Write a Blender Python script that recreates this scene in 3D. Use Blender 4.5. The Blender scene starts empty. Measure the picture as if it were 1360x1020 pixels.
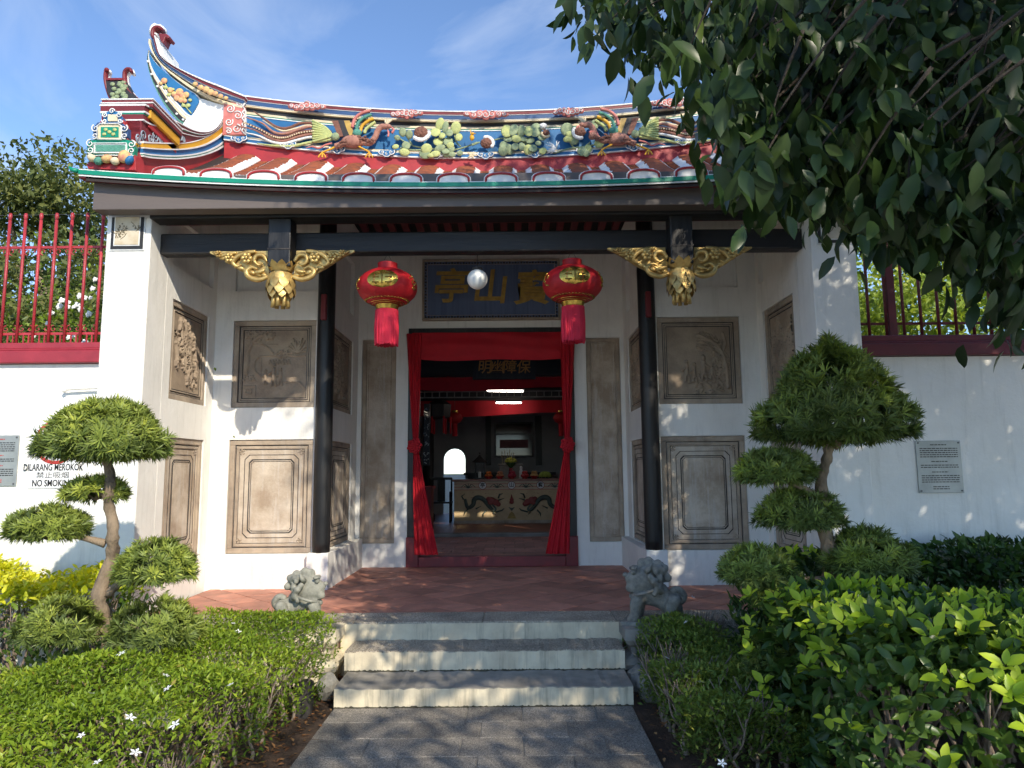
import bpy, math, random
import numpy as np
from mathutils import Vector, Matrix
random.seed(7); RNG = np.random.default_rng(7)
rad = math.radians
SC = bpy.context.scene
COL = SC.collection
# ------------------------------------------------------------------ camera
F_PX, PITCH, ROLL = 943.0, 7.0, -0.5
CAM = Vector((0.28, 0.0, 1.65))
cam_data = bpy.data.cameras.new('camera')
cam_data.sensor_width = 36.0
cam_data.lens = 36.0 * F_PX / 1360.0
cam_data.clip_start = 0.05
cam_data.clip_end = 2000.0
cam = bpy.data.objects.new('camera', cam_data)
COL.objects.link(cam)
ROT = Matrix.Rotation(rad(90 + PITCH), 3, 'X') @ Matrix.Rotation(rad(ROLL), 3, 'Z')
cam.matrix_world = Matrix.Translation(CAM) @ ROT.to_4x4()
SC.camera = cam
# ------------------------------------------------------------------ world, sun, exposure
SUN_AZ, SUN_EL = 29.0, 33.0          # degrees to the right of the axis behind the camera / above the horizon
TO_SUN = Vector((math.sin(rad(SUN_AZ)) * math.cos(rad(SUN_EL)), -math.cos(rad(SUN_AZ)) * math.cos(rad(SUN_EL)), math.sin(rad(SUN_EL))))
world = bpy.data.worlds.new('World'); SC.world = world
world.use_nodes = True
nt = world.node_tree; nt.nodes.clear()
w_out = nt.nodes.new('ShaderNodeOutputWorld'); w_bg = nt.nodes.new('ShaderNodeBackground')
w_sky = nt.nodes.new('ShaderNodeTexSky'); w_sky.sky_type = 'NISHITA'; w_sky.sun_disc = False
w_sky.sun_elevation = rad(SUN_EL)
w_sky.sun_rotation = math.atan2(TO_SUN.x, TO_SUN.y)
w_sky.air_density = 0.85; w_sky.dust_density = 0.1; w_sky.ozone_density = 4.0
w_bg.inputs['Strength'].default_value = 0.105
w_tc = nt.nodes.new('ShaderNodeTexCoord'); w_map = nt.nodes.new('ShaderNodeMapping')
w_map.inputs['Scale'].default_value = (1.3, 1.3, 3.2); w_map.inputs['Rotation'].default_value = (0.35, 0.5, 0.3)
w_n = nt.nodes.new('ShaderNodeTexNoise'); w_n.inputs['Scale'].default_value = 2.1; w_n.inputs['Detail'].default_value = 9
w_n.inputs['Roughness'].default_value = 0.56; w_n.inputs['Distortion'].default_value = 0.7
w_r = nt.nodes.new('ShaderNodeValToRGB')
w_r.color_ramp.elements[0].position = 0.47; w_r.color_ramp.elements[0].color = (0, 0, 0, 1)
w_r.color_ramp.elements[1].position = 0.86; w_r.color_ramp.elements[1].color = (0.75, 0.75, 0.75, 1)
w_mix = nt.nodes.new('ShaderNodeMix'); w_mix.data_type = 'RGBA'
w_mix.inputs['B'].default_value = (3.0, 3.4, 4.1, 1)
nt.links.new(w_tc.outputs['Generated'], w_map.inputs['Vector']); nt.links.new(w_map.outputs['Vector'], w_n.inputs['Vector'])
nt.links.new(w_n.outputs['Fac'], w_r.inputs['Fac']); nt.links.new(w_r.outputs['Color'], w_mix.inputs['Factor'])
nt.links.new(w_sky.outputs['Color'], w_mix.inputs['A']); nt.links.new(w_mix.outputs['Result'], w_bg.inputs['Color'])
nt.links.new(w_bg.outputs['Background'], w_out.inputs['Surface'])
sun_data = bpy.data.lights.new('sun', 'SUN'); sun_data.energy = 2.0; sun_data.angle = rad(0.55); sun_data.color = (1.0, 0.90, 0.74)
sun = bpy.data.objects.new('sun', sun_data); COL.objects.link(sun)
sun.rotation_euler = TO_SUN.to_track_quat('Z', 'Y').to_euler(); sun.location = TO_SUN * 60
SC.view_settings.view_transform = 'Standard'; SC.view_settings.look = 'None'
SC.view_settings.gamma = 1.0; SC.view_settings.exposure = 1.38; SC.view_settings.use_curve_mapping = False
SC.cycles.use_denoising = True
SC.cycles.max_bounces = 6; SC.cycles.diffuse_bounces = 4; SC.cycles.adaptive_threshold = 0.02; SC.cycles.use_light_tree = False; SC.cycles.transparent_max_bounces = 8
# ------------------------------------------------------------------ photo pixel -> point on a plane of the place
def ray(px, py):
    return ROT @ Vector(((px - 680.0) / F_PX, (510.0 - py) / F_PX, -1.0))
def P(px, py, Y):
    d = ray(px, py); return CAM + d * ((Y - CAM.y) / d.y)
def PX(px, py, X):
    d = ray(px, py); return CAM + d * ((X - CAM.x) / d.x)
def PZ(px, py, Z):
    d = ray(px, py); return CAM + d * ((Z - CAM.z) / d.z)
# ------------------------------------------------------------------ mesh building
class MB:
    def __init__(s): s.v = []; s.f = []
    def add(s, vs, fs):
        n = len(s.v); s.v += [tuple(p) for p in vs]; s.f += [tuple(i + n for i in f) for f in fs]; return s
    def box(s, a, b):
        x0, y0, z0 = a; x1, y1, z1 = b
        return s.add([(x0,y0,z0),(x1,y0,z0),(x1,y1,z0),(x0,y1,z0),(x0,y0,z1),(x1,y0,z1),(x1,y1,z1),(x0,y1,z1)],
                     [(0,3,2,1),(4,5,6,7),(0,1,5,4),(1,2,6,5),(2,3,7,6),(3,0,4,7)])
    def bbox(s, a, b, c=0.01):
        """box with chamfered vertical and top edges"""
        x0,y0,z0 = a; x1,y1,z1 = b
        def ring(i, z): return [(x0+i+c,y0+i,z),(x1-i-c,y0+i,z),(x1-i,y0+i+c,z),(x1-i,y1-i-c,z),(x1-i-c,y1-i,z),(x0+i+c,y1-i,z),(x0+i,y1-i-c,z),(x0+i,y0+i+c,z)]
        vs = ring(0,z0)+ring(0,z1-c)+ring(c,z1)
        fs = [(i,(i+1)%8,8+(i+1)%8,8+i) for i in range(8)]+[(8+i,8+(i+1)%8,16+(i+1)%8,16+i) for i in range(8)]
        fs += [tuple(range(16,24)), tuple(range(7,-1,-1))]
        return s.add(vs, fs)
    def prism(s, poly, d):
        """poly: list of 3D points (planar), extruded by vector d"""
        n = len(poly); d = Vector(d)
        vs = [Vector(p) for p in poly] + [Vector(p) + d for p in poly]
        return s.add(vs, [tuple(range(n)), tuple(range(2*n-1, n-1, -1))] + [(i, i+n, (i+1) % n + n, (i+1) % n) for i in range(n)])
    def tube(s, pts, r, seg=8, cap=True, flat=None):
        pts = [Vector(p) for p in pts]; n = len(pts)
        if not hasattr(r, '__len__'): r = [r] * n
        up = Vector((0.13, 0.31, 0.94)); rings = []; base = len(s.v); last = None
        for i, p in enumerate(pts):
            t = (pts[min(i+1, n-1)] - pts[max(i-1, 0)])
            if t.length < 1e-9: t = Vector((0,0,1))
            t.normalize()
            a = (last - t * last.dot(t)) if last is not None else (up - t * up.dot(t))
            if a.length < 1e-6: a = Vector((1,0,0)) - t * t.x
            a.normalize(); last = a; b = t.cross(a)
            for k in range(seg):
                c, q = math.cos(2*math.pi*k/seg), math.sin(2*math.pi*k/seg)
                o = (a * c + b * q) * r[i]
                if flat: o = Vector((o.x*flat[0], o.y*flat[1], o.z*flat[2]))
                s.v.append(tuple(p + o))
        for i in range(n-1):
            for k in range(seg):
                s.f.append((base+i*seg+k, base+i*seg+(k+1) % seg, base+(i+1)*seg+(k+1) % seg, base+(i+1)*seg+k))
        if cap:
            s.f.append(tuple(base+k for k in range(seg-1, -1, -1))); s.f.append(tuple(base+(n-1)*seg+k for k in range(seg)))
        return s
    def lathe(s, prof, c=(0,0,0), seg=24, lobes=0, amp=0.0, a0=0.0, a1=2*math.pi):
        """prof: list of (r, z) bottom to top"""
        base = len(s.v); n = len(prof)
        for r, z in prof:
            for k in range(seg):
                a = a0 + (a1-a0)*k/seg; rr = r * (1 + (amp*math.cos(lobes*a) if lobes else 0))
                s.v.append((c[0]+rr*math.cos(a), c[1]+rr*math.sin(a), c[2]+z))
        for i in range(n-1):
            for k in range(seg):
                s.f.append((base+i*seg+k, base+i*seg+(k+1) % seg, base+(i+1)*seg+(k+1) % seg, base+(i+1)*seg+k))
        s.f.append(tuple(base+k for k in range(seg-1,-1,-1))); s.f.append(tuple(base+(n-1)*seg+k for k in range(seg)))
        return s
    def ball(s, c, r, seg=10, rings=7, M=None):
        """ellipsoid; r scalar or 3-vector; M optional 3x3 rotation"""
        if not hasattr(r, '__len__'): r = (r, r, r)
        base = len(s.v); c = Vector(c)
        def put(x, y, z):
            o = Vector((x*r[0], y*r[1], z*r[2]))
            if M is not None: o = M @ o
            s.v.append(tuple(c + o))
        put(0,0,-1)
        for i in range(1, rings):
            t = math.pi*i/rings
            for k in range(seg):
                a = 2*math.pi*k/seg; put(math.sin(t)*math.cos(a), math.sin(t)*math.sin(a), -math.cos(t))
        put(0,0,1); top = len(s.v)-1
        for k in range(seg): s.f.append((base, base+1+(k+1) % seg, base+1+k))
        for i in range(rings-2):
            for k in range(seg):
                a = base+1+i*seg
                s.f.append((a+k, a+(k+1) % seg, a+seg+(k+1) % seg, a+seg+k))
        for k in range(seg): s.f.append((base+1+(rings-2)*seg+k, base+1+(rings-2)*seg+(k+1) % seg, top))
        return s
    def grid(s, fn, nu, nv):
        base = len(s.v)
        for j in range(nv+1):
            for i in range(nu+1): s.v.append(tuple(fn(i/nu, j/nv)))
        for j in range(nv):
            for i in range(nu):
                a = base+j*(nu+1)+i; s.f.append((a, a+1, a+nu+2, a+nu+1))
        return s
    def band(s, A, B, off, thick):
        """strip between 3D polylines A (upper) and B (lower) pushed by off and thickened back by thick"""
        off = Vector(off); th = Vector(thick); base = len(s.v); n = len(A)
        for a, b in zip(A, B):
            a = Vector(a)+off; b = Vector(b)+off
            s.v += [tuple(a), tuple(b), tuple(b+th), tuple(a+th)]
        for i in range(n-1):
            o = base+4*i
            for k in range(4): s.f.append((o+k, o+(k+1) % 4, o+4+(k+1) % 4, o+4+k))
        s.f.append((base+3, base+2, base+1, base)); o = base+4*(n-1); s.f.append((o, o+1, o+2, o+3))
        return s
    def mesh(s, name='m', smooth=False):
        me = bpy.data.meshes.new(name); me.from_pydata(s.v, [], s.f); me.validate()
        import bmesh as _b
        bm = _b.new(); bm.from_mesh(me); _b.ops.recalc_face_normals(bm, faces=bm.faces[:]); bm.to_mesh(me); bm.free()
        if smooth:
            me.polygons.foreach_set('use_smooth', [True]*len(me.polygons))
        return me
def smooth_line(pts, n=8):
    """Catmull-Rom through the points"""
    pts = [Vector(p) for p in pts]; out = []
    for i in range(len(pts)-1):
        p0 = pts[max(i-1,0)]; p1 = pts[i]; p2 = pts[i+1]; p3 = pts[min(i+2,len(pts)-1)]
        for k in range(n):
            t = k/n
            out.append(0.5*((2*p1)+(p2-p0)*t+(2*p0-5*p1+4*p2-p3)*t*t+(3*p1-p0-3*p2+p3)*t**3))
    out.append(pts[-1]); return out
def thing(name, label, cat, loc=(0,0,0), group=None):
    o = bpy.data.objects.new(name, None); COL.objects.link(o); o.location = loc; o.empty_display_size = 0.2
    o['label'] = label; o['category'] = cat
    if group: o['group'] = group
    return o
def part(name, mb, mat, parent=None, smooth=False, label=None, kind=None, bevel=0, local=False):
    me = mb if isinstance(mb, bpy.types.Mesh) else mb.mesh(name, smooth)
    o = bpy.data.objects.new(name, me); COL.objects.link(o)
    if mat is not None and not me.materials: me.materials.append(mat)
    if parent is not None:
        o.parent = parent
        if parent.type == 'EMPTY' and not local: o.matrix_parent_inverse = Matrix.Translation(-Vector(parent.location))
    if label: o['label'] = label
    if kind: o['kind'] = kind
    if bevel:
        m = o.modifiers.new('bevel', 'BEVEL'); m.width = bevel; m.segments = 2; m.limit_method = 'ANGLE'
    return o
def solo(name, mb, mat, label, cat, group=None, smooth=False):
    o = part(name, mb, mat, None, smooth); o['label'] = label; o['category'] = cat
    if group: o['group'] = group
    return o
def struct(name, mb, mat, parent=None, smooth=False):
    o = part(name, mb, mat, parent, smooth); o['kind'] = 'structure'; return o
def copy_tree(o, parent=None):
    c = o.copy(); COL.objects.link(c); c.parent = parent
    for ch in list(o.children): copy_tree(ch, c)
    return c
def text_mesh(txt, size, extrude=0.004, offset=0.0, align='CENTER', sx=1.0, shear=0.0):
    """lettering as a mesh in the XZ plane (front towards -Y), centred on the origin"""
    cu = bpy.data.curves.new('txt', 'FONT'); cu.body = txt; cu.size = size; cu.extrude = extrude; cu.offset = offset
    cu.align_x = align; cu.align_y = 'CENTER'; cu.resolution_u = 3; cu.shear = shear
    ob = bpy.data.objects.new('txt', cu); COL.objects.link(ob)
    dg = bpy.context.evaluated_depsgraph_get(); dg.update()
    me = bpy.data.meshes.new_from_object(ob.evaluated_get(dg)); COL.objects.unlink(ob); bpy.data.objects.remove(ob)
    me.transform(Matrix.Diagonal((sx,1,1,1))); me.transform(Matrix.Rotation(rad(90), 4, 'X')); me.materials.clear()
    return me
# ------------------------------------------------------------------ materials
def _new(name):
    m = bpy.data.materials.new(name); m.use_nodes = True; t = m.node_tree
    return m, t, t.nodes['Principled BSDF']
def C(r, g, b): return (r, g, b, 1)
def mat(name, col, col2=None, rough=0.6, scale=6.0, bump=0.15, bscale=40.0, metal=0.0, stretch=(1,1,1), rnd=0.0, spec=0.5, streak=None, lo=0.38, hi=0.66, detail=6, bdist=0.01):
    """base colour between col and col2 by noise, fine bump; streak=(colour, amount): vertical run marks"""
    m, t, b = _new(name); N = t.nodes; L = t.links
    col = C(*col); col2 = C(*(col2 or tuple(c*0.82 for c in col[:3])))
    tc = N.new('ShaderNodeTexCoord'); mp = N.new('ShaderNodeMapping'); mp.inputs['Scale'].default_value = stretch
    L.new(tc.outputs['Object'], mp.inputs['Vector'])
    n1 = N.new('ShaderNodeTexNoise'); n1.inputs['Scale'].default_value = scale; n1.inputs['Detail'].default_value = detail; n1.inputs['Roughness'].default_value = 0.62
    L.new(mp.outputs['Vector'], n1.inputs['Vector'])
    rp = N.new('ShaderNodeValToRGB'); rp.color_ramp.elements[0].position = lo; rp.color_ramp.elements[1].position = hi
    rp.color_ramp.elements[0].color = col; rp.color_ramp.elements[1].color = col2
    L.new(n1.outputs['Fac'], rp.inputs['Fac']); out = rp.outputs['Color']
    if streak:
        m2 = N.new('ShaderNodeMapping'); m2.inputs['Scale'].default_value = (9, 9, 0.8); L.new(tc.outputs['Object'], m2.inputs['Vector'])
        n3 = N.new('ShaderNodeTexNoise'); n3.inputs['Scale'].default_value = 1.6; n3.inputs['Detail'].default_value = 7; n3.inputs['Roughness'].default_value = 0.7
        L.new(m2.outputs['Vector'], n3.inputs['Vector'])
        r3 = N.new('ShaderNodeValToRGB'); r3.color_ramp.elements[0].position = 0.52; r3.color_ramp.elements[0].color = C(0,0,0)
        r3.color_ramp.elements[1].position = 0.78; r3.color_ramp.elements[1].color = C(streak[1],streak[1],streak[1])
        L.new(n3.outputs['Fac'], r3.inputs['Fac'])
        mx = N.new('ShaderNodeMix'); mx.data_type = 'RGBA'; L.new(r3.outputs['Color'], mx.inputs['Factor'])
        L.new(out, mx.inputs['A']); mx.inputs['B'].default_value = C(*streak[0]); out = mx.outputs['Result']
    if rnd:
        oi = N.new('ShaderNodeObjectInfo'); hs = N.new('ShaderNodeHueSaturation')
        mr = N.new('ShaderNodeMapRange'); mr.inputs['To Min'].default_value = 1-rnd; mr.inputs['To Max'].default_value = 1+rnd
        L.new(oi.outputs['Random'], mr.inputs['Value']); L.new(mr.outputs['Result'], hs.inputs['Value']); L.new(out, hs.inputs['Color']); out = hs.outputs['Color']
    L.new(out, b.inputs['Base Color'])
    b.inputs['Roughness'].default_value = rough; b.inputs['Metallic'].default_value = metal
    b.inputs['Specular IOR Level'].default_value = spec
    if bump:
        n2 = N.new('ShaderNodeTexNoise'); n2.inputs['Scale'].default_value = bscale; n2.inputs['Detail'].default_value = 8; n2.inputs['Roughness'].default_value = 0.65
        L.new(mp.outputs['Vector'], n2.inputs['Vector'])
        bp = N.new('ShaderNodeBump'); bp.inputs['Strength'].default_value = bump; bp.inputs['Distance'].default_value = bdist
        L.new(n2.outputs['Fac'], bp.inputs['Height']); L.new(bp.outputs['Normal'], b.inputs['Normal'])
    return m
def mat_speckle(name, base, dark, light, scale=130, rough=0.85):
    """pebble-washed concrete"""
    m, t, b = _new(name); N = t.nodes; L = t.links
    tc = N.new('ShaderNodeTexCoord'); v = N.new('ShaderNodeTexVoronoi'); v.inputs['Scale'].default_value = scale
    g = N.new('ShaderNodeNewGeometry'); L.new(g.outputs['Position'], v.inputs['Vector'])
    rp = N.new('ShaderNodeValToRGB'); e = rp.color_ramp.elements
    e[0].position = 0.0; e[0].color = C(*dark); e[1].position = 1.0; e[1].color = C(*light)
    k = e.new(0.5); k.color = C(*base)
    sp = N.new('ShaderNodeSeparateColor'); L.new(v.outputs['Color'], sp.inputs['Color']); L.new(sp.outputs['Red'], rp.inputs['Fac'])
    n = N.new('ShaderNodeTexNoise'); n.inputs['Scale'].default_value = 2.2; n.inputs['Detail'].default_value = 8; L.new(g.outputs['Position'], n.inputs['Vector'])
    mr = N.new('ShaderNodeMapRange'); mr.inputs['From Min'].default_value = 0.3; mr.inputs['From Max'].default_value = 0.7; mr.inputs['To Min'].default_value = 0.6; mr.inputs['To Max'].default_value = 1.25
    L.new(n.outputs['Fac'], mr.inputs['Value'])
    hs = N.new('ShaderNodeHueSaturation'); L.new(rp.outputs['Color'], hs.inputs['Color']); L.new(mr.outputs['Result'], hs.inputs['Value'])
    oi = N.new('ShaderNodeObjectInfo'); mr2 = N.new('ShaderNodeMapRange'); mr2.inputs['To Min'].default_value = 0.85; mr2.inputs['To Max'].default_value = 1.12
    L.new(oi.outputs['Random'], mr2.inputs['Value'])
    hs2 = N.new('ShaderNodeHueSaturation'); L.new(hs.outputs['Color'], hs2.inputs['Color']); L.new(mr2.outputs['Result'], hs2.inputs['Value'])
    L.new(hs2.outputs['Color'], b.inputs['Base Color']); b.inputs['Roughness'].default_value = rough
    bp = N.new('ShaderNodeBump'); bp.inputs['Strength'].default_value = 0.5; bp.inputs['Distance'].default_value = 0.006
    L.new(v.outputs['Distance'], bp.inputs['Height']); L.new(bp.outputs['Normal'], b.inputs['Normal'])
    return m
def mat_leaf(name, cols, rough=0.45, trans=0.3, spec=0.3):
    m, t, b = _new(name); N = t.nodes; L = t.links
    at = N.new('ShaderNodeAttribute'); at.attribute_name = 'rnd'
    rp = N.new('ShaderNodeValToRGB'); e = rp.color_ramp.elements
    e[0].position = 0; e[0].color = C(*cols[0]); e[1].position = 1; e[1].color = C(*cols[-1])
    for i, c in enumerate(cols[1:-1]):
        k = e.new((i+1)/(len(cols)-1)); k.color = C(*c)
    L.new(at.outputs['Fac'], rp.inputs['Fac']); L.new(rp.outputs['Color'], b.inputs['Base Color'])
    b.inputs['Roughness'].default_value = rough; b.inputs['Specular IOR Level'].default_value = spec
    tr = N.new('ShaderNodeBsdfTranslucent')
    hs = N.new('ShaderNodeHueSaturation'); hs.inputs['Value'].default_value = 1.5; hs.inputs['Hue'].default_value = 0.485; hs.inputs['Saturation'].default_value = 1.1
    L.new(rp.outputs['Color'], hs.inputs['Color']); L.new(hs.outputs['Color'], tr.inputs['Color'])
    mx = N.new('ShaderNodeMixShader'); mx.inputs['Fac'].default_value = trans
    L.new(b.outputs['BSDF'], mx.inputs[1]); L.new(tr.outputs['BSDF'], mx.inputs[2])
    L.new(mx.outputs['Shader'], N['Material Output'].inputs['Surface'])
    return m
def mat_emit(name, col, strength):
    m, t, b = _new(name)
    b.inputs['Base Color'].default_value = C(*col); b.inputs['Emission Color'].default_value = C(*col); b.inputs['Emission Strength'].default_value = strength
    return m
WHITE = mat('white_plaster', (0.87,0.85,0.80), (0.78,0.76,0.71), rough=0.85, scale=1.6, bump=0.45, bscale=11, streak=((0.47,0.45,0.40), 0.42), bdist=0.014)
STONE = mat('carved_stone', (0.46,0.37,0.275), (0.27,0.215,0.165), rough=0.85, scale=3.5, bump=0.5, bscale=70, streak=((0.50,0.46,0.42),0.5), bdist=0.008)
STONE_PALE = mat('weathered_stone', (0.60,0.52,0.42), (0.36,0.28,0.205), rough=0.9, scale=3.0, bump=0.6, bscale=45, streak=((0.62,0.60,0.57),0.85), bdist=0.012, lo=0.35, hi=0.62)
GROOVE = mat('black_groove_paint', (0.015,0.014,0.014), (0.06,0.05,0.045), rough=0.7, scale=20)
BLACK = mat('black_lacquer_timber', (0.009,0.009,0.010), (0.026,0.025,0.025), spec=0.35, rough=0.4, scale=3, bump=0.5, bscale=18, stretch=(1,1,0.12), streak=((0.16,0.15,0.14),0.18))
BLACKH = mat('black_beam_timber', (0.010,0.010,0.011), (0.030,0.028,0.027), spec=0.3, rough=0.45, scale=3, bump=0.6, bscale=16, stretch=(0.1,1,1))
FASCIA = mat('dark_fascia_paint', (0.135,0.108,0.094), (0.10,0.082,0.074), rough=0.5, scale=2.5, bump=0.35, bscale=14, stretch=(0.15,1,1))
RED = mat('red_paint', (0.40,0.025,0.03), (0.30,0.02,0.025), rough=0.5, scale=5, bump=0.2)
MAROON = mat('maroon_paint', (0.20,0.018,0.024), (0.145,0.016,0.02), rough=0.5, scale=4, bump=0.2)
RAILRED = mat('railing_red_paint', (0.42,0.035,0.045), (0.30,0.03,0.035), rough=0.45, scale=9, bump=0.3, rnd=0.1)
CLOTH = mat('red_cloth', (0.52,0.004,0.016), (0.42,0.004,0.014), rough=0.75, scale=4, bump=0.3, bscale=90)
GOLD = mat('gilded_carving', (0.64,0.46,0.17), (0.42,0.27,0.09), rough=0.42, scale=14, bump=0.3, bscale=60, metal=0.6)
GOLDFLAT = mat('dull_gold_paint', (0.52,0.34,0.07), (0.34,0.21,0.05), rough=0.5, scale=12, bump=0.4, metal=0.0)
GREEN = mat('green_trim_paint', (0.0,0.26,0.16), (0.0,0.20,0.125), rough=0.45, scale=3)
TRIMWHITE = mat('white_trim_paint', (0.80,0.80,0.78), (0.66,0.66,0.64), rough=0.6, scale=9, bump=0.2)
BLUE = mat('blue_paint', (0.018,0.155,0.36), (0.012,0.105,0.27), rough=0.55, scale=4)
NAVY = mat('deep_blue_paint', (0.03,0.09,0.22), (0.02,0.06,0.16), rough=0.55, scale=4)
YELLOW = mat('yellow_paint', (0.72,0.38,0.02), (0.60,0.30,0.02), rough=0.5, scale=5)
CREAM = mat('cream_paint', (0.72,0.62,0.42), (0.62,0.50,0.32), rough=0.6, scale=7)
PINK = mat('coral_paint', (0.60,0.20,0.17), (0.48,0.14,0.12), rough=0.6, scale=9)
ROOFTILE = mat('terracotta_roof_tile', (0.34,0.085,0.028), (0.16,0.05,0.028), rough=0.85, scale=14, bump=0.7, bscale=55, rnd=0.14)
FLOORTILE = mat('terracotta_floor_tile', (0.55,0.235,0.16), (0.38,0.17,0.12), rough=0.62, scale=5, bump=0.35, bscale=35, rnd=0.22, streak=((0.42,0.24,0.18),0.35))
MORTAR = mat('floor_mortar', (0.30,0.16,0.12), (0.20,0.11,0.085), rough=0.95, scale=9, bump=0.5)
RISER = mat('whitewashed_step', (0.74,0.66,0.48), (0.57,0.49,0.35), rough=0.85, scale=4, bump=0.4, bscale=25, streak=((0.13,0.125,0.10),0.75))
TREAD = mat_speckle('pebble_wash_tread', (0.40,0.34,0.25), (0.16,0.135,0.105), (0.64,0.56,0.44), 170)
SLAB = mat_speckle('pebble_wash_slab', (0.25,0.22,0.185), (0.11,0.10,0.082), (0.44,0.40,0.335), 210)
CEMENT = mat('grey_cement', (0.34,0.315,0.27), (0.20,0.185,0.155), rough=0.9, scale=3.5, bump=0.4, bscale=30)
SOIL = mat('garden_soil', (0.125,0.075,0.045), (0.06,0.038,0.024), rough=1.0, scale=6, bump=1.0, bscale=35, bdist=0.04)
GRANITE = mat('grey_granite', (0.29,0.275,0.235), (0.16,0.155,0.135), rough=0.9, scale=22, bump=0.9, bscale=110, bdist=0.006)
SANDLION = mat('sandy_granite', (0.34,0.33,0.27), (0.20,0.20,0.165), rough=0.9, scale=18, bump=0.9, bscale=110, bdist=0.006)
IRON = mat('grey_iron', (0.10,0.10,0.10), rough=0.5)
SIGNBLUE = mat('sign_blue_board', (0.12,0.17,0.30), (0.085,0.125,0.225), rough=0.6, scale=3, bump=0.5, bscale=14, stretch=(6,1,0.25))
GLASSWHITE = mat('opal_glass', (0.88,0.87,0.82), (0.85,0.84,0.79), rough=0.35, bump=0, spec=0.25)
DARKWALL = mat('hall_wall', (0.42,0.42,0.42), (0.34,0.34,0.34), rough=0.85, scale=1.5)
BARK = mat('pale_bark', (0.30,0.225,0.15), (0.15,0.11,0.075), rough=0.95, scale=9, bump=0.9, bscale=26, bdist=0.03, stretch=(1,1,0.5))
TWIG = mat('hedge_stem', (0.28,0.22,0.17), (0.16,0.12,0.09), rough=0.95, scale=16, bump=0.5)
# ------------------------------------------------------------------ leaves (vectorised)
def unit(a): return a / np.maximum(np.linalg.norm(a, axis=1, keepdims=True), 1e-9)
def leaf_mesh(pos, dirv, nrm, Ls, Ws, rnd, big=False, droop=0.0, fold=0.18):
    n = len(pos); d = unit(dirv); s = unit(np.cross(d, nrm)); u = np.cross(s, d)
    Ls = np.broadcast_to(Ls, (n,))[:,None]; Ws = np.broadcast_to(Ws, (n,))[:,None]
    if big: st = [(0.0,0.0),(0.22,0.74),(0.46,1.0),(0.76,0.66),(1.0,0.0)]
    else: st = [(0.0,0.0),(0.45,1.0),(1.0,0.0)]
    V = []
    for t, w in st:
        c = pos + d*Ls*t - u*Ls*droop*t*t
        if w == 0: V.append(c[:,None,:])
        else: V.append(np.stack([c - s*Ws*w*0.5 + u*Ws*w*fold, c, c + s*Ws*w*0.5 + u*Ws*w*fold], 1))
    V = np.concatenate(V, 1); k = V.shape[1]
    T = [(0,2,1),(0,3,2)]
    for j in range(len(st)-3):
        o = 1+3*j; T += [(o,o+1,o+4),(o,o+4,o+3),(o+1,o+2,o+5),(o+1,o+5,o+4)]
    T += [(k-4,k-3,k-1),(k-3,k-2,k-1)]
    T = np.array(T)
    F = (np.arange(n)[:,None,None]*k + T[None]).reshape(-1)
    me = bpy.data.meshes.new('leaves'); nv = n*k; nf = n*len(T)
    me.vertices.add(nv); me.vertices.foreach_set('co', V.reshape(-1).astype(np.float32))
    me.loops.add(nf*3); me.loops.foreach_set('vertex_index', F.astype(np.int32))
    me.polygons.add(nf); me.polygons.foreach_set('loop_start', np.arange(0, nf*3, 3, dtype=np.int32))
    me.update(calc_edges=True); me.validate()
    at = me.attributes.new('rnd', 'FLOAT', 'POINT'); at.data.foreach_set('value', np.repeat(np.clip(rnd,0,1), k).astype(np.float32))
    return me
def rand_unit(n):
    return unit(RNG.normal(size=(n,3)))
def noise3(p, f=1.0, seed=0):
    """cheap smooth pseudo-noise in -1..1"""
    q = p*f + seed*3.1
    return (np.sin(q[:,0]*1.7+1.3*np.sin(q[:,1]*1.1+seed))+np.sin(q[:,1]*2.1+1.7*np.sin(q[:,2]*1.3))+np.sin(q[:,2]*1.9+1.1*np.sin(q[:,0]*1.6+2)))/3.0
# ================================================================== ground, path, steps, terrace
ZT = 0.417                       # terrace level
YW, YD, YP = 7.85, 9.5, 6.35     # wing wall, door wall, pillar face
def gz(x, y): return 0.02*math.sin(x*2.1+y)+0.02*math.sin(y*2.7-x*1.3)
g = MB()
g.grid(lambda u, v: ((lambda x, y: (x, y, (-0.03 + (gz(x, y) if abs(x) < 9 and y < 6.3 else 0)) ))(-10+20*u, 1.95+4.45*v)), 80, 24)
struct('garden_soil', g, SOIL, smooth=True)
o = MB(); o.grid(lambda u, v: (-400+800*u, -300+900*v, -0.12), 4, 4)
struct('ground', o, mat('far_grass_ground', (0.09,0.12,0.04), (0.06,0.08,0.03), rough=1, scale=0.4, bump=0))
m = MB(); m.grid(lambda u, v: (-40+80*u, -45+47.0*v if v < 1 else 2.0, -0.02), 8, 8)
struct('bounce_ground', m, mat('pale_bounce_paving', (0.56,0.53,0.47), (0.44,0.42,0.37), rough=0.9, scale=0.8, bump=0.2))  # unseen pale ground added behind the camera to bounce sun into the porch
# path of pebble-washed slabs
path = MB(); path.box((-1.0,-3.0,-0.1), (1.11,5.255,-0.008)); path = struct('path', path, CEMENT)
xs0 = [-1.0,-0.39,0.06,0.62,1.11]; xs1 = [-1.0,-0.62,-0.05,0.33,0.84,1.11]
for r in range(26):
    y1 = 5.25-0.29*r; y0 = y1-0.286; xs = xs0 if r % 2 else xs1
    for a, b in zip(xs[:-1], xs[1:]):
        m = MB(); e = random.uniform(-0.002, 0.002); m.bbox((a+0.003,y0,-0.05), (b-0.003,y1-0.002,0.0+e), 0.004)
        part('paving_slab', m, SLAB, path)
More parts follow.
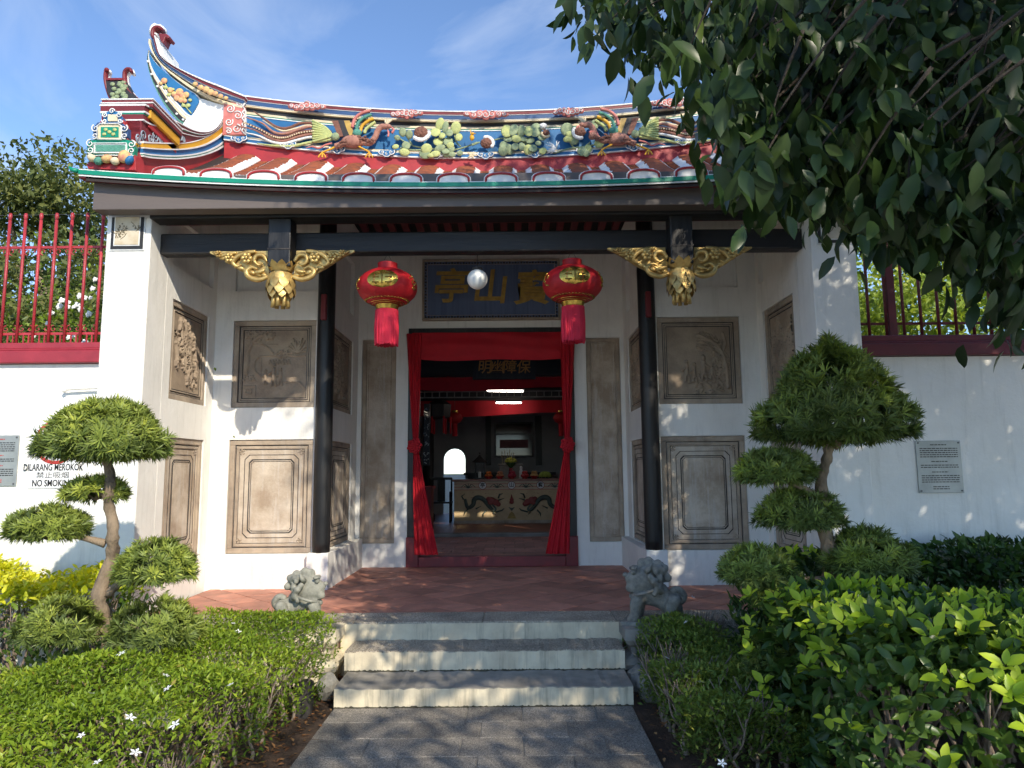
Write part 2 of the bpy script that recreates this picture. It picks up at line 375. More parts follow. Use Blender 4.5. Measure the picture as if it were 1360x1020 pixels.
# leaf litter and small stones on the bed
# terrace body and steps
tb = MB(); tb.box((-3.02,6.09,-0.1), (3.02,YD+0.3,ZT-0.012)); terrace = struct('terrace', tb, MORTAR)
for a, b in ((-3.0,-1.06),(-1.058,0.02),(0.022,1.13),(1.132,3.0)):
    m = MB(); m.bbox((a,6.075,ZT-0.07), (b,6.49,ZT), 0.008); part('kerb_slab', m, TREAD, terrace)
def clip(poly, x0, x1, y0, y1):
    def cut(ps, f, inter):
        out = []
        for i in range(len(ps)):
            a, b = ps[i], ps[(i+1) % len(ps)]
            if f(a): out.append(a)
            if f(a) != f(b): out.append(inter(a, b))
        return out
    def ix(v): return lambda a, b: (v, a[1]+(b[1]-a[1])*(v-a[0])/(b[0]-a[0]))
    def iy(v): return lambda a, b: (a[0]+(b[0]-a[0])*(v-a[1])/(b[1]-a[1]), v)
    for f, it in ((lambda p: p[0] >= x0, ix(x0)), (lambda p: p[0] <= x1, ix(x1)), (lambda p: p[1] >= y0, iy(y0)), (lambda p: p[1] <= y1, iy(y1))):
        if len(poly) < 3: return []
        poly = cut(poly, f, it)
    return poly
def area(p): return abs(sum(p[i][0]*p[(i+1) % len(p)][1]-p[(i+1) % len(p)][0]*p[i][1] for i in range(len(p)))/2)
TS = 0.31; hd = TS/math.sqrt(2)
for i in range(-16, 17):
    for j in range(0, 30):
        cx = i*hd; cy = 6.49+j*hd
        if (i+j) % 2: continue
        g_ = hd-0.006
        q = [(cx-g_,cy),(cx,cy-g_),(cx+g_,cy),(cx,cy+g_)]
        if cy < YW-0.02: p = clip(q, -2.98, 2.98, 6.495, 9.6 if abs(cx) < 1.45 else YW+0.05)
        else: p = clip(q, -1.84, 1.84, 6.495, YD+0.02)
        if len(p) < 3 or area(p) < 0.002: continue
        e = random.uniform(-0.002, 0.002); m = MB(); m.prism([(x,y,ZT-0.03) for x,y in p], (random.uniform(-.0008,.0008),0,0.03+e))
        part('floor_tile', m, FLOORTILE, terrace)
steps = MB(); steps.box((-1.0,5.30,-0.1), (1.11,6.09,0.02)); steps = struct('steps', steps, CEMENT)
DIRT = mat('moss_dirt', (0.055,0.05,0.035), (0.10,0.09,0.06), rough=1.0, scale=25)
def step(x0, x1, y0, y1, z0, z1, tread):
    def wob(n, a): return [random.uniform(-a, a) for _ in range(n)]
    m = MB(); n = 60; w = wob(n+1, 0.006); w2 = wob(n+1, 0.005)
    A = [(x0+(x1-x0)*i/n, y0+w[i], z1-0.005+w2[i]) for i in range(n+1)]; B = [(p[0], y0+w[i]*0.5, z0) for i, p in enumerate(A)]
    m.band(A, B, (0,0,0), (0,y1-y0,0)); s_ = part('step', m, RISER, steps)
    dm = MB(); nn = 200; dm.band([(x0+(x1-x0)*i/nn, y0-0.004, max(z0,0.0 if y0 < 5.4 else (0.134 if y0 < 5.9 else 0.283))+0.004+0.008*random.random()**2) for i in range(nn+1)], [(x0+(x1-x0)*i/nn, y0-0.004, z0) for i in range(nn+1)], (0,0,0), (0,0.008,0)); part('dirt_line', dm, DIRT, s_)
    t = MB(); t.band([(p[0], p[1]+0.004, p[2]+0.007) for p in A], [(p[0], p[1]+0.004, p[2]-0.002) for p in A], (0,0,0), (0,y1-y0-0.004,0)); part('tread', t, tread, s_)
step(-1.0, 1.12, 5.255, 5.70, -0.05, 0.128, CEMENT)
step(-1.03, 1.13, 5.68, 6.085, -0.05, 0.277, TREAD)
m = MB(); m.band([(-1.15+2.32*i/24, 6.062+random.uniform(-.003,.003), ZT-0.012) for i in range(25)], [(-1.15+2.32*i/24, 6.064, 0) for i in range(25)], (0,0,0), (0,0.03,0)); part('riser', m, RISER, steps)
# moulded terrace base and lion pedestals beside the steps
for sx in (-1, 1):
    ped = MB()
    prof = [(0.0,0.0),(0.0,0.09),(-0.035,0.11),(-0.05,0.15),(-0.03,0.19),(0.02,0.21),(0.02,0.27),(-0.01,0.29),(-0.035,0.33),(-0.035,ZT-0.004)]
    x0, x1 = (-1.72,-1.15) if sx < 0 else (1.18,1.74); y0, y1 = 5.78, 6.08
    for k in range(len(prof)-1):
        (a, za), (b, zb) = prof[k], prof[k+1]
        ped.add([(x0+a,y0+a,za),(x1-a,y0+a,za),(x1-a,y1,za),(x0+a,y1,za),(x0+b,y0+b,zb),(x1-b,y0+b,zb),(x1-b,y1,zb),(x0+b,y1,zb)],
                [(0,1,5,4),(1,2,6,5),(2,3,7,6),(3,0,4,7)]+([(4,5,6,7)] if k == len(prof)-2 else []))
    part('pedestal', ped, CEMENT if sx > 0 else RISER, terrace)
    b = MB()
    for (za, zb, dep) in ((0.0,0.10,0.02),(0.10,0.17,0.05),(0.17,0.28,0.0),(0.28,0.34,0.03)):
        xa, xb = (-3.0,-1.75) if sx < 0 else (1.76,3.0)
        b.box((xa,6.088-dep,za), (xb,6.10,zb+0.001))
    part('base_moulding', b, CEMENT if sx > 0 else RISER, terrace)
# ================================================================== gatehouse
GH = thing('gatehouse', 'white plastered temple gatehouse with carved stone panels, black beams and curved painted roof', 'gatehouse', (0,8,ZT))
def wall_face(o, u, n, L, z0, z1, holes, dep=0.05, back=True):
    """plaster face with recessed rectangles; o start (x,y), u unit along wall, n outward normal"""
    m = MB(); ss = sorted({0.0, L} | {h[0] for h in holes} | {h[1] for h in holes}); zs = sorted({z0, z1} | {h[2] for h in holes} | {h[3] for h in holes})
    def pt(s, z, d=0): return (o[0]+u[0]*s-n[0]*d, o[1]+u[1]*s-n[1]*d, z)
    for a, b in zip(ss[:-1], ss[1:]):
        for c, d in zip(zs[:-1], zs[1:]):
            if any(h[0] <= a+1e-6 and h[1] >= b-1e-6 and h[2] <= c+1e-6 and h[3] >= d-1e-6 for h in holes): continue
            m.add([pt(a,c),pt(b,c),pt(b,d),pt(a,d)], [(0,1,2,3)])
    for a, b, c, d in holes:
        m.add([pt(a,c),pt(b,c),pt(b,d),pt(a,d),pt(a,c,dep),pt(b,c,dep),pt(b,d,dep),pt(a,d,dep)],
              [(0,1,5,4),(1,2,6,5),(2,3,7,6),(3,0,4,7),(4,5,6,7)])
    e = 0.16
    m.add([pt(0,z0),pt(L,z0),pt(L,z1),pt(0,z1),pt(0,z0,e),pt(L,z0,e),pt(L,z1,e),pt(0,z1,e)], [(0,4,5,1),(1,5,6,2),(2,6,7,3),(3,7,4,0),(7,6,5,4)])
    return m
def frame_ring(m, pt, a, b, c, d, w, lo, hi):
    """raised rectangular moulding; pt(s,z,depth)"""
    for (s0,s1,q0,q1) in ((a,b,c,c+w),(a,b,d-w,d),(a,a+w,c+w,d-w),(b-w,b,c+w,d-w)):
        vs = [pt(s,z,dd) for dd in (lo,hi) for (s,z) in ((s0,q0),(s1,q0),(s1,q1),(s0,q1))]
        m.add(vs, [(4,5,6,7),(0,1,5,4),(1,2,6,5),(2,3,7,6),(3,0,4,7)])
def notch_ring(m, pt, a, b, c, d, w, lo, hi, r):
    """thin line with stepped-in corners"""
    def loop(i):
        A, B, Cc, D, R = a+i, b-i, c+i, d-i, r
        return [(A+R,Cc),(B-R,Cc),(B-R*0.75,Cc+R*0.25),(B-R*0.25,Cc+R*0.75),(B,Cc+R),(B,D-R),(B-R*.25,D-R*.75),(B-R*.75,D-R*.25),(B-R,D),(A+R,D),(A+R*.75,D-R*.25),(A+R*.25,D-R*.75),(A,D-R),(A,Cc+R),(A+R*.25,Cc+R*.75),(A+R*.75,Cc+R*.25)]
    o_, i_ = loop(0), loop(w); n = len(o_)
    vs = [pt(s,z,dd) for dd in (lo,hi) for L_ in (o_,i_) for (s,z) in L_]
    fs = []
    for k in range(n):
        j = (k+1) % n
        fs += [(2*n+k,2*n+j,3*n+j,3*n+k),(k,j,2*n+j,2*n+k),(n+k,3*n+k,3*n+j,n+j)]
    m.add(vs, fs)
# ---- relief height fields for the upper panels
def stroke(H, U, V, pts, w, h):
    for (x0,y0),(x1,y1) in zip(pts[:-1], pts[1:]):
        dx, dy = x1-x0, y1-y0; t = np.clip(((U-x0)*dx+(V-y0)*dy)/(dx*dx+dy*dy+1e-9), 0, 1)
        D = np.hypot(U-x0-t*dx, V-y0-t*dy); np.maximum(H, h*np.sqrt(np.clip(1-(D/w)**2, 0, 1)), out=H)
def relief_field(kind, n=100, seed=1):
    rg = np.random.default_rng(seed); U, V = np.meshgrid(np.linspace(0,1,n), np.linspace(0,1,n)); H = np.zeros_like(U)
    def leafclump(cx, cy, r, k, l=0.035, w=0.012):
        for _ in range(k):
            a = rg.uniform(0, 6.28); q = r*math.sqrt(rg.uniform()); x = cx+q*math.cos(a); y = cy+q*math.sin(a)*0.7; b = rg.uniform(0, 6.28)
            stroke(H, U, V, [(x,y),(x+l*math.cos(b),y+l*math.sin(b))], w, rg.uniform(0.5,1))
    def figure(x, y, s):
        stroke(H, U, V, [(x,y),(x,y+0.10*s)], 0.022*s, 1.0); stroke(H, U, V, [(x,y+0.14*s),(x,y+0.145*s)], 0.02*s, 1.1)
        stroke(H, U, V, [(x,y+0.09*s),(x+0.05*s*rg.choice([-1,1]),y+0.05*s)], 0.011*s, 0.9)
        stroke(H, U, V, [(x-0.015*s,y),(x-0.02*s,y-0.06*s)], 0.012*s, 0.9); stroke(H, U, V, [(x+0.015*s,y),(x+0.025*s,y-0.06*s)], 0.012*s, 0.9)
    if kind == 'garden':
        stroke(H, U, V, [(0.06,0.35),(0.08,0.55),(0.07,0.68),(0.14,0.84),(0.26,0.93)], 0.022, 1.0)
        stroke(H, U, V, [(0.14,0.84),(0.3,0.8),(0.42,0.72),(0.47,0.66)], 0.012, 0.8)
        for c in ((0.1,0.95,0.09),(0.25,0.93,0.11),(0.4,0.93,0.08)): leafclump(*c, 24)
        for x in np.linspace(0.04,0.5,14): stroke(H, U, V, [(x,0.79),(x+0.018,0.79)], 0.008, 0.5)
        stroke(H, U, V, [(0.28,0.62),(0.98,0.62)], 0.008, 0.7); stroke(H, U, V, [(0.28,0.62),(0.28,0.3)], 0.008, 0.6)
        for k in range(7): stroke(H, U, V, [(0.4+0.05*k,0.5),(0.42+0.05*k,0.56),(0.44+0.05*k,0.5)], 0.007, 0.8)
        stroke(H, U, V, [(0.27,0.62),(0.19,0.56),(0.17,0.46),(0.2,0.38),(0.27,0.33)], 0.012, 0.8)
        for a in np.linspace(0.2,2.7,9): stroke(H, U, V, [(0.86,0.66),(0.86+0.16*math.cos(a),0.66+0.26*math.sin(a)*rg.uniform(.6,1))], 0.013, 0.9)
        leafclump(0.62,0.64,0.1,16); leafclump(0.75,0.67,0.07,12)
        for x, y, s in ((0.36,0.26,1.0),(0.49,0.27,1.5),(0.6,0.26,1.1)): figure(x, y, s)
        for _ in range(16): stroke(H, U, V, [(rg.uniform(0,0.2),rg.uniform(0.25,0.34))]*2, 0.02, 0.7)
        stroke(H, U, V, [(0.02,0.17),(0.2,0.17),(0.2,0.03)], 0.007, 0.6); stroke(H, U, V, [(0.05,0.12),(0.14,0.12),(0.14,0.06),(0.05,0.06),(0.05,0.12)], 0.007, 0.6)
        stroke(H, U, V, [(0.62,0.24),(0.9,0.22),(1,0.12)], 0.008, 0.6)
    elif kind == 'pine':
        stroke(H, U, V, [(0.95,0.1),(0.93,0.4),(0.88,0.6),(0.8,0.72),(0.68,0.8),(0.5,0.88)], 0.03, 1.0)
        stroke(H, U, V, [(0.88,0.6),(0.94,0.75),(0.9,0.9)], 0.02, 0.9)
        for _ in range(150):
            a = rg.uniform(0.1,1.5); r = rg.uniform(0.3,0.62); x = 0.52+r*math.cos(a)*0.75; y = 0.42+r*math.sin(a)*0.8; b = a+1.57+rg.uniform(-.5,.5)
            stroke(H, U, V, [(x,y),(x+0.07*math.cos(b),y+0.06*math.sin(b))], 0.009, rg.uniform(0.4,1))
        for x, y, s in ((0.3,0.28,1.4),(0.42,0.25,1.3),(0.57,0.3,1.7),(0.7,0.28,1.1)): figure(x, y, s)
        leafclump(0.6,0.12,0.28,46,0.05,0.014)
        for _ in range(60): stroke(H, U, V, [(rg.uniform(0.7,0.98),rg.uniform(0.08,0.6))]*2, 0.014, rg.uniform(.3,.8))
    else:
        for k in range(7):
            x = rg.uniform(0.08,0.9); y = rg.uniform(0.05,0.3); pts = [(x,y)]; a = rg.uniform(1.0,2.1)
            for _ in range(8): a += rg.uniform(-.35,.35); x += 0.08*math.cos(a); y += 0.09*math.sin(a); pts.append((x,y))
            stroke(H, U, V, pts, 0.014, 0.9)
            for p in pts[1::2]: leafclump(p[0], p[1], 0.07, 9, 0.06, 0.013)
        leafclump(0.75,0.15,0.14,24); leafclump(0.3,0.55,0.12,14,0.05,0.02)
    H += 0.10*rg.uniform(0,1,H.shape)
    return H
def stone_panel(o, u, n, a, b, c, d, style, seed=1, lab=None):
    """panel standing 12 mm behind the plaster face inside its recess (recess 50 mm deep)"""
    def pt(s, z, dd): return (o[0]+u[0]*s-n[0]*(0.05-dd), o[1]+u[1]*s-n[1]*(0.05-dd), z)
    base = MB(); e = 0.004
    vs = [pt(s,z,dd) for dd in (-0.002,0.014) for (s,z) in ((a+e,c+e),(b-e,c+e),(b-e,d-e),(a+e,d-e))]
    base.add(vs, [(4,5,6,7),(0,1,5,4),(1,2,6,5),(2,3,7,6),(3,0,4,7)])
    p = part('stone_panel', base, STONE_PALE if style in ('plain','octagon') else STONE, GH, label=lab)
    fr = MB(); frame_ring(fr, pt, a+e, b-e, c+e, d-e, 0.055, 0.0135, 0.034); part('frame', fr, STONE, p, bevel=0.006)
    ln = MB(); i0 = 0.062
    if style == 'octagon':
        fr2 = MB(); frame_ring(fr2, pt, a+0.075, b-0.075, c+0.075, d-0.075, 0.028, 0.0135, 0.026); part('moulding', fr2, STONE, p, bevel=0.005)
        for i, w in ((0.062,0.008),(0.108,0.005)): frame_ring(ln, pt, a+i, b-i, c+i, d-i, w, 0.0135, 0.0165)
        for i, w, r in ((0.165,0.006,0.05),(0.215,0.010,0.035),(0.236,0.005,0.03)): notch_ring(ln, pt, a+i, b-i, c+i, d-i, w, 0.0135, 0.0175, r)
        cv = MB()
        for (s, z) in ((a+0.135,c+0.135),(b-0.135,c+0.135),(a+0.135,d-0.135),(b-0.135,d-0.135)):
            for k in range(5):
                t = k*1.256+0.4; cv.tube([pt(s+0.006*math.cos(t),z+0.006*math.sin(t),0.016), pt(s+0.026*math.cos(t),z+0.026*math.sin(t),0.02), pt(s+0.034*math.cos(t+.5),z+0.034*math.sin(t+.5),0.015)], [0.005,0.008,0.003], 6)
        part('corner_carving', cv, STONE, p, smooth=True, kind='stuff')
        inn = MB(); vs = [pt(s,z,dd) for dd in (0.0136,0.0185) for (s,z) in ((a+.25,c+.25),(b-.25,c+.25),(b-.25,d-.25),(a+.25,d-.25))]
        inn.add(vs, [(4,5,6,7),(0,1,5,4),(1,2,6,5),(2,3,7,6),(3,0,4,7)]); part('field', inn, STONE_PALE, p)
    elif style == 'plain':
        fr2 = MB(); frame_ring(fr2, pt, a+0.07, b-0.07, c+0.07, d-0.07, 0.016, 0.0135, 0.024); part('moulding', fr2, STONE_PALE, p, bevel=0.004)
    else:
        for i, w in ((0.06,0.009),(0.084,0.005),(0.102,0.009)): frame_ring(ln, pt, a+i, b-i, c+i, d-i, w, 0.0135, 0.0165)
        fr2 = MB(); frame_ring(fr2, pt, a+0.091, b-0.091, c+0.091, d-0.091, 0.010, 0.0135, 0.026); part('moulding', fr2, STONE, p)
        N_ = 110; H = relief_field(style, N_, seed); m0 = 0.114
        flip = (u[0]*n[1]-u[1]*n[0]) > 0
        r_ = MB(); r_.grid(lambda uu, vv: pt(a+m0+(b-a-2*m0)*uu, c+m0+(d-c-2*m0)*vv, 0.0145+0.032*float(H[int(round(vv*(N_-1))), int(round(uu*(N_-1)))])), N_-1, N_-1)
        part('relief', r_, RELIEF, p, smooth=True)
    if ln.f: part('incised_lines', ln, GROOVE, p)
RELIEF = mat('relief_stone', (0.40,0.31,0.22), (0.25,0.19,0.14), rough=0.85, scale=4, bump=0.4, bscale=60)
HALL_H = 4.62
for sx in (-1, 1):
    # pillar block and side wall
    xo, xi = 3.46*sx, 3.05*sx
    m = MB(); m.box((min(xo,xi+0.165*sx),YP+0.351,-0.1), (max(xo,xi+0.165*sx),YD,4.25)); part('side_wall', m, WHITE, GH)
    m = MB(); m.box((min(xo,xi),YP,-0.1), (max(xo,xi),YP+0.35,4.25)); part('pillar', m, WHITE, GH, bevel=0.008)
    L = YW-YP-0.35+0.02
    o_, u_, n_ = (xi, YP+0.348), (0,1), (-sx,0)
    hol = [(0.14,0.98,2.378,3.37),(0.14,0.98,0.77,2.01),(0.10,1.05,3.70,4.2)]
    part('side_wall_face', wall_face(o_, u_, n_, L, 0.3, 4.25, hol, 0.05), WHITE, GH)
    stone_panel(o_, u_, n_, *hol[0], 'vines', 5+sx, lab='carved stone panel of swirling figures and foliage on the side wall'); stone_panel(o_, u_, n_, *hol[1], 'octagon')
    # wing wall
    xa, xb = 3.05*sx, 1.80*sx
    o_, u_, n_ = (min(xa,xb), YW), (1,0), (0,-1); L = abs(xa-xb)
    def S(x): return abs(x*sx-o_[0])
    s0, s1 = sorted((S(1.915), S(2.845)))
    hol = [(s0,s1,2.375,3.36),(s0,s1,0.785,2.02),(s0,s1,3.70,4.38)]
    part('wing_wall', wall_face(o_, u_, n_, L, 0.3, 5.04, hol, 0.05), WHITE, GH)
    stone_panel(o_, u_, n_, *hol[0], 'garden' if sx < 0 else 'pine', 3, lab='carved stone scene with %s' % ('a garden wall, a palm and figures' if sx < 0 else 'a bent pine tree and figures'))
    stone_panel(o_, u_, n_, *hol[1], 'octagon')
    m = MB(); m.box((min(1.70*sx,1.93*sx),YW-0.112,0.30), (max(1.70*sx,1.93*sx),YW+0.17,0.80)); part('plinth', m, WHITE, GH, bevel=0.008)
    m = MB(); m.box((min(1.93*sx,3.048*sx),YW-0.012,0.30), (max(1.93*sx,3.048*sx),YW-0.001,0.782)); part('wall_base', m, WHITE, GH, bevel=0.004)
    # return wall to the door wall
    o_, u_, n_ = (1.80*sx, YW+0.14), (0,1), (-sx,0); L = YD-YW-0.13
    hol = [(0.18,1.2,2.39,3.36),(0.18,1.2,0.80,2.02),(0.18,1.2,3.7,4.4)]
    part('return_wall', wall_face(o_, u_, n_, L, 0.3, 4.93, hol, 0.05), WHITE, GH)
    stone_panel(o_, u_, n_, *hol[0], 'vines', 9+sx); stone_panel(o_, u_, n_, *hol[1], 'octagon')
    m = MB(); m.box((min(1.70*sx,1.798*sx),YW+0.17,0.3), (max(1.70*sx,1.798*sx),YD,0.79)); part('plinth', m, WHITE, GH, bevel=0.008)
    # door wall side
    xa, xb = 1.115*sx, 1.82*sx
    o_, u_, n_ = (min(xa,xb), YD), (1,0), (0,-1); L = abs(xa-xb); s0, s1 = sorted((S(1.285), S(1.745)))
    hol = [(s0,s1,0.72,3.44)]
    part('door_wall', wall_face(o_, u_, n_, L, 0.3, 4.92, hol, 0.05), WHITE, GH); stone_panel(o_, u_, n_, *hol[0], 'plain', lab='tall weathered stone panel with peeling whitewash beside the door')
    # black corner column with red hanging ornament at its head
    m = MB(); m.lathe([(0.092,0.797),(0.096,0.9),(0.096,4.3),(0.09,4.95)], (1.80*sx,YW-0.02,0), 20); part('column', m, BLACK, GH, smooth=True)
    m = MB(); m.box((min(1.80*sx-0.03,1.80*sx+0.03),YW-0.16,3.33),(max(1.80*sx-0.03,1.80*sx+0.03),YW-0.105,3.62)); part('column_tablet', m, MAROON, GH, bevel=0.01)
# over the door
m = wall_face((-1.115,YD), (1,0), (0,-1), 2.23, 3.58, 4.92, [], 0.05); part('door_lintel_wall', m, WHITE, GH)
# door frame
df = MB(); df.box((-1.115,YD-0.03,0.80), (-0.975,YD+0.16,3.52)); df.box((0.975,YD-0.03,0.80), (1.115,YD+0.16,3.52)); df.box((-1.115,YD-0.032,3.52), (1.115,YD+0.16,3.585))
df = part('door_frame', df, BLACK, GH, bevel=0.006)
m = MB(); m.box((-1.125,YD-0.045,ZT), (-0.965,YD+0.165,0.802)); part('frame_foot', m, MAROON, df, bevel=0.006)
m = MB(); m.box((0.965,YD-0.045,ZT), (1.125,YD+0.165,0.802)); part('frame_foot', m, MAROON, df, bevel=0.006)
m = MB(); m.box((-0.964,YD-0.04,ZT), (0.964,YD+0.15,ZT+0.13)); part('threshold', m, MAROON, GH, bevel=0.008)
# ---- beams
m = MB(); m.box((-3.048,6.52,3.72), (3.048,6.66,3.92)); part('cross_beam', m, BLACKH, GH, bevel=0.015)
m = MB(); m.box((-3.048,6.30,3.99), (3.048,6.50,4.10)); part('eave_purlin', m, BLACKH, GH, bevel=0.01)
m = MB(); m.box((-3.0,6.505,4.0), (3.0,6.53,4.03)); part('eave_batten', m, MAROON, GH)
m = MB(); m.box((-3.48,6.14,4.015), (3.48,6.295,4.33)); part('fascia', m, FASCIA, GH, bevel=0.006)
m = MB(); m.box((-3.048,7.66,4.80), (3.048,7.80,5.0)); part('ridge_purlin', m, BLACKH, GH, bevel=0.012)
# ---- roof planes
YE, YR, YB = 6.05, 7.90, 10.2
def ze(x): return 4.205+0.135*(abs(x)/3.4)**2.1          # top of the eave line
def zb(x): return 5.16+0.20*(abs(x)/3.0)**2.0            # roof meets the ridge wall
def zroof(x, y):
    if y <= YR: t = (y-YE)/(YR-YE); return ze(x)+(zb(x)-ze(x))*(t-0.12*math.sin(math.pi*t)*0.6)
    t = (y-YR)/(YB-YR); return zb(x)+(5.02-zb(x))*t
m = MB(); n = 28
ysl = [YE+(YR-YE)*k/8 for k in range(9)]+[YR+(YB-YR)*k/6 for k in range(1,7)]
for dz, rev in ((-0.03,0),(-0.10,1)):
    base = len(m.v)
    for y in ysl:
        for i in range(n+1): x = -3.5+7.0*i/n; m.v.append((x,y,zroof(x,y)+dz))
    for j in range(len(ysl)-1):
        for i in range(n): a = base+j*(n+1)+i; m.f.append((a,a+1,a+n+2,a+n+1))
K = len(ysl)*(n+1)
for i in range(n): m.f.append((i,i+1,K+i+1,K+i))
for j in range(len(ysl)-1):
    a = j*(n+1); m.f.append((a,a+n+1,K+a+n+1,K+a)); a += n; m.f.append((a,a+n+1,K+a+n+1,K+a))
roof = part('roof', m, mat('roof_board', (0.03,0.02,0.018), rough=0.8), GH)
for sx in (-1, 1):
    m = MB(); ys_ = [y for y in ysl if y > 6.3 and y < 9.5]
    m.band([(3.05*sx,y,zroof(3.2,y)-0.101) for y in ys_], [(3.05*sx,y,4.245) for y in ys_], (0,0,0), (0.40*sx,0,0)); part('gable_wall', m, WHITE, GH)
# red rafters under both slopes
for i in range(-16, 17):
    x = i*0.19; m = MB(); pts = [y for y in ysl if YE+0.3 < y <= 9.45]
    m.band([(x-0.045,y,zroof(x,y)-0.101) for y in pts], [(x-0.045,y,zroof(x,y)-0.16) for y in pts], (0,0,0), (0.09,0,0)); part('rafter', m, MAROON, roof)
# tile rolls
def roll_mesh(x0):
    m = MB(); NY = 34; W, Hh = 0.125, 0.075
    def q(u, v):
        y = YE+0.02+(YR-YE-0.05)*v; t = v*NY; saw = (t*0.999) % 1.0
        a = math.pi*u; k = 1.0+0.05*(1-saw)
        return (x0-W*k*math.cos(a), y, zroof(x0,y)-0.03+Hh*k*max(0.0, math.sin(a))**0.7)
    m.grid(q, 8, NY*2); return m
def pan_mesh(x0):
    m = MB(); NY = 26
    for k in range(NY):
        y0 = YE+0.03+(YR-YE-0.06)*k/NY; y1 = y0+(YR-YE-0.06)/NY*1.15; z0, z1 = zroof(x0,y0), zroof(x0,y1)
        m.add([(x0-0.06,y0,z0-0.008),(x0+0.06,y0,z0-0.008),(x0+0.06,y1,z1-0.024),(x0-0.06,y1,z1-0.024),(x0-0.06,y0,z0-0.029),(x0+0.06,y0,z0-0.029)], [(0,1,2,3),(0,4,5,1)])
    return m
def lime_mesh(x0, sx, seed):
    m = MB(); NY = 60; rr = random.Random(seed); A, B = [], []
    for k in range(NY+1):
        y = YE+0.015+(YR-YE-0.05)*k/NY; j = rr.uniform(0,0.02); z = zroof(x0,y)
        A.append((x0+sx*(0.118-j), y, z+0.014+j*0.9)); B.append((x0+sx*0.172, y, z-0.024))
    m.band(A, B, (0,0,0), (0,0,-0.012)); return m
capm = MB(); N_ = 12
arc = [(-0.13*math.cos(math.pi*k/N_), 0.085*math.sin(math.pi*k/N_)**0.45) for k in range(N_+1)]
capm.prism([(x,0,z) for x,z in arc], (0,0.03,0)); capme = capm.mesh('end'); capme.materials.append(TRIMWHITE)
rim = MB(); rim.tube([(x*1.06,-0.004,z*1.03) for x,z in arc], 0.011, 6); rimme = rim.mesh('rim', True); rimme.materials.append(RED)
rim2 = MB(); rim2.tube([(x*1.17,0.004,z*1.14) for x,z in arc], 0.007, 6); rim2me = rim2.mesh('rim', True); rim2me.materials.append(TRIMWHITE)
for k in range(14):
    x = -2.765+k*0.4235
    part('tile_roll', roll_mesh(x), ROOFTILE, roof, smooth=True)
    part('lime_bedding', lime_mesh(x,-1,k), TRIMWHITE, roof); part('lime_bedding', lime_mesh(x,1,k+50), TRIMWHITE, roof)
    if k < 13: part('pan_tiles', pan_mesh(x+0.21175), ROOFTILE, roof)
    for nm, me_ in (('roll_end',capme),('roll_end_rim',rimme),('roll_end_edge',rim2me)):
        q = part(nm, me_, None, roof); q.location = (x, YE+0.0, zroof(x,YE)-0.01)
# eave trim
xs = [-3.56+7.12*i/60 for i in range(61)]
def eave_strip(dz1, dz0, y, th): m = MB(); m.band([(x,y,ze(x)+dz1) for x in xs], [(x,y,ze(x)+dz0) for x in xs], (0,0,0), (0,th,0)); return m
part('eave_trim', eave_strip(-0.008,-0.046,YE-0.02,0.06), GREEN, roof, label='green painted eave trim')
part('eave_trim', eave_strip(-0.0475,-0.062,YE-0.012,0.06), TRIMWHITE, roof); part('eave_trim', eave_strip(0.003,-0.0075,YE-0.012,0.06), TRIMWHITE, roof)
part('soffit_board', eave_strip(-0.063,-0.075,YE,0.10), MAROON, roof)
for sx in (-1, 1):
    m = MB(); c0 = Vector((3.56*sx,YE-0.03,ze(3.56)-0.026)); m.tube([c0, c0+Vector((0.05*sx,0,0.012)), c0+Vector((0.075*sx,0,0.04))], [0.022,0.02,0.01], 8); part('eave_tip', m, GREEN, roof, smooth=True)
# ================================================================== main ridge with its painted bands and stucco figures
SAGE = mat('sage_stucco', (0.34,0.40,0.22), (0.22,0.29,0.17), rough=0.75, scale=30, bump=0.9, bscale=120, bdist=0.01)
LIME_ = mat('lime_stucco', (0.55,0.58,0.22), (0.42,0.48,0.2), rough=0.75, scale=30, bump=0.9, bscale=120, bdist=0.01)
BROWNST = mat('brown_stucco', (0.24,0.10,0.065), (0.15,0.065,0.045), rough=0.75, scale=30, bump=0.9, bscale=120, bdist=0.01)
ROSE = mat('rose_stucco', (0.46,0.22,0.16), (0.34,0.15,0.11), rough=0.75, scale=30, bump=0.9, bscale=120, bdist=0.01)
TEAL = mat('teal_stucco', (0.10,0.32,0.24), (0.07,0.24,0.18), rough=0.7, scale=30, bump=0.9, bscale=120, bdist=0.01)
BLACKP = mat('black_paint', (0.015,0.015,0.018), (0.03,0.03,0.03), rough=0.6)
def rb(x): return 5.25+0.0275*x*x
XR = 3.02
rx = [-XR+2*XR*i/72 for i in range(73)]
def rband(name, hi, lo, y, m, par, back=8.06, lab=None):
    b = MB(); b.band([(x,y,rb(x)+hi) for x in rx], [(x,y,rb(x)+lo) for x in rx], (0,0,0), (0,back-y,0)); return part(name, b, m, par, label=lab)
ridge = rband('ridge', 0.44, -0.35, 7.845, BLACKP, GH, lab='painted roof ridge with swallowtail ends, phoenixes and flowers')
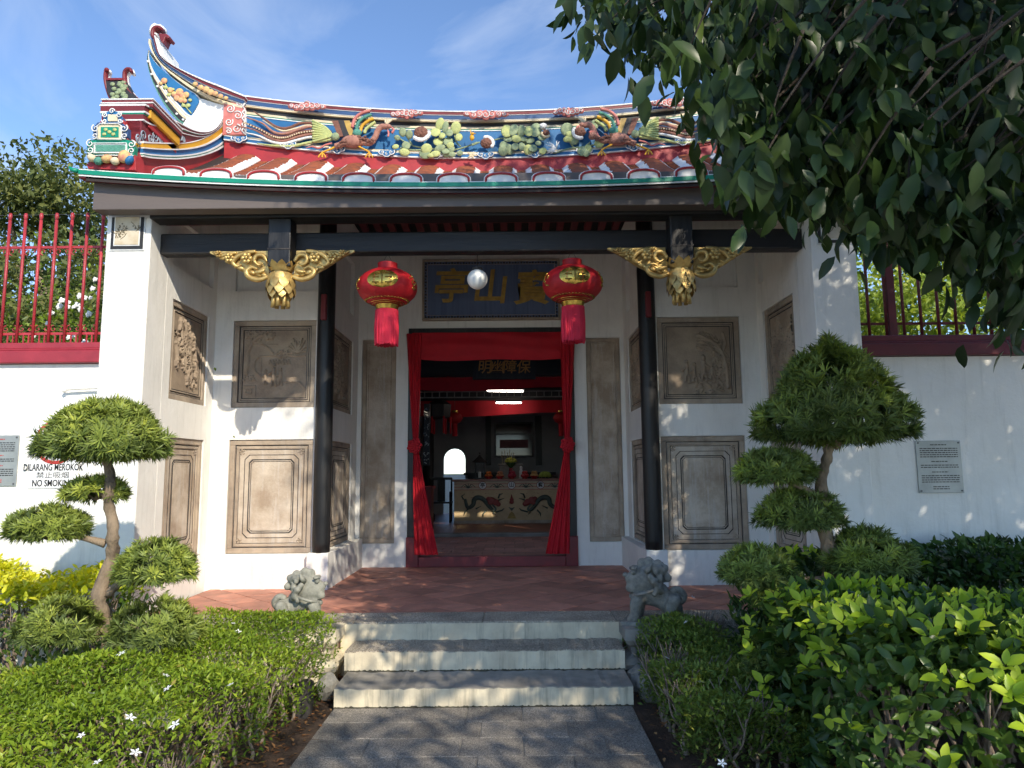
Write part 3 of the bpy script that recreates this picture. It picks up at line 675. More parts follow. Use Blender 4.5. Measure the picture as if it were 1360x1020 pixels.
for hi, lo, y, m in ((-0.030,-0.36,7.80,RED),(-0.018,-0.031,7.775,TRIMWHITE),(0.018,-0.0185,7.78,BLUE),(0.027,0.0175,7.773,TRIMWHITE),(0.052,0.0265,7.79,CREAM),(0.325,0.0515,7.832,BLUE),(0.335,0.324,7.826,TRIMWHITE),(0.348,0.3345,7.83,GREEN),(0.374,0.3475,7.826,CREAM),
                     (0.449,0.430,7.815,CREAM),(0.456,0.4485,7.810,TRIMWHITE),(0.503,0.4555,7.807,NAVY),(0.509,0.5025,7.802,TRIMWHITE),(0.543,0.5085,7.799,MAROON),(0.556,0.5425,7.793,TRIMWHITE)):
    rband('ridge_band', hi, lo, y, m, ridge, 8.08)
def spiral(m, c, r, turns=1.4, a0=0.0, sgn=1, rad0=0.007, n=16, ax=(1,0,0), az=(0,0,1), yb=0.0):
    ax, az = Vector(ax), Vector(az); pts = []
    for i in range(n+1):
        t = i/n; a = a0+sgn*turns*2*math.pi*t; q = r*(1-0.85*t); pts.append(Vector(c)+ax*q*math.cos(a)+az*q*math.sin(a)+Vector((0,-yb*t,0)))
    m.tube(pts, [rad0*(1-0.35*i/n) for i in range(n+1)], 5)
# hanging cloud tabs under the blue band
def tab_meshes():
    a = MB(); poly = [(-0.085,0.03),(-0.09,0.0),(-0.07,-0.02),(-0.045,-0.022),(-0.02,-0.045),(0.02,-0.045),(0.045,-0.022),(0.07,-0.02),(0.09,0.0),(0.085,0.03)]
    a.prism([(x,0,z) for x,z in poly], (0,0.03,0))
    b = MB(); b.tube([(x,-0.004,z) for x,z in poly[:]], 0.0065, 5)
    spiral(b, (-0.045,-0.006,0.0), 0.02, 1.2, 3.0, -1, 0.005); spiral(b, (0.045,-0.006,0.0), 0.02, 1.2, 0.14, 1, 0.005); spiral(b, (0.0,-0.006,-0.012), 0.016, 1.0, 1.5, 1, 0.005)
    return a.mesh('tab'), b.mesh('tab_line', True)
ta, tbm = tab_meshes(); ta.materials.append(BLUE); tbm.materials.append(TRIMWHITE)
for k in range(11):
    x = -2.83+0.566*k
    q = part('cloud_tab', ta, None, ridge); q.location = (x,7.745,rb(x)-0.005); q = part('cloud_tab_scroll', tbm, None, ridge); q.location = (x,7.745,rb(x)-0.005)
def cloud_meshes(w, seed):
    rr = random.Random(seed); a = MB(); b = MB(); n = 7
    for i in range(n):
        x = w*(-0.5+(i+0.5)/n); h = 0.055*(1-abs(x/w)*1.5)+0.012; z = rr.uniform(-0.012,0.012)
        a.ball((x,0,z), (w/n*0.75,0.02,h), 8, 5); spiral(b, (x,-0.02,z), h*0.75, 1.3, rr.uniform(0,6), rr.choice([-1,1]), 0.005, 12)
    return a.mesh('cloud', True), b.mesh('cloud_line', True)
for i, (px, w) in enumerate(((407,0.42),(540,0.36),(645,0.50),(755,0.34),(890,0.40))):
    p = P(px, 150, 7.72); ca, cb = cloud_meshes(w, i); ca.materials.append(PINK); cb.materials.append(TRIMWHITE)
    z = rb(p.x)+0.475
    q = part('red_cloud', ca, None, ridge); q.location = (p.x,7.735,z); q = part('red_cloud_scroll', cb, None, ridge); q.location = (p.x,7.735,z)
# end panels of coral scrolls
for sx in (-1, 1):
    m = MB(); m.box((min(sx*2.80,sx*3.03),7.765,rb(3)+0.03), (max(sx*2.80,sx*3.03),7.86,rb(3)+0.42)); q = part('scroll_panel', m, PINK, ridge)
    b = MB(); rr = random.Random(4)
    for (x, z, r) in ((2.87,0.1,0.055),(2.96,0.18,0.05),(2.86,0.26,0.055),(2.95,0.34,0.05),(2.85,0.41,0.04),(2.96,0.07,0.04)):
        spiral(b, (sx*x,7.76,rb(3)+z), r, 1.5, rr.uniform(0,6), sx, 0.008)
    m = [(sx*(2.78+0.03*(k % 2)),7.76,rb(3)+0.04+0.37*k/10) for k in range(11)]; b.tube(m, 0.009, 5); part('scroll', b, TRIMWHITE, q, smooth=True)
# ---- phoenix, traced on the ridge face
def c3(zx, zy, y=7.74): return P(300+zx/6.8, 130+zy/6.8, y)
def phoenix(sx):
    def T(pts, y=7.74):
        out = []
        for i, p in enumerate(pts): v = c3(p[0], p[1], y); out.append(Vector((v.x*-sx, v.y, v.z)))
        return out
    def ml(o, pts, r, y=7.74, seg=7, taper=True, n=6):
        L = smooth_line(T(pts, y), n); k = len(L)
        o.tube(L, [r*(0.35+0.65*min(1, 3.0*i/k)) if taper else r for i in range(k)], seg); return L
    body = MB(); ml(body, [(985,440),(1080,410),(1180,385),(1290,410),(1345,360),(1370,300),(1405,262),(1455,262)], 0.034, 7.72, 10, False)
    body.ball(T([(1150,395)],7.72)[0], (0.14,0.07,0.075), 12, 8); body.ball(T([(1470,258)],7.71)[0], (0.032,0.03,0.027), 10, 7)
    ph = part('phoenix', body, ROSE, ridge, smooth=True, label='stucco phoenix with trailing tail feathers')
    sc_ = MB(); rr = random.Random(9)
    for k in range(70):
        t_ = k/69; zx = 1010+330*t_; zy = 425-60*math.sin(t_*2.6)+rr.uniform(-34,34)*(1-abs(t_-0.4)); sc_.ball(T([(zx,zy)],7.665+0.02*rr.random())[0], (0.016,0.008,0.013), 6, 4, Matrix.Rotation(rr.uniform(-.6,.6),3,'Y'))
    part('body_scales', sc_, BROWNST, ph, kind='stuff')
    beak = MB(); ml(beak, [(1485,262),(1515,285),(1500,318)], 0.014, 7.70, 6); ml(beak, [(1460,285),(1470,320),(1465,350)], 0.012, 7.70, 6); part('beak', beak, PINK, ph, smooth=True)
    crest = MB()
    for k in range(4): ml(crest, [(1455,240),(1440+20*k,215-6*k),(1445+30*k,195)], 0.012, 7.71, 6)
    part('crest', crest, CREAM, ph, smooth=True)
    tails = [([(250,120),(350,190),(460,265),(560,275),(680,230),(800,240),(950,310)],0.018,BROWNST),([(180,175),(330,230),(430,310),(540,325),(680,280),(780,265),(950,320)],0.017,ROSE),
             ([(150,215),(300,280),(430,350),(540,360),(660,320),(800,300),(960,340)],0.021,BROWNST),([(95,250),(260,290),(400,362),(520,388),(660,348),(800,325),(950,350)],0.015,ROSE),
             ([(180,315),(300,345),(420,400),(530,412),(660,378),(780,355),(950,365)],0.016,TRIMWHITE),([(280,410),(430,432),(600,436),(750,405),(900,385),(960,375)],0.017,LIME_),([(330,200),(420,255),(520,300),(640,275),(760,250),(940,310)],0.012,CREAM)]
    for pts, r, m in tails:
        o = MB(); ml(o, pts, r, 7.75); part('tail_feather', o, m, ph, smooth=True)
    bd = MB()
    L = smooth_line(T([(165,225),(300,283),(430,350),(540,358),(660,318),(790,300)],7.725), 6)
    for p in L[::1]: bd.ball(p, 0.0105, 6, 5)
    part('feather_beads', bd, CREAM, ph, smooth=True, kind='stuff')
    fan = MB()
    for k in range(9):
        a = 0.45*k-1.9
        ml(fan, [(970,340),(900,315+20*(k-4)*0.6),(780,300+24*(k-4))], 0.013, 7.73, 6)
    part('tail_fan', fan, LIME_, ph, smooth=True, kind='stuff')
    o = MB(); o.ball(T([(990,350)],7.71)[0], (0.05,0.035,0.048), 10, 7); part('tail_root', o, SAGE, ph, smooth=True)
    for k, m in enumerate((BROWNST, BLACKP, GOLDFLAT)):
        o = MB(); x = 955+52*k
        o.prism(T([(x,205),(x+58,205),(x+105,345),(x+62,352)],7.70+0.006*k), (0,0.025,0)); part('wing', o, m, ph)
    for k, m in enumerate((PINK, TEAL, YELLOW, LIME_)):
        o = MB(); d = 34*k
        ml(o, [(1140+d*1.1,270+d*0.5),(1165+d,190+d*0.9),(1225+d*0.9,140+d),(1300+d*0.5,118+d)], 0.019, 7.72, 8, False); part('wing_plume', o, m, ph, smooth=True)
    o = MB()
    for k in range(11):
        t = k/10; a = T([(1140+165*t, 262-150*math.sin(t*1.57))],7.725)[0]; o.ball(a+Vector((0,0,0.012)), (0.011,0.008,0.013), 6, 5)
    part('plume_edge', o, CREAM, ph, smooth=True, kind='stuff')
    o = MB(); o.ball(T([(1185,315)],7.70)[0], (0.055,0.03,0.045), 10, 7); part('breast', o, TEAL, ph, smooth=True)
    for pts in ([(1010,430),(940,465),(870,490)], [(1200,440),(1260,470),(1295,490)]):
        o = MB(); ml(o, pts, 0.011, 7.71, 6, False); e = pts[-1]
        for dx in (-35, 0, 32): ml(o, [e,(e[0]+dx*0.6,e[1]+25),(e[0]+dx,e[1]+48)], 0.009, 7.70, 6)
        part('leg', o, YELLOW, ph, smooth=True)
    # blue and pink ribbon swirls below the tail
    o = MB(); ml(o, [(720,455),(780,440),(840,455),(900,425),(960,410)], 0.011, 7.74); part('ribbon', o, PINK, ph, smooth=True)
phoenix(-1); phoenix(1)
# ---- flower spray in the middle
def c4(zx, zy, y=7.74): return P(490+zx/6.8, 130+zy/6.8, y)
spray = MB()
def stem(pts, r=0.009, fn=c4): L = smooth_line([fn(a, b, 7.765) for a, b in pts], 5); spray.tube(L, r, 6)
for pts in ([(980,400),(880,440),(760,470),(600,460),(430,440),(330,400),(250,350)],[(600,460),(480,470),(380,470),(280,450)],[(760,470),(700,430),(660,380)],[(830,440),(790,400),(770,330)],[(390,420),(360,380),(330,330)],
            [(1050,400),(1180,370),(1290,350)],[(1000,400),(930,430)],[(1290,350),(1400,400),(1560,470),(1680,500)],[(1400,400),(1420,470)],
            [(1680,500),(1800,460),(1950,440),(2050,420)],[(1850,450),(1800,380)],[(1950,440),(2000,400)]): stem(pts)
spray_o = part('flower_spray', spray, SAGE, ridge, smooth=True, label='stucco spray of green leaves with peonies')
leaves4 = [(305,310,26,30),(365,330,24,30),(335,430,30,32),(255,360,22,18),(240,440,24,18),(320,490,38,24),(640,235,28,42),(690,262,22,40),(600,310,36,38),(660,340,24,26),(725,315,28,34),(785,270,36,42),(812,355,26,28),(625,395,34,36),(715,395,34,36),(520,460,38,34),(505,510,40,30),(640,455,40,22),(695,480,32,26),(745,460,24,22),(705,505,40,24),(600,505,34,22),(750,510,26,20),(820,500,22,18),(735,430,26,22),(560,520,24,16),
           (1245,300,40,46),(1305,290,34,46),(1260,370,36,26),(1330,370,34,24),(1220,440,32,40),(1265,465,30,36),(1210,480,32,34),(1320,440,26,30),(1375,300,32,40),(1440,300,34,44),(1505,290,42,58),(1390,372,34,20),(1455,385,32,24),(1565,345,34,36),(1380,440,24,28),(1440,470,34,34),(1480,455,32,32),(1455,490,26,22),(1530,410,22,20),(1570,480,28,24),(1790,285,46,44),(1810,325,24,20),(1870,315,34,38),(1800,370,36,22),(1850,385,34,28),(2040,240,26,36),(2080,412,34,28),(1930,480,38,36),(1980,460,26,30),(1960,500,26,24)]
for (zx, zy, a, b) in leaves4:
    c = c4(zx, zy, 7.73+random.uniform(-0.015,0.015)); o = MB()
    M = Matrix.Rotation(random.uniform(-.5,.5), 3, 'Y') @ Matrix.Rotation(random.uniform(-.4,.4), 3, 'X')
    o.ball(c, (a*0.00172,0.014,b*0.00178), 10, 7, M); part('leaf', o, SAGE if random.random() < 0.7 else LIME_, spray_o, smooth=True)
def peony(zx, zy, r, core, petal, wz):
    c = c4(zx, zy, 7.71); o = MB(); o.ball(c, (r,0.045,r*0.85), 12, 8)
    for k in range(14):
        a = k*2.4; q = r*0.75*math.sqrt((k+1)/14); o.ball(c+Vector((q*math.cos(a),-0.03+0.02*k/14,q*math.sin(a)*0.85)), (r*0.3,0.02,r*0.3), 7, 5)
    f = part('peony', o, core, spray_o, smooth=True); o = MB()
    for k in range(9):
        a = wz+(k-4)*0.28; p = c+Vector((r*1.05*math.cos(a),-0.005,r*1.0*math.sin(a))); o.ball(p, (r*0.36,0.02,r*0.34), 8, 6)
    part('petals', o, petal, f, smooth=True)
peony(470,315,0.085,BROWNST,TRIMWHITE,-1.25); peony(1060,410,0.07,BROWNST,TRIMWHITE,0.6); peony(1905,310,0.07,BROWNST,TRIMWHITE,-2.5); peony(2020,345,0.05,ROSE,PINK,1.0); peony(1600,320,0.045,BROWNST,CREAM,-2.0); peony(1575,265,0.035,TRIMWHITE,TRIMWHITE,1.5)
o = MB()
for k in range(16):
    a = random.uniform(-.9,2.2); c = c4(1690,460,7.72); L_ = random.uniform(0.05,0.13); o.tube([c, c+Vector((-L_*0.5*math.cos(a),-0.02,L_*0.6*math.sin(a))), c+Vector((-L_*math.cos(a),-0.01,L_*math.sin(a)))], [0.008,0.006,0.003], 5)
part('tendrils', o, TRIMWHITE, spray_o, smooth=True, kind='stuff')
def bird(zx, zy, m, s=1.0):
    c = c4(zx, zy, 7.70); o = MB(); o.ball(c, (0.028*s,0.024,0.034*s), 9, 7); o.ball(c+Vector((0.008,-0.005,0.045*s)), 0.019*s, 8, 6); o.tube([c+Vector((0.0,0,-0.02)), c+Vector((-0.02,0,0.10*s))], [0.012,0.004], 6)
    o.tube([c+Vector((0.02,-0.01,0.05*s)), c+Vector((0.05*s,-0.015,0.04*s))], [0.008,0.002], 5); part('bird', o, m, spray_o, smooth=True)
bird(930,360,YELLOW)
c = c4(930,520,7.70); o = MB()
for a in range(5): o.tube([c, c+Vector((0.06*math.cos(a*1.256),0,0.045*math.sin(a*1.256)+0.0))], [0.018,0.006], 6)
part('butterfly', o, CREAM, spray_o, smooth=True)
# ================================================================== swallowtail ends of the ridge
def ctop(zx, zy, y=7.75, sx=-1): v = P(90+zx/5.667, 20+zy/5.667, y); return Vector((v.x*-sx, v.y, v.z))
FLOWER = mat('painted_flower_stucco', (0.66,0.50,0.18), (0.60,0.22,0.16), rough=0.7, scale=22, bump=0.2)
for sx in (-1, 1):
    def tr(pts, y=7.76, n=5): return smooth_line([ctop(a, b, y, sx) for a, b in pts], n)
    outer = [(1310,700),(1100,640),(950,566),(800,460),(700,375),(640,292),(610,220),(608,180)]    # underside of the cap, from ridge to tip
    inner = [(1345,622),(1195,560),(1050,505),(900,440),(780,374),(715,318),(690,240),(672,170)]    # top edge of the cap
    A, B = tr(inner), tr(outer)
    horn = None
    def lerp(A, B, t): return [a.lerp(b, t) for a, b in zip(A, B)]
    for t0, t1, y, m in ((0.0,0.10,-0.05,TRIMWHITE),(0.09,0.30,-0.035,MAROON),(0.29,0.36,-0.025,TRIMWHITE),(0.35,0.60,-0.015,NAVY),(0.59,0.67,-0.005,TRIMWHITE),(0.66,0.82,0.03,BLACKP),(0.81,1.0,0.0,CREAM)):
        b = MB(); b.band(lerp(A,B,t0), lerp(A,B,t1), (0,y,0), (0,0.34-y*2,0))
        o = part('ridge_horn' if horn is None else 'horn_band', b, m, ridge if horn is None else horn)
        horn = horn or o
    # curled tip
    o = MB(); o.tube(tr([(672,180),(652,140),(668,108),(700,100),(722,122),(708,138),(694,126)],7.85), [0.055]*3+[0.05]*10+[0.035]*8+[0.02]*10, 8, flat=(1,1.8,1)); part('curled_tip', o, TRIMWHITE, horn, smooth=True)
    o = MB(); o.tube(tr([(672,200),(650,165),(660,122),(694,108),(712,120)],7.80), [0.03]*21, 8, flat=(1,2.4,1)); part('curled_tip', o, MAROON, horn, smooth=True)
    o = MB(); o.prism([ctop(a,b,7.70,sx) for a, b in ((680,135),(745,140),(770,160),(755,178),(735,165),(715,215),(695,190))], (0,0.14,0)); part('tip_scroll', o, MAROON, horn, bevel=0.01)
    o = MB(); o.prism([ctop(a,b,7.74,sx) for a, b in ((676,170),(716,222),(720,290),(760,350),(700,300),(672,230))], (0,0.40,0)); part('tip_face', o, TRIMWHITE, horn)
    # crescent panel below the cap
    low = [(604,255),(592,330),(608,430),(640,520),(700,640),(780,750),(835,805),(885,822)]
    up = [(608,280),(640,330),(700,395),(790,470),(880,535),(960,585),(985,620),(985,640)]
    Lw, Up = tr(low), tr(up)
    o = MB(); o.band(Up, Lw, (0,0.03,0), (0,0.26,0)); cres = part('crescent', o, TRIMWHITE, horn)
    for t0, t1, y, m in ((0.04,0.62,0.018,BLUE),(0.62,0.66,0.006,TRIMWHITE),(0.66,0.70,0.010,CREAM),(0.70,0.74,0.008,TRIMWHITE),(0.74,0.80,0.012,CREAM),(0.80,0.93,0.014,BLACKP),(0.93,0.97,0.010,TEAL)):
        o = MB(); o.band(lerp(Up,Lw,t0), lerp(Up,Lw,t1), (0,y,0), (0,0.05,0)); part('crescent_band', o, m, cres)
    o = MB()
    for k in range(6, len(Up)-2, 5): o.ball(lerp(Up,Lw,0.865)[k]+Vector((0,0.008,0)), (0.016,0.012,0.016), 8, 6)
    part('dots', o, TRIMWHITE, cres, smooth=True, kind='stuff')
    fl = MB()
    for (zx, zy, r) in ((725,495,24),(700,515,14),(770,565,22),(800,595,22),(840,580,30),(865,610,26),(820,625,24),(890,600,24),(880,645,18),(850,640,22)): fl.ball(ctop(zx,zy,7.76,sx), (r*0.0016,0.016,r*0.0016), 9, 6)
    part('flower', fl, FLOWER, cres, smooth=True, kind='stuff')
    lf = MB()
    for (zx, zy, r) in ((735,545,18),(760,600,16),(905,680,18),(870,680,16),(790,560,14),(920,640,14)): lf.ball(ctop(zx,zy,7.765,sx), (r*0.0017,0.012,r*0.0013), 8, 6)
    lf.tube(tr([(725,500),(780,600),(860,660),(930,740)],7.765), 0.007, 6); part('flower_stem', lf, LIME_, cres, smooth=True)
    # plain white wall between the crescent and the descending ridge
    o = MB(); o.prism([ctop(a,b,7.80,sx) for a, b in ((985,622),(1120,665),(1340,715),(1340,900),(1080,800),(1000,830),(885,825),(930,760),(985,640))], (0,0.2,0)); part('end_wall', o, TRIMWHITE, horn)
    fl = MB()
    for k, (zx, zy, r) in enumerate(((960,520,26),(1000,545,30),(1040,560,34),(1075,580,34),(1110,590,28),(1150,610,26),(1190,625,22))): fl.ball(ctop(zx,zy,7.70,sx), (r*0.0013,0.02,r*0.0011), 8, 6)
    part('ridge_flower', fl, FLOWER, horn, smooth=True)
# ================================================================== descending side ridges with their painted end piers
XG, XG2 = 3.08, 3.40
for sx in (-1, 1):
    def q(px, py, x=XG): v = PX(px, py, -x); return Vector((x*sx, v.y, v.z))
    def ln(pts, x=XG, n=5): return smooth_line([q(a, b, x) for a, b in pts], n)
    top = [(186,138),(196,143),(216,154),(238,166),(250,172),(262,175),(274,174),(284,167),(291,155),(295,140)]
    red_lo = [(186,160),(196,166),(216,171),(238,177),(250,180),(264,182),(278,178),(289,169),(295,158),(299,146)]
    yel_hi = [(186,190),(196,190.5),(216,191),(235,191),(252,189),(267,184),(280,177),(289,170),(295,163),(300,155)]
    yel_lo = [(186,195.5),(196,196.5),(216,197.5),(235,197.5),(253,195.5),(269,191),(282,184),(291,177),(297,170),(301,163)]
    blu_lo = [(186,203),(196,204.5),(216,206),(235,206),(255,204),(271,200),(284,194),(293,188),(298,183),(302,178)]
    wht_lo = [(186,208),(196,210),(216,211.5),(235,211.5),(256,209),(272,205),(286,199.5),(294,194.5),(299,190.5),(303,187)]
    bot = [(186,232),(196,232),(216,232),(235,232),(256,231),(272,230),(286,228),(294,226),(299,224),(303,222)]
    W_ = Vector((sx*(XG2-XG),0,0))
    body = MB(); body.band(ln(red_lo), ln(bot), (0,0,0), W_); sr = part('side_ridge', body, RED, GH, label='descending side ridge painted in red, yellow, blue and white bands')
    def strip(a, b, push, m, nm='ridge_band'):
        o = MB(); o.band(ln(a), ln(b), (-sx*push,0,0), W_+Vector((2*sx*push,0,0))); return part(nm, o, m, sr)
    def mix(a, b, t): return [(x0+(x1-x0)*t, y0+(y1-y0)*t) for (x0,y0),(x1,y1) in zip(a,b)]
    strip(top, mix(top,red_lo,0.10), 0.05, TRIMWHITE); strip(mix(top,red_lo,0.10), mix(top,red_lo,0.42), 0.04, MAROON); strip(mix(top,red_lo,0.42), mix(top,red_lo,0.52), 0.045, TRIMWHITE)
    strip(mix(top,red_lo,0.52), mix(top,red_lo,0.62), 0.035, GREEN); strip(mix(top,red_lo,0.62), mix(top,red_lo,0.92), 0.03, MAROON); strip(mix(top,red_lo,0.92), red_lo, 0.035, TRIMWHITE)
    strip(mix(red_lo,yel_hi,0.0), mix(red_lo,yel_hi,0.92), 0.012, MAROON, 'painted_field'); strip(mix(red_lo,yel_hi,0.92), yel_hi, 0.035, TRIMWHITE)
    strip(yel_hi, yel_lo, 0.03, YELLOW); strip(yel_lo, mix(yel_lo,blu_lo,0.2), 0.04, TRIMWHITE); strip(mix(yel_lo,blu_lo,0.2), blu_lo, 0.025, BLUE)
    strip(blu_lo, mix(blu_lo,wht_lo,0.35), 0.035, TRIMWHITE); strip(mix(blu_lo,wht_lo,0.35), mix(blu_lo,wht_lo,0.65), 0.028, GREEN); strip(mix(blu_lo,wht_lo,0.65), wht_lo, 0.035, TRIMWHITE)
    # grey-blue cloud scrolls on the red field
    b = MB(); rr = random.Random(2)
    for (px, py, r) in ((184,184,6),(191,180,7),(200,184,6),(206,180,7),(214,185,5),(222,180,7),(228,185,5),(239,181,6),(244,186,4)):
        c = q(px, py, XG-0.02); spiral(b, c, r*0.0085, 1.6, rr.uniform(0,6), -1, 0.007, 16, (0,1,0), (0,0,1))
    part('cloud_scroll', b, mat('grey_blue_paint', (0.34,0.40,0.46), (0.26,0.32,0.38)), sr, smooth=True, kind='stuff')
    # cornice block at the front with upturned horn
    fx = sorted((sx*(XG-0.03), sx*(XG2+0.02)))
    z0, z1 = q(176,162).z, q(150,138).z
    yb = q(190,150).y
    def blk(nm, za, zb, g, m, y1=6.75): o = MB(); o.box((fx[0]-g,6.21-g,za), (fx[1]+g,y1,zb)); return part(nm, o, m, sr, bevel=0.004)
    zt = 5.07
    blk('cornice', zt-0.24, zt-0.165, 0.0, RED); blk('cornice', zt-0.165, zt-0.085, 0.03, YELLOW); blk('cornice', zt-0.085, zt-0.07, 0.045, BLACKP)
    blk('cornice', zt-0.07, zt-0.036, 0.05, MAROON); blk('cornice', zt-0.036, zt-0.024, 0.058, TRIMWHITE); blk('cornice', zt-0.024, zt, 0.05, MAROON); blk('cornice', zt, zt+0.012, 0.058, TRIMWHITE)
    xm0, xm1 = fx
    bk = MB(); bk.prism([(sx*x_,6.20,zt+z_) for x_, z_ in ((3.40,0.012),(3.45,0.10),(3.475,0.22),(3.29,0.22),(3.22,0.10),(3.14,0.012))], (0,0.07,0))
    hp = part('small_horn', bk, BLACKP, sr)
    for which in (0, 1):
        for mm, r, dy in ((TRIMWHITE,0.021,0.02),(MAROON,0.018,-0.012)):
            o = MB(); X0 = (3.40,3.45,3.48,3.475,3.46,3.455) if which == 0 else (3.10,3.20,3.285,3.30,3.25,3.225); Z0 = (0.0,0.10,0.22,0.30,0.325,0.30) if which == 0 else (0.0,0.06,0.17,0.29,0.325,0.285)
            pts = smooth_line([(sx*x_,6.26-0.012*k_+dy,zt+z_) for k_, (x_, z_) in enumerate(zip(X0,Z0))], 5); o.tube(pts, [r]*20+[r*0.8]*6, 7, flat=(1,1.9,1)); part('horn_fin', o, mm, hp, smooth=True)
    o = MB(); o.box((min(sx*3.46,sx*3.29),6.19,zt+0.215), (max(sx*3.46,sx*3.29),6.26,zt+0.235)); part('horn_rail', o, MAROON, hp)
    fl = MB(); rr = random.Random(8)
    for k in range(22): fl.ball((sx*(3.26+0.13*rr.random()+0.03*(k/22)), 6.197, zt+0.03+0.17*k/22), (0.026,0.012,0.02), 7, 5)
    part('horn_flowers', fl, SAGE, hp, smooth=True, kind='stuff')
    # end pier: scrolled frames with painted pictures
    yf = 6.0
    def e(px, py): v = P(px, py, yf); return Vector((v.x*-sx, v.y, v.z))
    def plate(nm, pts, m, dy, th, par): o = MB(); o.prism([e(a,b)+Vector((0,dy,0)) for a, b in pts], (0,th,0)); return part(nm, o, m, par, bevel=0.003)
    pier = plate('end_pier', ((114,222),(112,216),(118,212),(118,196),(122,186),(128,162),(136,152),(140,148),(154,148),(160,154),(164,165),(168,188),(176,196),(178,224)), RED, 0.03, 0.16, sr)
    plate('scroll_frame', ((115,206),(114,192),(118,185),(128,184),(166,184),(174,186),(178,194),(176,206)), GREEN, 0.015, 0.06, pier)
    plate('picture', ((124,203),(124,190),(168,190),(168,203)), TRIMWHITE, 0.008, 0.03, pier); plate('picture', ((126,201),(126,192),(166,192),(166,201)), TEAL, 0.004, 0.02, pier)
    plate('scroll_frame', ((128,186),(122,180),(122,168),(128,161),(160,161),(168,168),(168,180),(163,186)), NAVY, 0.018, 0.06, pier)
    plate('picture', ((129,185),(129,166),(134,164),(156,164),(161,166),(161,185)), CREAM, 0.010, 0.03, pier); plate('picture', ((133,182),(133,168),(157,168),(157,182)), GREEN, 0.006, 0.02, pier)
    plate('scroll_frame', ((136,163),(135,154),(140,147),(147,144),(154,147),(161,154),(160,163)), BLUE, 0.02, 0.06, pier); plate('picture', ((142,160),(142,151),(155,151),(155,160)), CREAM, 0.010, 0.03, pier)
    w = MB(); pxm = 0.0067
    for (px, py, r, a0, sg) in ((119,190,5.5,1.5,1),(119,199,5,4,1),(174,191,5.5,1.5,-1),(174,200,5,5,-1),(126,170,5.5,2,1),(125,180,4.5,4,1),(164,170,5.5,1,-1),(165,180,4.5,5,-1),(139,152,4,2,1),(157,152,4,1,-1),(148,147,4,0,1),(138,160,3.5,3,1),(159,160,3.5,0,-1)):
        spiral(w, e(px,py)+Vector((0,0.006,0)), r*pxm, 1.3, a0, sg*(-sx), 0.0065, 14)
    for pts in (((124,203),(124,190),(168,190),(168,203),(124,203)),((129,185),(129,167),(133,164),(157,164),(161,167),(161,185),(129,185)),((115,207),(146,206),(177,207))): w.tube([e(a,b)+Vector((0,0.0,0)) for a, b in pts], 0.005, 5)
    part('white_scrollwork', w, TRIMWHITE, pier, smooth=True)
    dr = MB(); rr = random.Random(5)
    for (px, py) in ((140,172),(145,175),(150,178),(138,178),(152,172)): dr.ball(e(px,py)+Vector((0,0.004,0)), (0.02,0.008,0.016), 8, 5)
    part('painted_flower', dr, LIME_, pier, smooth=True)
    for k, (px, py, rx_, rz_, m) in enumerate(((122,210,0.035,0.04,CREAM),(131,214,0.04,0.035,TEAL),(142,211,0.05,0.038,FLOWER),(153,214,0.04,0.035,CREAM),(165,208,0.055,0.06,FLOWER),(172,213,0.03,0.045,BLUE))):
        o = MB(); o.ball(e(px,py)+Vector((0,0.0,0)), (rx_,0.04,rz_), 10, 7, Matrix.Rotation(0.3*(k-3), 3, 'Y')); part('stucco_scroll', o, m, pier, smooth=True)
# painted tile pictures at the pillar heads
PICT = mat('ink_picture', (0.62,0.55,0.42), (0.50,0.40,0.26), rough=0.7, scale=9, bump=0.1)
INK = mat('ink_strokes', (0.10,0.09,0.06), (0.22,0.16,0.08), rough=0.7, scale=20)
for sx in (-1, 1):
    x0, x1 = sorted((3.10*sx, 3.42*sx)); z0, z1 = 3.70, 4.015
    m = MB(); m.box((x0,YP-0.012,z0), (x1,YP+0.01,z1)); fr = part('painted_panel', m, TRIMWHITE, GH)
    m = MB(); m.box((x0+0.012,YP-0.018,z0+0.012), (x1-0.012,YP,z1)); part('border', m, BLACKP, fr)
    m = MB(); m.box((x0+0.04,YP-0.022,z0+0.04), (x1-0.04,YP,z1)); part('border', m, TRIMWHITE, fr)
    m = MB(); m.box((x0+0.05,YP-0.026,z0+0.05), (x1-0.05,YP,z1)); part('picture', m, PICT, fr)
    m = MB(); rr = random.Random(11)
    for k in range(9):
        x = rr.uniform(x0+0.07,x1-0.07); z = rr.uniform(z0+0.07,z1-0.12); a = rr.uniform(0.3,2.8); l = rr.uniform(0.03,0.09)
        m.tube([(x,YP-0.0265,z),(x+l*0.5*math.cos(a)+0.01,YP-0.0265,z+l*0.5),(x+l*math.cos(a),YP-0.0265,z+l)], 0.003, 4)
        for _ in range(4): m.ball((x+rr.uniform(-.03,.03),YP-0.0265,z+rr.uniform(0,.08)), (0.009,0.002,0.006), 6, 4)
    part('ink_tree', m, INK, fr, kind='stuff')
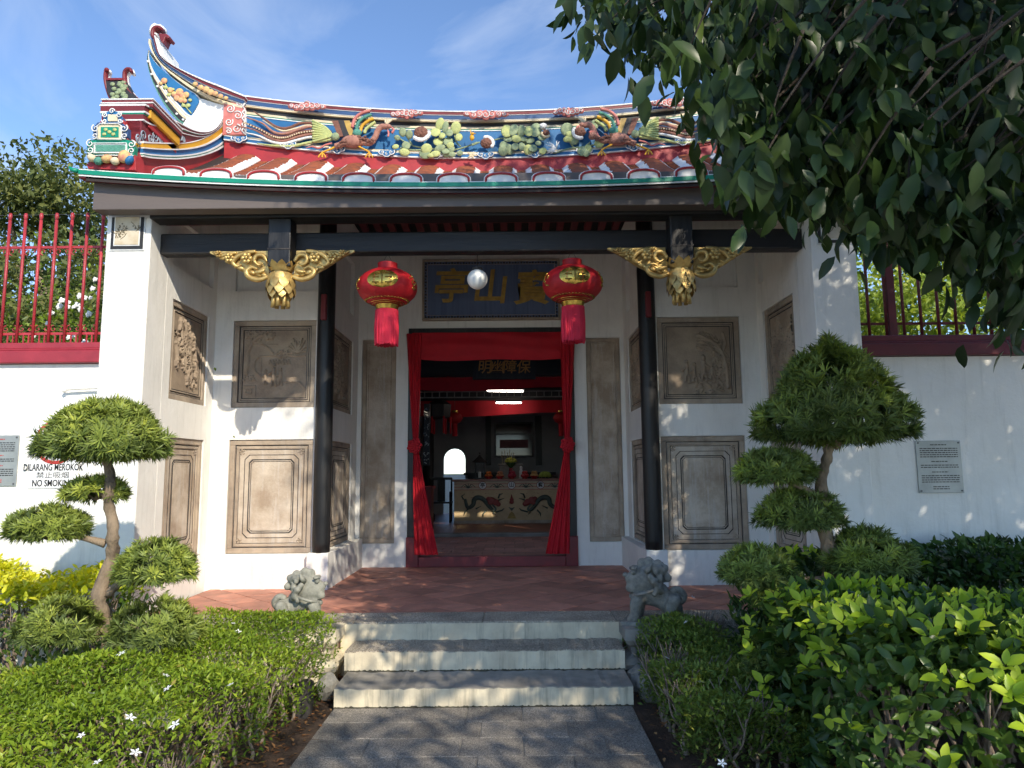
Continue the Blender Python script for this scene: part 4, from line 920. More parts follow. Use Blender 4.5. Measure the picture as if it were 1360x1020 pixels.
# ================================================================== hanging posts with gilded pendants and brackets (parts of the gatehouse)
def petal(m, base, up, out, L, W, curl=0.3, seg=4):
    """pointed petal: base point, up and outward unit vectors"""
    base, up, out = Vector(base), Vector(up), Vector(out); side = up.cross(out).normalized()
    rows = []
    for i in range(seg+1):
        t = i/seg; w = W*0.5*(math.sin(math.pi*min(0.98, 0.22+0.78*t))**0.8 if t < 1 else 0.02); c = base+up*L*t+out*(curl*L*t*t+0.012*math.sin(math.pi*t))
        rows.append((c-side*w, c+out*0.010*(1-t), c+side*w))
    n = len(m.v)
    for r in rows: m.v += [tuple(p) for p in r]
    for i in range(seg):
        a = n+3*i; m.f += [(a,a+1,a+4,a+3),(a+1,a+2,a+5,a+4)]
for sx in (-1, 1):
    X, Y = 1.86*sx, 6.45
    m = MB(); m.box((X-0.105,Y-0.10,3.54), (X+0.105,Y+0.08,4.02)); hp = part('hanging_post', m, BLACK, GH, bevel=0.012)
    m = MB(); m.box((X-0.108,Y-0.104,3.70), (X+0.108,Y-0.09,3.712)); part('post_groove', m, GROOVE, hp)
    core = MB(); core.lathe([(0.035,3.20),(0.06,3.24),(0.082,3.32),(0.086,3.42),(0.075,3.50),(0.095,3.54),(0.105,3.56)], (X,Y-0.01,0), 18); part('pendant_core', core, GOLD, hp, smooth=True)
    k = 0
    for ring, (z, r, n_, L, W) in enumerate(((3.47,0.098,9,0.10,0.085),(3.415,0.113,9,0.10,0.088),(3.36,0.112,9,0.10,0.085),(3.31,0.098,8,0.085,0.08))):
        for i in range(n_):
            a = 2*math.pi*(i+0.5*(ring % 2))/n_; o_ = Vector((math.cos(a),math.sin(a),0)); pm = MB(); petal(pm, Vector((X,Y-0.01,z+0.02))+o_*r, (0,0,-1), o_, L, W, 0.22); pm.f += [tuple(reversed(f)) for f in []]
            part('lotus_petal', pm, GOLD, hp, smooth=True)
    for i in range(10):
        a = 2*math.pi*i/10; o_ = Vector((math.cos(a),math.sin(a),0)); pm = MB(); petal(pm, Vector((X,Y-0.01,3.51))+o_*0.085, (0,0,1), o_, 0.085, 0.085, 0.75); part('crown_petal', pm, GOLD, hp, smooth=True)
    for i in range(8):
        a = 2*math.pi*i/8; pm = MB(); pm.tube([(X+0.068*math.cos(a),Y-0.01+0.068*math.sin(a),3.30), (X+0.072*math.cos(a),Y-0.01+0.072*math.sin(a),3.175)], [0.018,0.02], 6); part('pendant_tassel', pm, GOLD, hp, smooth=True)
    # carved brackets either side
    for d in (-1, 1):
        rr = random.Random(20+d); br = MB()
        def b(u, v, w=0.0): return Vector((X+d*(0.115+u), Y-0.02-w, v))
        outline = [(0.0,3.47),(0.07,3.44),(0.16,3.46),(0.22,3.50),(0.30,3.545),(0.38,3.60),(0.46,3.65),(0.56,3.70),(0.56,3.716),(0.36,3.715),(0.14,3.715),(0.02,3.715)]
        br.prism([b(u,v,-0.01) for u, v in outline], (0,0.025,0)); bo = part('carved_bracket', br, GOLD, hp)
        def sw(pts, r, w=0.02):
            L = smooth_line([b(u,v,w) for u, v in pts], 5); o = MB(); o.tube(L, [r*(0.45+0.55*math.sin(math.pi*min(1,0.15+i/len(L)))) for i in range(len(L))], 7); part('scroll', o, GOLD, bo, smooth=True)
        sw([(0.0,3.46),(0.08,3.43),(0.17,3.455),(0.20,3.51),(0.15,3.55),(0.10,3.53)], 0.026); sw([(0.01,3.60),(0.05,3.66),(0.11,3.66),(0.13,3.61),(0.09,3.57),(0.05,3.59)], 0.022)
        sw([(0.12,3.70),(0.20,3.69),(0.28,3.66),(0.33,3.60),(0.29,3.56),(0.25,3.58)], 0.024); sw([(0.30,3.69),(0.38,3.68),(0.45,3.66),(0.52,3.70)], 0.02); sw([(0.03,3.52),(0.08,3.50),(0.12,3.50)], 0.02, 0.03)
        for (u, v, r) in ((0.20,3.635,0.035),(0.36,3.64,0.03),(0.46,3.675,0.022)):
            o = MB()
            for i in range(6):
                a = i*1.047; c = b(u,v,0.035)+Vector((r*math.cos(a),0,r*math.sin(a))); o.ball(c, (r*0.62,0.016,r*0.62), 8, 5)
            o.ball(b(u,v,0.05), (r*0.5,0.014,r*0.5), 8, 6); part('rosette', o, GOLD, bo, smooth=True)
        for k in range(9):
            u = 0.04+0.055*k; v = 3.475+0.0036*(k+1)**1.85; o = MB(); o.ball(b(u,v,0.012), (0.04,0.014,0.02), 8, 5, Matrix.Rotation(-d*(0.4+rr.uniform(-.5,.5)), 3, 'Y')); part('carved_leaf', o, GOLD, bo, smooth=True)
# ================================================================== name board over the door
nb = thing('name_board', 'blue name board with three gilded characters hung above the doorway', 'sign board', (0,YD,3.7))
bx0, bx1, bz0, bz1 = -0.90, 0.915, 3.715, 4.50
m = MB(); m.box((bx0,YD-0.06,bz0), (bx1,YD-0.004,bz1)); part('board', m, SIGNBLUE, nb)
for (x0,x1,z0,z1) in ((bx0-0.03,bx1+0.03,bz0-0.03,bz0),(bx0-0.03,bx1+0.03,bz1,bz1+0.03),(bx0-0.03,bx0,bz0,bz1),(bx1,bx1+0.03,bz0,bz1)):
    m = MB(); m.box((x0,YD-0.085,z0), (x1,YD-0.003,z1)); part('frame', m, STONE, nb, bevel=0.006)
m = MB()
for i in range(46):
    for z in (bz0+0.018, bz1-0.018): x = bx0+0.02+(bx1-bx0-0.04)*i/45; m.box((x-0.012,YD-0.066,z-0.012), (x+0.012,YD-0.0605,z+(0.012 if i % 2 else 0.004)))
for i in range(18):
    for x in (bx0+0.018, bx1-0.018): z = bz0+0.03+(bz1-bz0-0.06)*i/17; m.box((x-0.012,YD-0.066,z-0.012), (x+(0.012 if i % 2 else 0.004),YD-0.0605,z+0.012))
part('fret_border', m, GROOVE, nb, kind='stuff')
m = MB()
for (x0,x1,z0,z1) in ((bx0+0.035,bx1-0.035,bz0+0.036,bz0+0.041),(bx0+0.035,bx1-0.035,bz1-0.041,bz1-0.036),(bx0+0.035,bx0+0.04,bz0+0.041,bz1-0.041),(bx1-0.04,bx1-0.035,bz0+0.041,bz1-0.041)): m.box((x0,YD-0.064,z0), (x1,YD-0.0605,z1))
part('inner_line', m, STONE_PALE, nb)
for ch, px, py in (('亭',598,383),('山',650,384),('寶',706,385)):
    me = text_mesh(ch, 0.50, 0.012, 0.009, shear=0.12); p = P(px, py, YD-0.07); q = part('character', me, GOLDFLAT, nb); q.location = (p.x, YD-0.068, p.z+0.0)
# ================================================================== red lanterns and the opal lamp
LANTRED = mat('lantern_silk', (0.46,0.006,0.012), (0.34,0.004,0.01), rough=0.62, scale=5, bump=0.1)
LANTGOLD = mat('lantern_gold', (0.70,0.48,0.10), (0.45,0.28,0.06), rough=0.25, metal=0.9, scale=20, bump=0.1)
TASSEL = mat('tassel_thread', (0.68,0.012,0.05), (0.56,0.008,0.035), rough=0.6, scale=8, bump=0.2)
def lantern(x, y, zc, R, lab):
    L = thing('lantern', lab, 'lantern', (x,y,zc), 'red lanterns hanging under the gate beam')
    H = R*0.66
    def pt(a, t, k=1.0): return Vector((x+R*k*math.cos(t)*math.cos(a), y+R*k*math.cos(t)*math.sin(a), zc+H*k*math.sin(t)))
    m = MB(); m.lathe([(R*math.cos(t), H*math.sin(t)) for t in [rad(-74+148*i/18) for i in range(19)]], (x,y,zc), 72, 24, 0.010); part('body', m, LANTRED, L, smooth=True)
    m = MB(); m.lathe([(R*0.30,H*0.90),(R*0.33,H*0.94),(R*0.33,H*1.26),(R*0.30,H*1.28)], (x,y,zc), 24); part('top_collar', m, LANTRED, L, smooth=False)
    m = MB(); m.lathe([(R*0.34,-H*1.20),(R*0.36,-H*1.12),(R*0.40,-H*0.94),(R*0.36,-H*0.90)], (x,y,zc), 24); part('bottom_collar', m, LANTGOLD, L)
    m = MB()
    n = 40
    for i in range(n):
        a0, a1 = 2*math.pi*i/n, 2*math.pi*(i+1)/n; am = (a0+a1)/2
        m.tube([pt(a0,rad(-48),1.012), pt(am,rad(-43),1.012), pt(a1,rad(-48),1.012)], 0.004, 4)
    for tt in (-62,-56): m.tube([pt(2*math.pi*i/n,rad(tt),1.012) for i in range(n+1)], 0.004, 4)
    part('gold_edging', m, LANTGOLD, L, smooth=True, kind='stuff')
    # gold fortune plates and side ornaments
    for ac, w in ((rad(-90),0.46),(rad(-158),0.26),(rad(-22),0.26)):
        m = MB(); N_ = 20
        m.grid(lambda u, v: pt(ac+(2*u-1)*w*math.sqrt(max(0.0,1-(2*v-1)**2))*1.15, (2*v-1)*0.50+0.14, 1.008), 10, 12); pl = part('gold_plate', m, LANTGOLD if w > 0.4 else LANTRED, L, smooth=True)
        if w > 0.4:
            g_ = MB(); g_.tube([pt(ac, -0.30+0.12+0.045*i, 1.02) for i in range(15)], 0.006, 5)
            for s_ in (-1, 1):
                for k in range(3): g_.tube([pt(ac+s_*0.10, 0.42-0.26*k, 1.022), pt(ac+s_*0.32, 0.44-0.26*k, 1.022)], 0.007, 5)
                g_.tube([pt(ac+s_*0.2, 0.48, 1.022), pt(ac+s_*0.2, -0.18, 1.022)], 0.007, 5)
            part('plate_lines', g_, mat('lantern_bronze', (0.25,0.15,0.03), metal=0.6, rough=0.4), pl, smooth=True)
        else:
            g_ = MB(); rr = random.Random(int(ac*10))
            for k in range(9):
                a = ac+rr.uniform(-.16,.16); t = 0.12+rr.uniform(-.34,.34); g_.tube([pt(a,t,1.02), pt(a+rr.uniform(-.08,.08),t+rr.uniform(-.15,.15),1.02), pt(a+rr.uniform(-.12,.12),t+rr.uniform(-.2,.2),1.02)], 0.006, 5)
            part('ornament', g_, LANTGOLD, pl, smooth=True, kind='stuff')
    m = MB(); rr = random.Random(3); n = 64
    for ring, r0 in enumerate((0.36,0.30)):
        for i in range(n):
            a = 2*math.pi*(i+0.5*ring)/n; r = R*r0; z0 = zc-H*1.18; z1 = zc-H*1.18-0.335+rr.uniform(-.012,.012); j = rr.uniform(-.006,.006)
            m.tube([(x+r*math.cos(a),y+r*math.sin(a),z0),(x+(r+j+0.004)*math.cos(a),y+(r+j)*math.sin(a),(z0+z1)/2),(x+(r+j)*math.cos(a+0.02),y+(r+j)*math.sin(a+0.02),z1)], 0.0075, 4, cap=False)
    part('tassel', m, TASSEL, L, smooth=True, kind='stuff')
    m = MB(); m.tube([(x-0.05,y,zc+H*1.26),(x,y,zc+H*1.26+0.10),(x+0.05,y,zc+H*1.26)], 0.003, 5); m.tube([(x,y,zc+H*1.26+0.10),(x,y,3.73)], 0.003, 5); part('hanging_wire', m, IRON, L)
lantern(-0.90, 6.60, 3.395, 0.283, 'red and gold silk lantern hanging nearer the panel of garden figures')
lantern(0.865, 6.60, 3.41, 0.283, 'red and gold silk lantern hanging over the corner of the name board')
gl = thing('globe_lamp', 'round opal glass lamp hanging in front of the blue name board', 'lamp', (-0.05,6.68,3.5))
gc = P(634, 371, 6.68)
m = MB(); m.ball(gc, 0.098, 28, 18); part('globe', m, GLASSWHITE, gl, smooth=True)
m = MB(); m.lathe([(0.05,0.085),(0.052,0.11),(0.03,0.12)], gc, 18); part('lamp_cap', m, GROOVE, gl, smooth=True)
m = MB(); m.tube([gc+Vector((0,0,0.115)), (gc.x,gc.y,4.45)], 0.004, 6); part('flex', m, GROOVE, gl)
# ================================================================== red door cloth
dc = thing('door_curtain', 'red cloth draped round the doorway and tied in rosettes at both sides', 'curtain', (0,YD,ZT))
def cloth(fn, nu, nv): m = MB(); m.grid(fn, nu, nv); return m
def val(u, v):
    x = -1.06+2.12*u; z = 3.515-v*(0.355+0.03*math.sin(u*math.pi)+0.012*math.sin(u*9)); return (x, YD-0.06-0.022*math.sin(v*3.1)-0.006*math.sin(u*34+v*3+1.5*math.sin(u*7))-0.01*math.sin(v*14+2*math.sin(u*5))*0.6-0.008*math.sin(u*13-v*5), z)
part('valance', cloth(val, 60, 14), CLOTH, dc, smooth=True)
for sx in (-1, 1):
    def dr(u, v):
        # v: 0 top .. 1 floor ; gathered at the knot (v = .55)
        z = 3.50-v*2.92; k = (z-0.58)/2.92
        zk = 1.99
        if z > zk: t = (z-zk)/(3.5-zk); cx = 1.035-0.035*(1-t); w = 0.03+0.075*t**0.8
        else: t = (zk-z)/(zk-0.58); cx = 1.0-0.15*t**1.15; w = 0.03+0.125*t
        x = cx+(2*u-1)*w; f = 0.018*math.sin(u*24+v*2+1.3*math.sin(v*6+u*4))*(0.4+w*6)+0.008*math.sin(v*17+u*9)
        return (sx*x, YD-0.075-f-0.02*math.sin(u*3.1), z)
    d = part('drape', cloth(dr, 28, 40), CLOTH, dc, smooth=True)
    kn = MB(); c = Vector((sx*1.005,YD-0.13,1.99)); kn.ball(c, (0.085,0.06,0.095), 14, 10)
    for i in range(26):
        a = i*2.4; r = 0.085*math.sqrt((i+1)/26); p = c+Vector((r*math.cos(a),-0.055+0.04*(r/0.085)**2,r*1.1*math.sin(a))); kn.ball(p, (0.024,0.016,0.024), 7, 5, Matrix.Rotation(a,3,'Y'))
    part('rosette', kn, CLOTH, d, smooth=True)
# ================================================================== boundary walls and iron railings
SEAM = 6.44
for sx in (-1, 1):
    side = 'left' if sx < 0 else 'right'
    x0, x1 = (-9.5,-3.462) if sx < 0 else (3.462,9.5)
    bw = thing('boundary_wall', 'white boundary wall under a red coping beside the NO SMOKING sign' if sx < 0 else 'white boundary wall under a red coping darkened for the shade of the overhanging tree', 'wall', ((x0+x1)/2,SEAM,0))
    m = MB(); m.box((x0,SEAM,-0.1), (x1,SEAM+0.25,2.66)); part('wall', m, WHITE, bw)
    cp = MB(); xa, xb = (x0,-3.47) if sx < 0 else (3.47,x1)
    for (za, zb, g) in ((2.665,2.78,0.06),(2.78,2.80,0.045),(2.80,2.86,0.02)): cp.box((xa,SEAM-g,za), (xb,SEAM+0.25+g,zb+0.0005))
    cpm = mat('coping_paint_'+side, (0.34,0.03,0.045) if sx < 0 else (0.13,0.012,0.02), (0.26,0.022,0.035) if sx < 0 else (0.09,0.01,0.016), rough=0.45, scale=5, bump=0.3)  # right coping: same red with the tree's shade put into the colour
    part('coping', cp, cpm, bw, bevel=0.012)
    rl = thing('railing', 'red iron railing of spiked bars and scrolls above the NO SMOKING wall' if sx < 0 else 'dark red iron railing of plain bars half hidden by hanging leaves', 'railing', ((x0+x1)/2,SEAM+0.1,2.86))
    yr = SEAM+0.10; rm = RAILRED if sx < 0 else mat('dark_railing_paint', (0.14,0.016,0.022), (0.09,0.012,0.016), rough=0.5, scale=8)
    for z in ((3.80,2.965) if sx < 0 else (3.80,2.99)):
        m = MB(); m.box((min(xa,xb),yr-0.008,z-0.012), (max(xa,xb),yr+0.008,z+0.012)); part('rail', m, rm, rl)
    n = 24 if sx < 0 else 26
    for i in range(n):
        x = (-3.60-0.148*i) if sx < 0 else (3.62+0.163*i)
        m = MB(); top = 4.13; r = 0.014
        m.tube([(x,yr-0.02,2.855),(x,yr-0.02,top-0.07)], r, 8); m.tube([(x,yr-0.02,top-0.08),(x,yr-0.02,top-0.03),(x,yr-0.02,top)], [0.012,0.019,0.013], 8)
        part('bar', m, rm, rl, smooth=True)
        if i < n-1 and sx < 0:
            for (z, s_) in ((3.80,-1),(2.965,1)):
                for q_ in (-1, 1):
                    sc = MB(); spiral(sc, (x-0.074+q_*0.038,yr-0.01,z+s_*0.045), 0.034, 1.0, 1.57*s_, -q_*s_, 0.006, 14); part('scroll', sc, rm, rl, smooth=True)
            for q_ in (1, 2):
                sb = MB(); sb.tube([(x-0.049*q_,yr,2.857),(x-0.049*q_,yr,2.965)], 0.008, 6); part('short_bar', sb, rm, rl)
    if sx > 0:
        m = MB(); m.box((3.80,yr-0.045,2.855), (3.87,yr+0.02,4.2)); part('post', m, rm, rl)
    else:
        m = MB(); m.box((-3.50,yr-0.06,2.855), (-3.475,yr-0.02,3.82)); part('post', m, rm, rl)
# strand of wire between the bar tips
m = MB(); m.tube(smooth_line([(-9.4,SEAM+0.08,4.11),(-6.5,SEAM+0.08,4.10),(-3.6,SEAM+0.08,4.12)], 6), 0.002, 5)
solo('wire', m, IRON, 'thin wire strung along the tips of the red railing', 'wire')
# wall bracket pipe
m = MB(); p0 = P(90,517,SEAM-0.05); p1 = P(132,515,SEAM-0.05); m.tube(smooth_line([p0+Vector((-0.03,0,-0.015)), p0, p1, p1+Vector((0.012,0,-0.01)), p1+Vector((0.016,0,-0.07))], 4), 0.011, 8); m.ball(p0+Vector((-0.03,0,-0.01)), 0.02, 8, 6); m.tube([p1+Vector((0.016,0,-0.07)), p1+Vector((0.016,0.005,-1.95))], 0.006, 6)
solo('wall_pipe', m, WHITE, 'thin white painted pipe with a bent end on the wall above the NO SMOKING sign', 'pipe', smooth=True)
# ---- signs on the walls
SIGNW = mat('white_sign_sheet', (0.80,0.80,0.80), (0.76,0.76,0.76), rough=0.35, bump=0)
SIGNK = mat('sign_black', (0.02,0.02,0.02), rough=0.5, bump=0); SIGNR = mat('sign_red', (0.50,0.04,0.03), rough=0.5, bump=0)
PLATE = mat('metal_plaque', (0.36,0.38,0.37), (0.28,0.30,0.29), rough=0.4, metal=0.35, scale=6, bump=0.1)
ys = SEAM-0.002
a, b = P(37,649,ys), P(108,555,ys)
ns = thing('no_smoking_sign', 'white NO SMOKING sign with a red ring partly behind the dome-topped tree', 'sign', (a.x,ys,a.z))
m = MB(); m.box((a.x,ys-0.008,a.z), (b.x,ys,b.z)); part('sheet', m, SIGNW, ns, bevel=0.002)
def put(txt, size, px, py, mt, y, par, sx=1.0, off=0.0, nm='lettering'):
    p = P(px, py, y); q = part(nm, text_mesh(txt, size, 0.0012, off, sx=sx), mt, par); q.location = (p.x, y, p.z); return q
put('DILARANG MEROKOK', 0.086, 70.5, 621, SIGNK, ys-0.0095, ns, 0.62, 0.0012); put('禁止吸烟', 0.060, 70, 631.5, IRON, ys-0.0095, ns, 1.25); put('NO SMOKING', 0.082, 70, 642, SIGNK, ys-0.0095, ns, 0.72, 0.0012)
c = P(75,587,ys-0.009); m = MB(); m.tube([c+Vector((0.185*math.cos(t*0.15708),0,0.185*math.sin(t*0.15708))) for t in range(41)], 0.016, 6, cap=False, flat=(1,0.15,1)); part('red_ring', m, SIGNR, ns)
m = MB(); m.tube([c+Vector((-0.13,0,0.13)), c+Vector((0.13,0,-0.13))], 0.016, 6, flat=(1,0.15,1)); part('red_bar', m, SIGNR, ns)
m = MB(); m.box((c.x-0.12,c.y-0.001,c.z-0.02), (c.x+0.09,c.y+0.0005,c.z+0.02)); part('cigarette', m, SIGNK, ns)
def plaque(px0, py0, px1, py1, lab, red):
    a, b = P(px0,py1,ys), P(px1,py0,ys); x0, x1 = min(a.x,b.x), max(a.x,b.x); z0, z1 = a.z, b.z
    pq = thing('plaque', lab, 'plaque', (x0,ys,z0)); m = MB(); m.box((x0,ys-0.012,z0), (x1,ys,z1)); part('plate', m, PLATE, pq, bevel=0.003)
    W_, H_ = x1-x0, z1-z0; m = MB(); mr = MB(); rr = random.Random(int(px0)+3)
    rows = [('h',0.08),('t',0.15),('t',0.19),('t',0.23),('t',0.27),('t',0.31),('h',0.40),('t',0.47),('t',0.51),('h',0.60),('t',0.67),('t',0.71),('t',0.75),('t',0.79),('h',0.88),('h',0.92)]
    for k, t in rows:
        z = z1-H_*t; xx = x0+W_*(0.08 if k == 't' else 0.32); xe = x1-W_*(0.08 if k == 't' else 0.32)
        while xx < xe:
            w = rr.uniform(0.012,0.034); tgt = mr if (k == 'h' and red) else m; tgt.box((xx,ys-0.0135,z-0.004), (min(xe,xx+w),ys-0.0115,z+0.004)); xx += w+0.006
    part('small_print', m, SIGNK, pq, kind='stuff')
    if red: part('small_heading', mr, SIGNR, pq, kind='stuff')
    for (x, z) in ((x0+.02,z0+.02),(x1-.02,z0+.02),(x0+.02,z1-.02),(x1-.02,z1-.02)): s_ = MB(); s_.tube([(x,ys-0.018,z),(x,ys-0.01,z)], 0.008, 8); part('screw', s_, IRON, pq)
plaque(-38,578,27,646,'grey metal plaque of small print beside the NO SMOKING sign',True)
plaque(1220,585,1274,655,'small green-grey plaque of printed text on the shaded wall',False)
# ================================================================== stone guardian lions
def blobs_to_mesh(blobs, res=0.022):
    mb = bpy.data.metaballs.new('mb'); mb.resolution = res; mb.render_resolution = res; mb.threshold = 0.6
    for (p, r) in blobs:
        e = mb.elements.new(); e.co = p; e.radius = r*1.55; e.stiffness = 2.0
    ob = bpy.data.objects.new('mb', mb); COL.objects.link(ob); dg = bpy.context.evaluated_depsgraph_get(); dg.update()
    me = bpy.data.meshes.new_from_object(ob.evaluated_get(dg)); COL.objects.unlink(ob); bpy.data.objects.remove(ob)
    me.polygons.foreach_set('use_smooth', [True]*len(me.polygons)); me.materials.clear(); return me
def lion(base, face, s, mt, lab, turn):
    """face=+1: head towards +X"""
    t = thing('stone_lion', lab, 'statue', base); rr = random.Random(6)
    B = []
    def bl(x, y, z, r): B.append(((x*face, y, z), r))
    for x, y, z, r in ((-0.10,0.02,0.17,0.085),(-0.14,0.0,0.14,0.08),(-0.03,0.0,0.20,0.085),(0.04,-0.02,0.22,0.085),(0.08,-0.04,0.20,0.06),(-0.17,0.02,0.20,0.05),(-0.16,0.05,0.10,0.06)):
        bl(x, y, z, r)
    for (x, y) in ((0.12,-0.12),(0.12,0.06),(-0.15,-0.10),(-0.14,0.10)):
        for z, r, dx in ((0.19,0.055,-0.02),(0.14,0.05,0.0),(0.09,0.042,0.0),(0.05,0.042,0.01),(0.03,0.045,0.03)): bl(x+dx, y, z, r)
    for x, y, z, r in ((0.07,-0.05,0.33,0.10),(0.03,-0.03,0.37,0.095),(0.12,-0.08,0.355,0.055),(0.13,-0.09,0.29,0.052),(0.165,-0.10,0.345,0.04),(0.165,-0.10,0.27,0.035),(0.02,-0.02,0.30,0.085)): bl(x, y, z, r)
    for i in range(60):
        a = rr.uniform(-2.7,2.7); h = rr.uniform(-1.0,1.0); x = -0.01-0.10*math.cos(a)*0.75; 
        if x > 0.0: continue
        bl(x, -0.035+0.13*math.sin(a)*(1-0.2*h*h), 0.34+0.10*h, 0.025*rr.uniform(.8,1.2))
    for x, z in ((-0.05,0.455),(0.02,0.475),(0.075,0.46),(-0.10,0.42),(-0.12,0.35)): bl(x, -0.05, z, 0.036)
    me = blobs_to_mesh([((p[0]*s,p[1]*s,p[2]*s), r*s) for p, r in B], 0.016*s); me.materials.append(mt)
    o = part('body', me, None, t, local=True); o.rotation_euler.z = turn
    def place(nm, m, sm=True): q = part(nm, m, mt, t, smooth=sm, local=True); q.rotation_euler.z = turn; return q
    ey = MB()
    for y in (-0.135,-0.045): ey.ball(Vector((0.125*face,y,0.395))*s, 0.022*s, 8, 6); ey.tube([Vector((0.10*face,y-0.03,0.425))*s, Vector((0.145*face,y,0.425))*s, Vector((0.12*face,y+0.03,0.42))*s], 0.013*s, 6)
    place('eyes', ey); ns_ = MB(); ns_.ball(Vector((0.195*face,-0.10,0.368))*s, (0.024*s,0.035*s,0.02*s), 8, 6); place('nose', ns_)
    tg = MB(); tg.tube([Vector((0.10*face,-0.09,0.315))*s, Vector((0.16*face,-0.10,0.31))*s, Vector((0.19*face,-0.105,0.305))*s], [0.03*s,0.026*s,0.012*s], 8, flat=(1,1,0.6)); place('tongue', tg)
    ea = MB(); ea.tube([Vector((0.02*face,-0.14,0.40))*s, Vector((0.0*face,-0.17,0.43))*s, Vector((-0.02*face,-0.17,0.47))*s], [0.024*s,0.022*s,0.006*s], 7); place('ear', ea)
    tl = MB(); tl.tube([Vector(p)*s for p in smooth_line([(-0.2*face,0.02,0.16),(-0.23*face,0.02,0.21),(-0.19*face,0.0,0.26),(-0.14*face,0.0,0.24)],4)], [0.028*s]*13, 8); place('tail', tl)
    bn = MB(); bn.tube([Vector(((0.05+0.10*math.cos(a))*face,-0.05+0.13*math.sin(a),0.245-0.03*math.cos(a)))*s for a in [k*0.35 for k in range(19)]], 0.012*s, 6); bn.ball(Vector((0.15*face,-0.07,0.205))*s, 0.028*s, 8, 6); place('collar', bn)
    pl = MB(); pl.bbox((-0.23*s,-0.19*s,-0.002), (0.23*s,0.19*s,0.032*s), 0.01*s); place('plinth', pl, False)
    return t
pl_ = P(410,800,6.02); lion((-1.46,6.0,ZT-0.01), 1, 0.94, SANDLION, 'pale stone guardian lion resting above the clipped jasmine hedge', 0.25)
lion((1.43,6.02,ZT-0.01), -1, 1.06, GRANITE, 'dark grey stone guardian lion standing on four legs beside the steps', -0.35)
# ================================================================== court and prayer hall behind the gate
ZC, ZH, YH = 0.45, 0.50, 13.35
m = MB(); m.box((-4.6,YD+0.165,-0.1), (4.6,YH,ZC-0.012)); court = struct('courtyard', m, MORTAR)
r_ = 0
y = YD+0.17
while y < YH-0.05:
    off = 0.16*(r_ % 2); x = -1.62+off
    while x < 1.6:
        m = MB(); e_ = random.uniform(-.002,.002); m.bbox((x+0.004,y+0.004,ZC-0.03), (x+0.316,min(y+0.296,YH-0.01),ZC+e_), 0.004); part('floor_tile', m, FLOORTILE, court); x += 0.32
    y += 0.30; r_ += 1
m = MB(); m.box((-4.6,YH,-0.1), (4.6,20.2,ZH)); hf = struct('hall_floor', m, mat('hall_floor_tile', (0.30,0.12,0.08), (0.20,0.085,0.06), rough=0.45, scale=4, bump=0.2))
m = MB(); m.bbox((-4.6,YH-0.02,ZC), (4.6,YH+0.28,ZH+0.012), 0.01); part('kerb', m, CEMENT, hf)
HL = thing('prayer_hall', 'dim prayer hall with red beams seen through the gate doorway', 'hall', (0,16.5,ZH))
for sx in (-1, 1):
    m = MB(); m.box((min(sx*4.6,sx*4.4),YD+0.17,-0.1), (max(sx*4.6,sx*4.4),20.2,5.2 if sx < 0 else 6.1)); part('side_wall', m, DARKWALL, HL)  # right side made taller to stop sun reaching the altar
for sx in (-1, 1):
    m = MB(); m.box((min(sx*3.47,sx*4.6),YD,-0.1), (max(sx*3.47,sx*4.6),YD+0.168,5.2 if sx < 0 else 6.1)); part('sun_stop_wall', m, DARKWALL, HL)  # unseen pieces added beside the gate to shut sun out of the hall
# back wall with two arched doorways; the left one open to daylight
Yb = 19.6
def back_wall():
    m = MB(); al0, al1 = -1.62, -1.02; ar0, ar1 = 2.12, 2.72; zt = 1.98
    for x0, x1 in ((-4.4,al0),(al1,ar0),(ar1,4.4)): m.box((x0,Yb,ZH), (x1,Yb+0.2,5.0))
    for x0, x1 in ((al0,al1),(ar0,ar1)):
        m.box((x0,Yb,zt+0.3), (x1,Yb+0.2,5.0)); n = 10; c = (x0+x1)/2; r = (x1-x0)/2
        for k in range(n):
            a0, a1 = math.pi*k/n, math.pi*(k+1)/n
            p = [(c+r*math.cos(a),zt+0.3*math.sin(a)) for a in (a0,a1)]; m.prism([(p[0][0],Yb,p[0][1]),(p[0][0],Yb,zt+0.301),(p[1][0],Yb,zt+0.301),(p[1][0],Yb,p[1][1])], (0,0.2,0))
    return m
part('back_wall', back_wall(), DARKWALL, HL)
m = MB(); m.box((1.9,20.0,ZH), (2.9,20.1,2.6)); part('closed_door', m, BLACK, HL)
part('roof', MB().box((-4.6,11.9,4.72), (4.6,20.2,4.85)), MAROON, HL)
part('sun_drop_board', MB().box((-4.6,11.86,3.84), (4.6,11.92,4.9)), BLACKH, HL)  # unseen board added under the roof edge to keep sun off the altar
for i in range(-22, 23):
    m = MB(); m.box((i*0.19-0.045,11.95,4.64), (i*0.19+0.045,19.5,4.719)); part('rafter', m, MAROON, HL)
for (y0, z0, z1) in ((13.2,3.42,3.86),(15.0,3.9,4.2),(16.9,3.3,3.62),(18.6,3.7,4.0)):
    m = MB(); m.box((-4.4,y0,z0), (4.4,y0+0.16,z1)); part('tie_beam', m, BLACKH, HL, bevel=0.02)
for x in (-1.72, 1.95):
    for y0 in (13.55, 16.95):
        m = MB(); m.lathe([(0.16,ZH),(0.17,ZH+0.15),(0.13,ZH+0.2),(0.125,4.6)], (x,y0,0), 18); part('column', m, BLACK, HL, smooth=True)
# lattice under the front beam
m = MB(); m.box((-1.55,13.22,3.02), (1.8,13.25,3.04)); m.box((-1.55,13.22,3.13), (1.8,13.25,3.145)); part('lattice_rail', m, CEMENT, HL)
for i in range(24):
    m = MB(); x = -1.5+0.14*i; m.box((x-0.008,13.225,3.041), (x+0.008,13.245,3.129)); part('lattice_bar', m, CEMENT, HL)
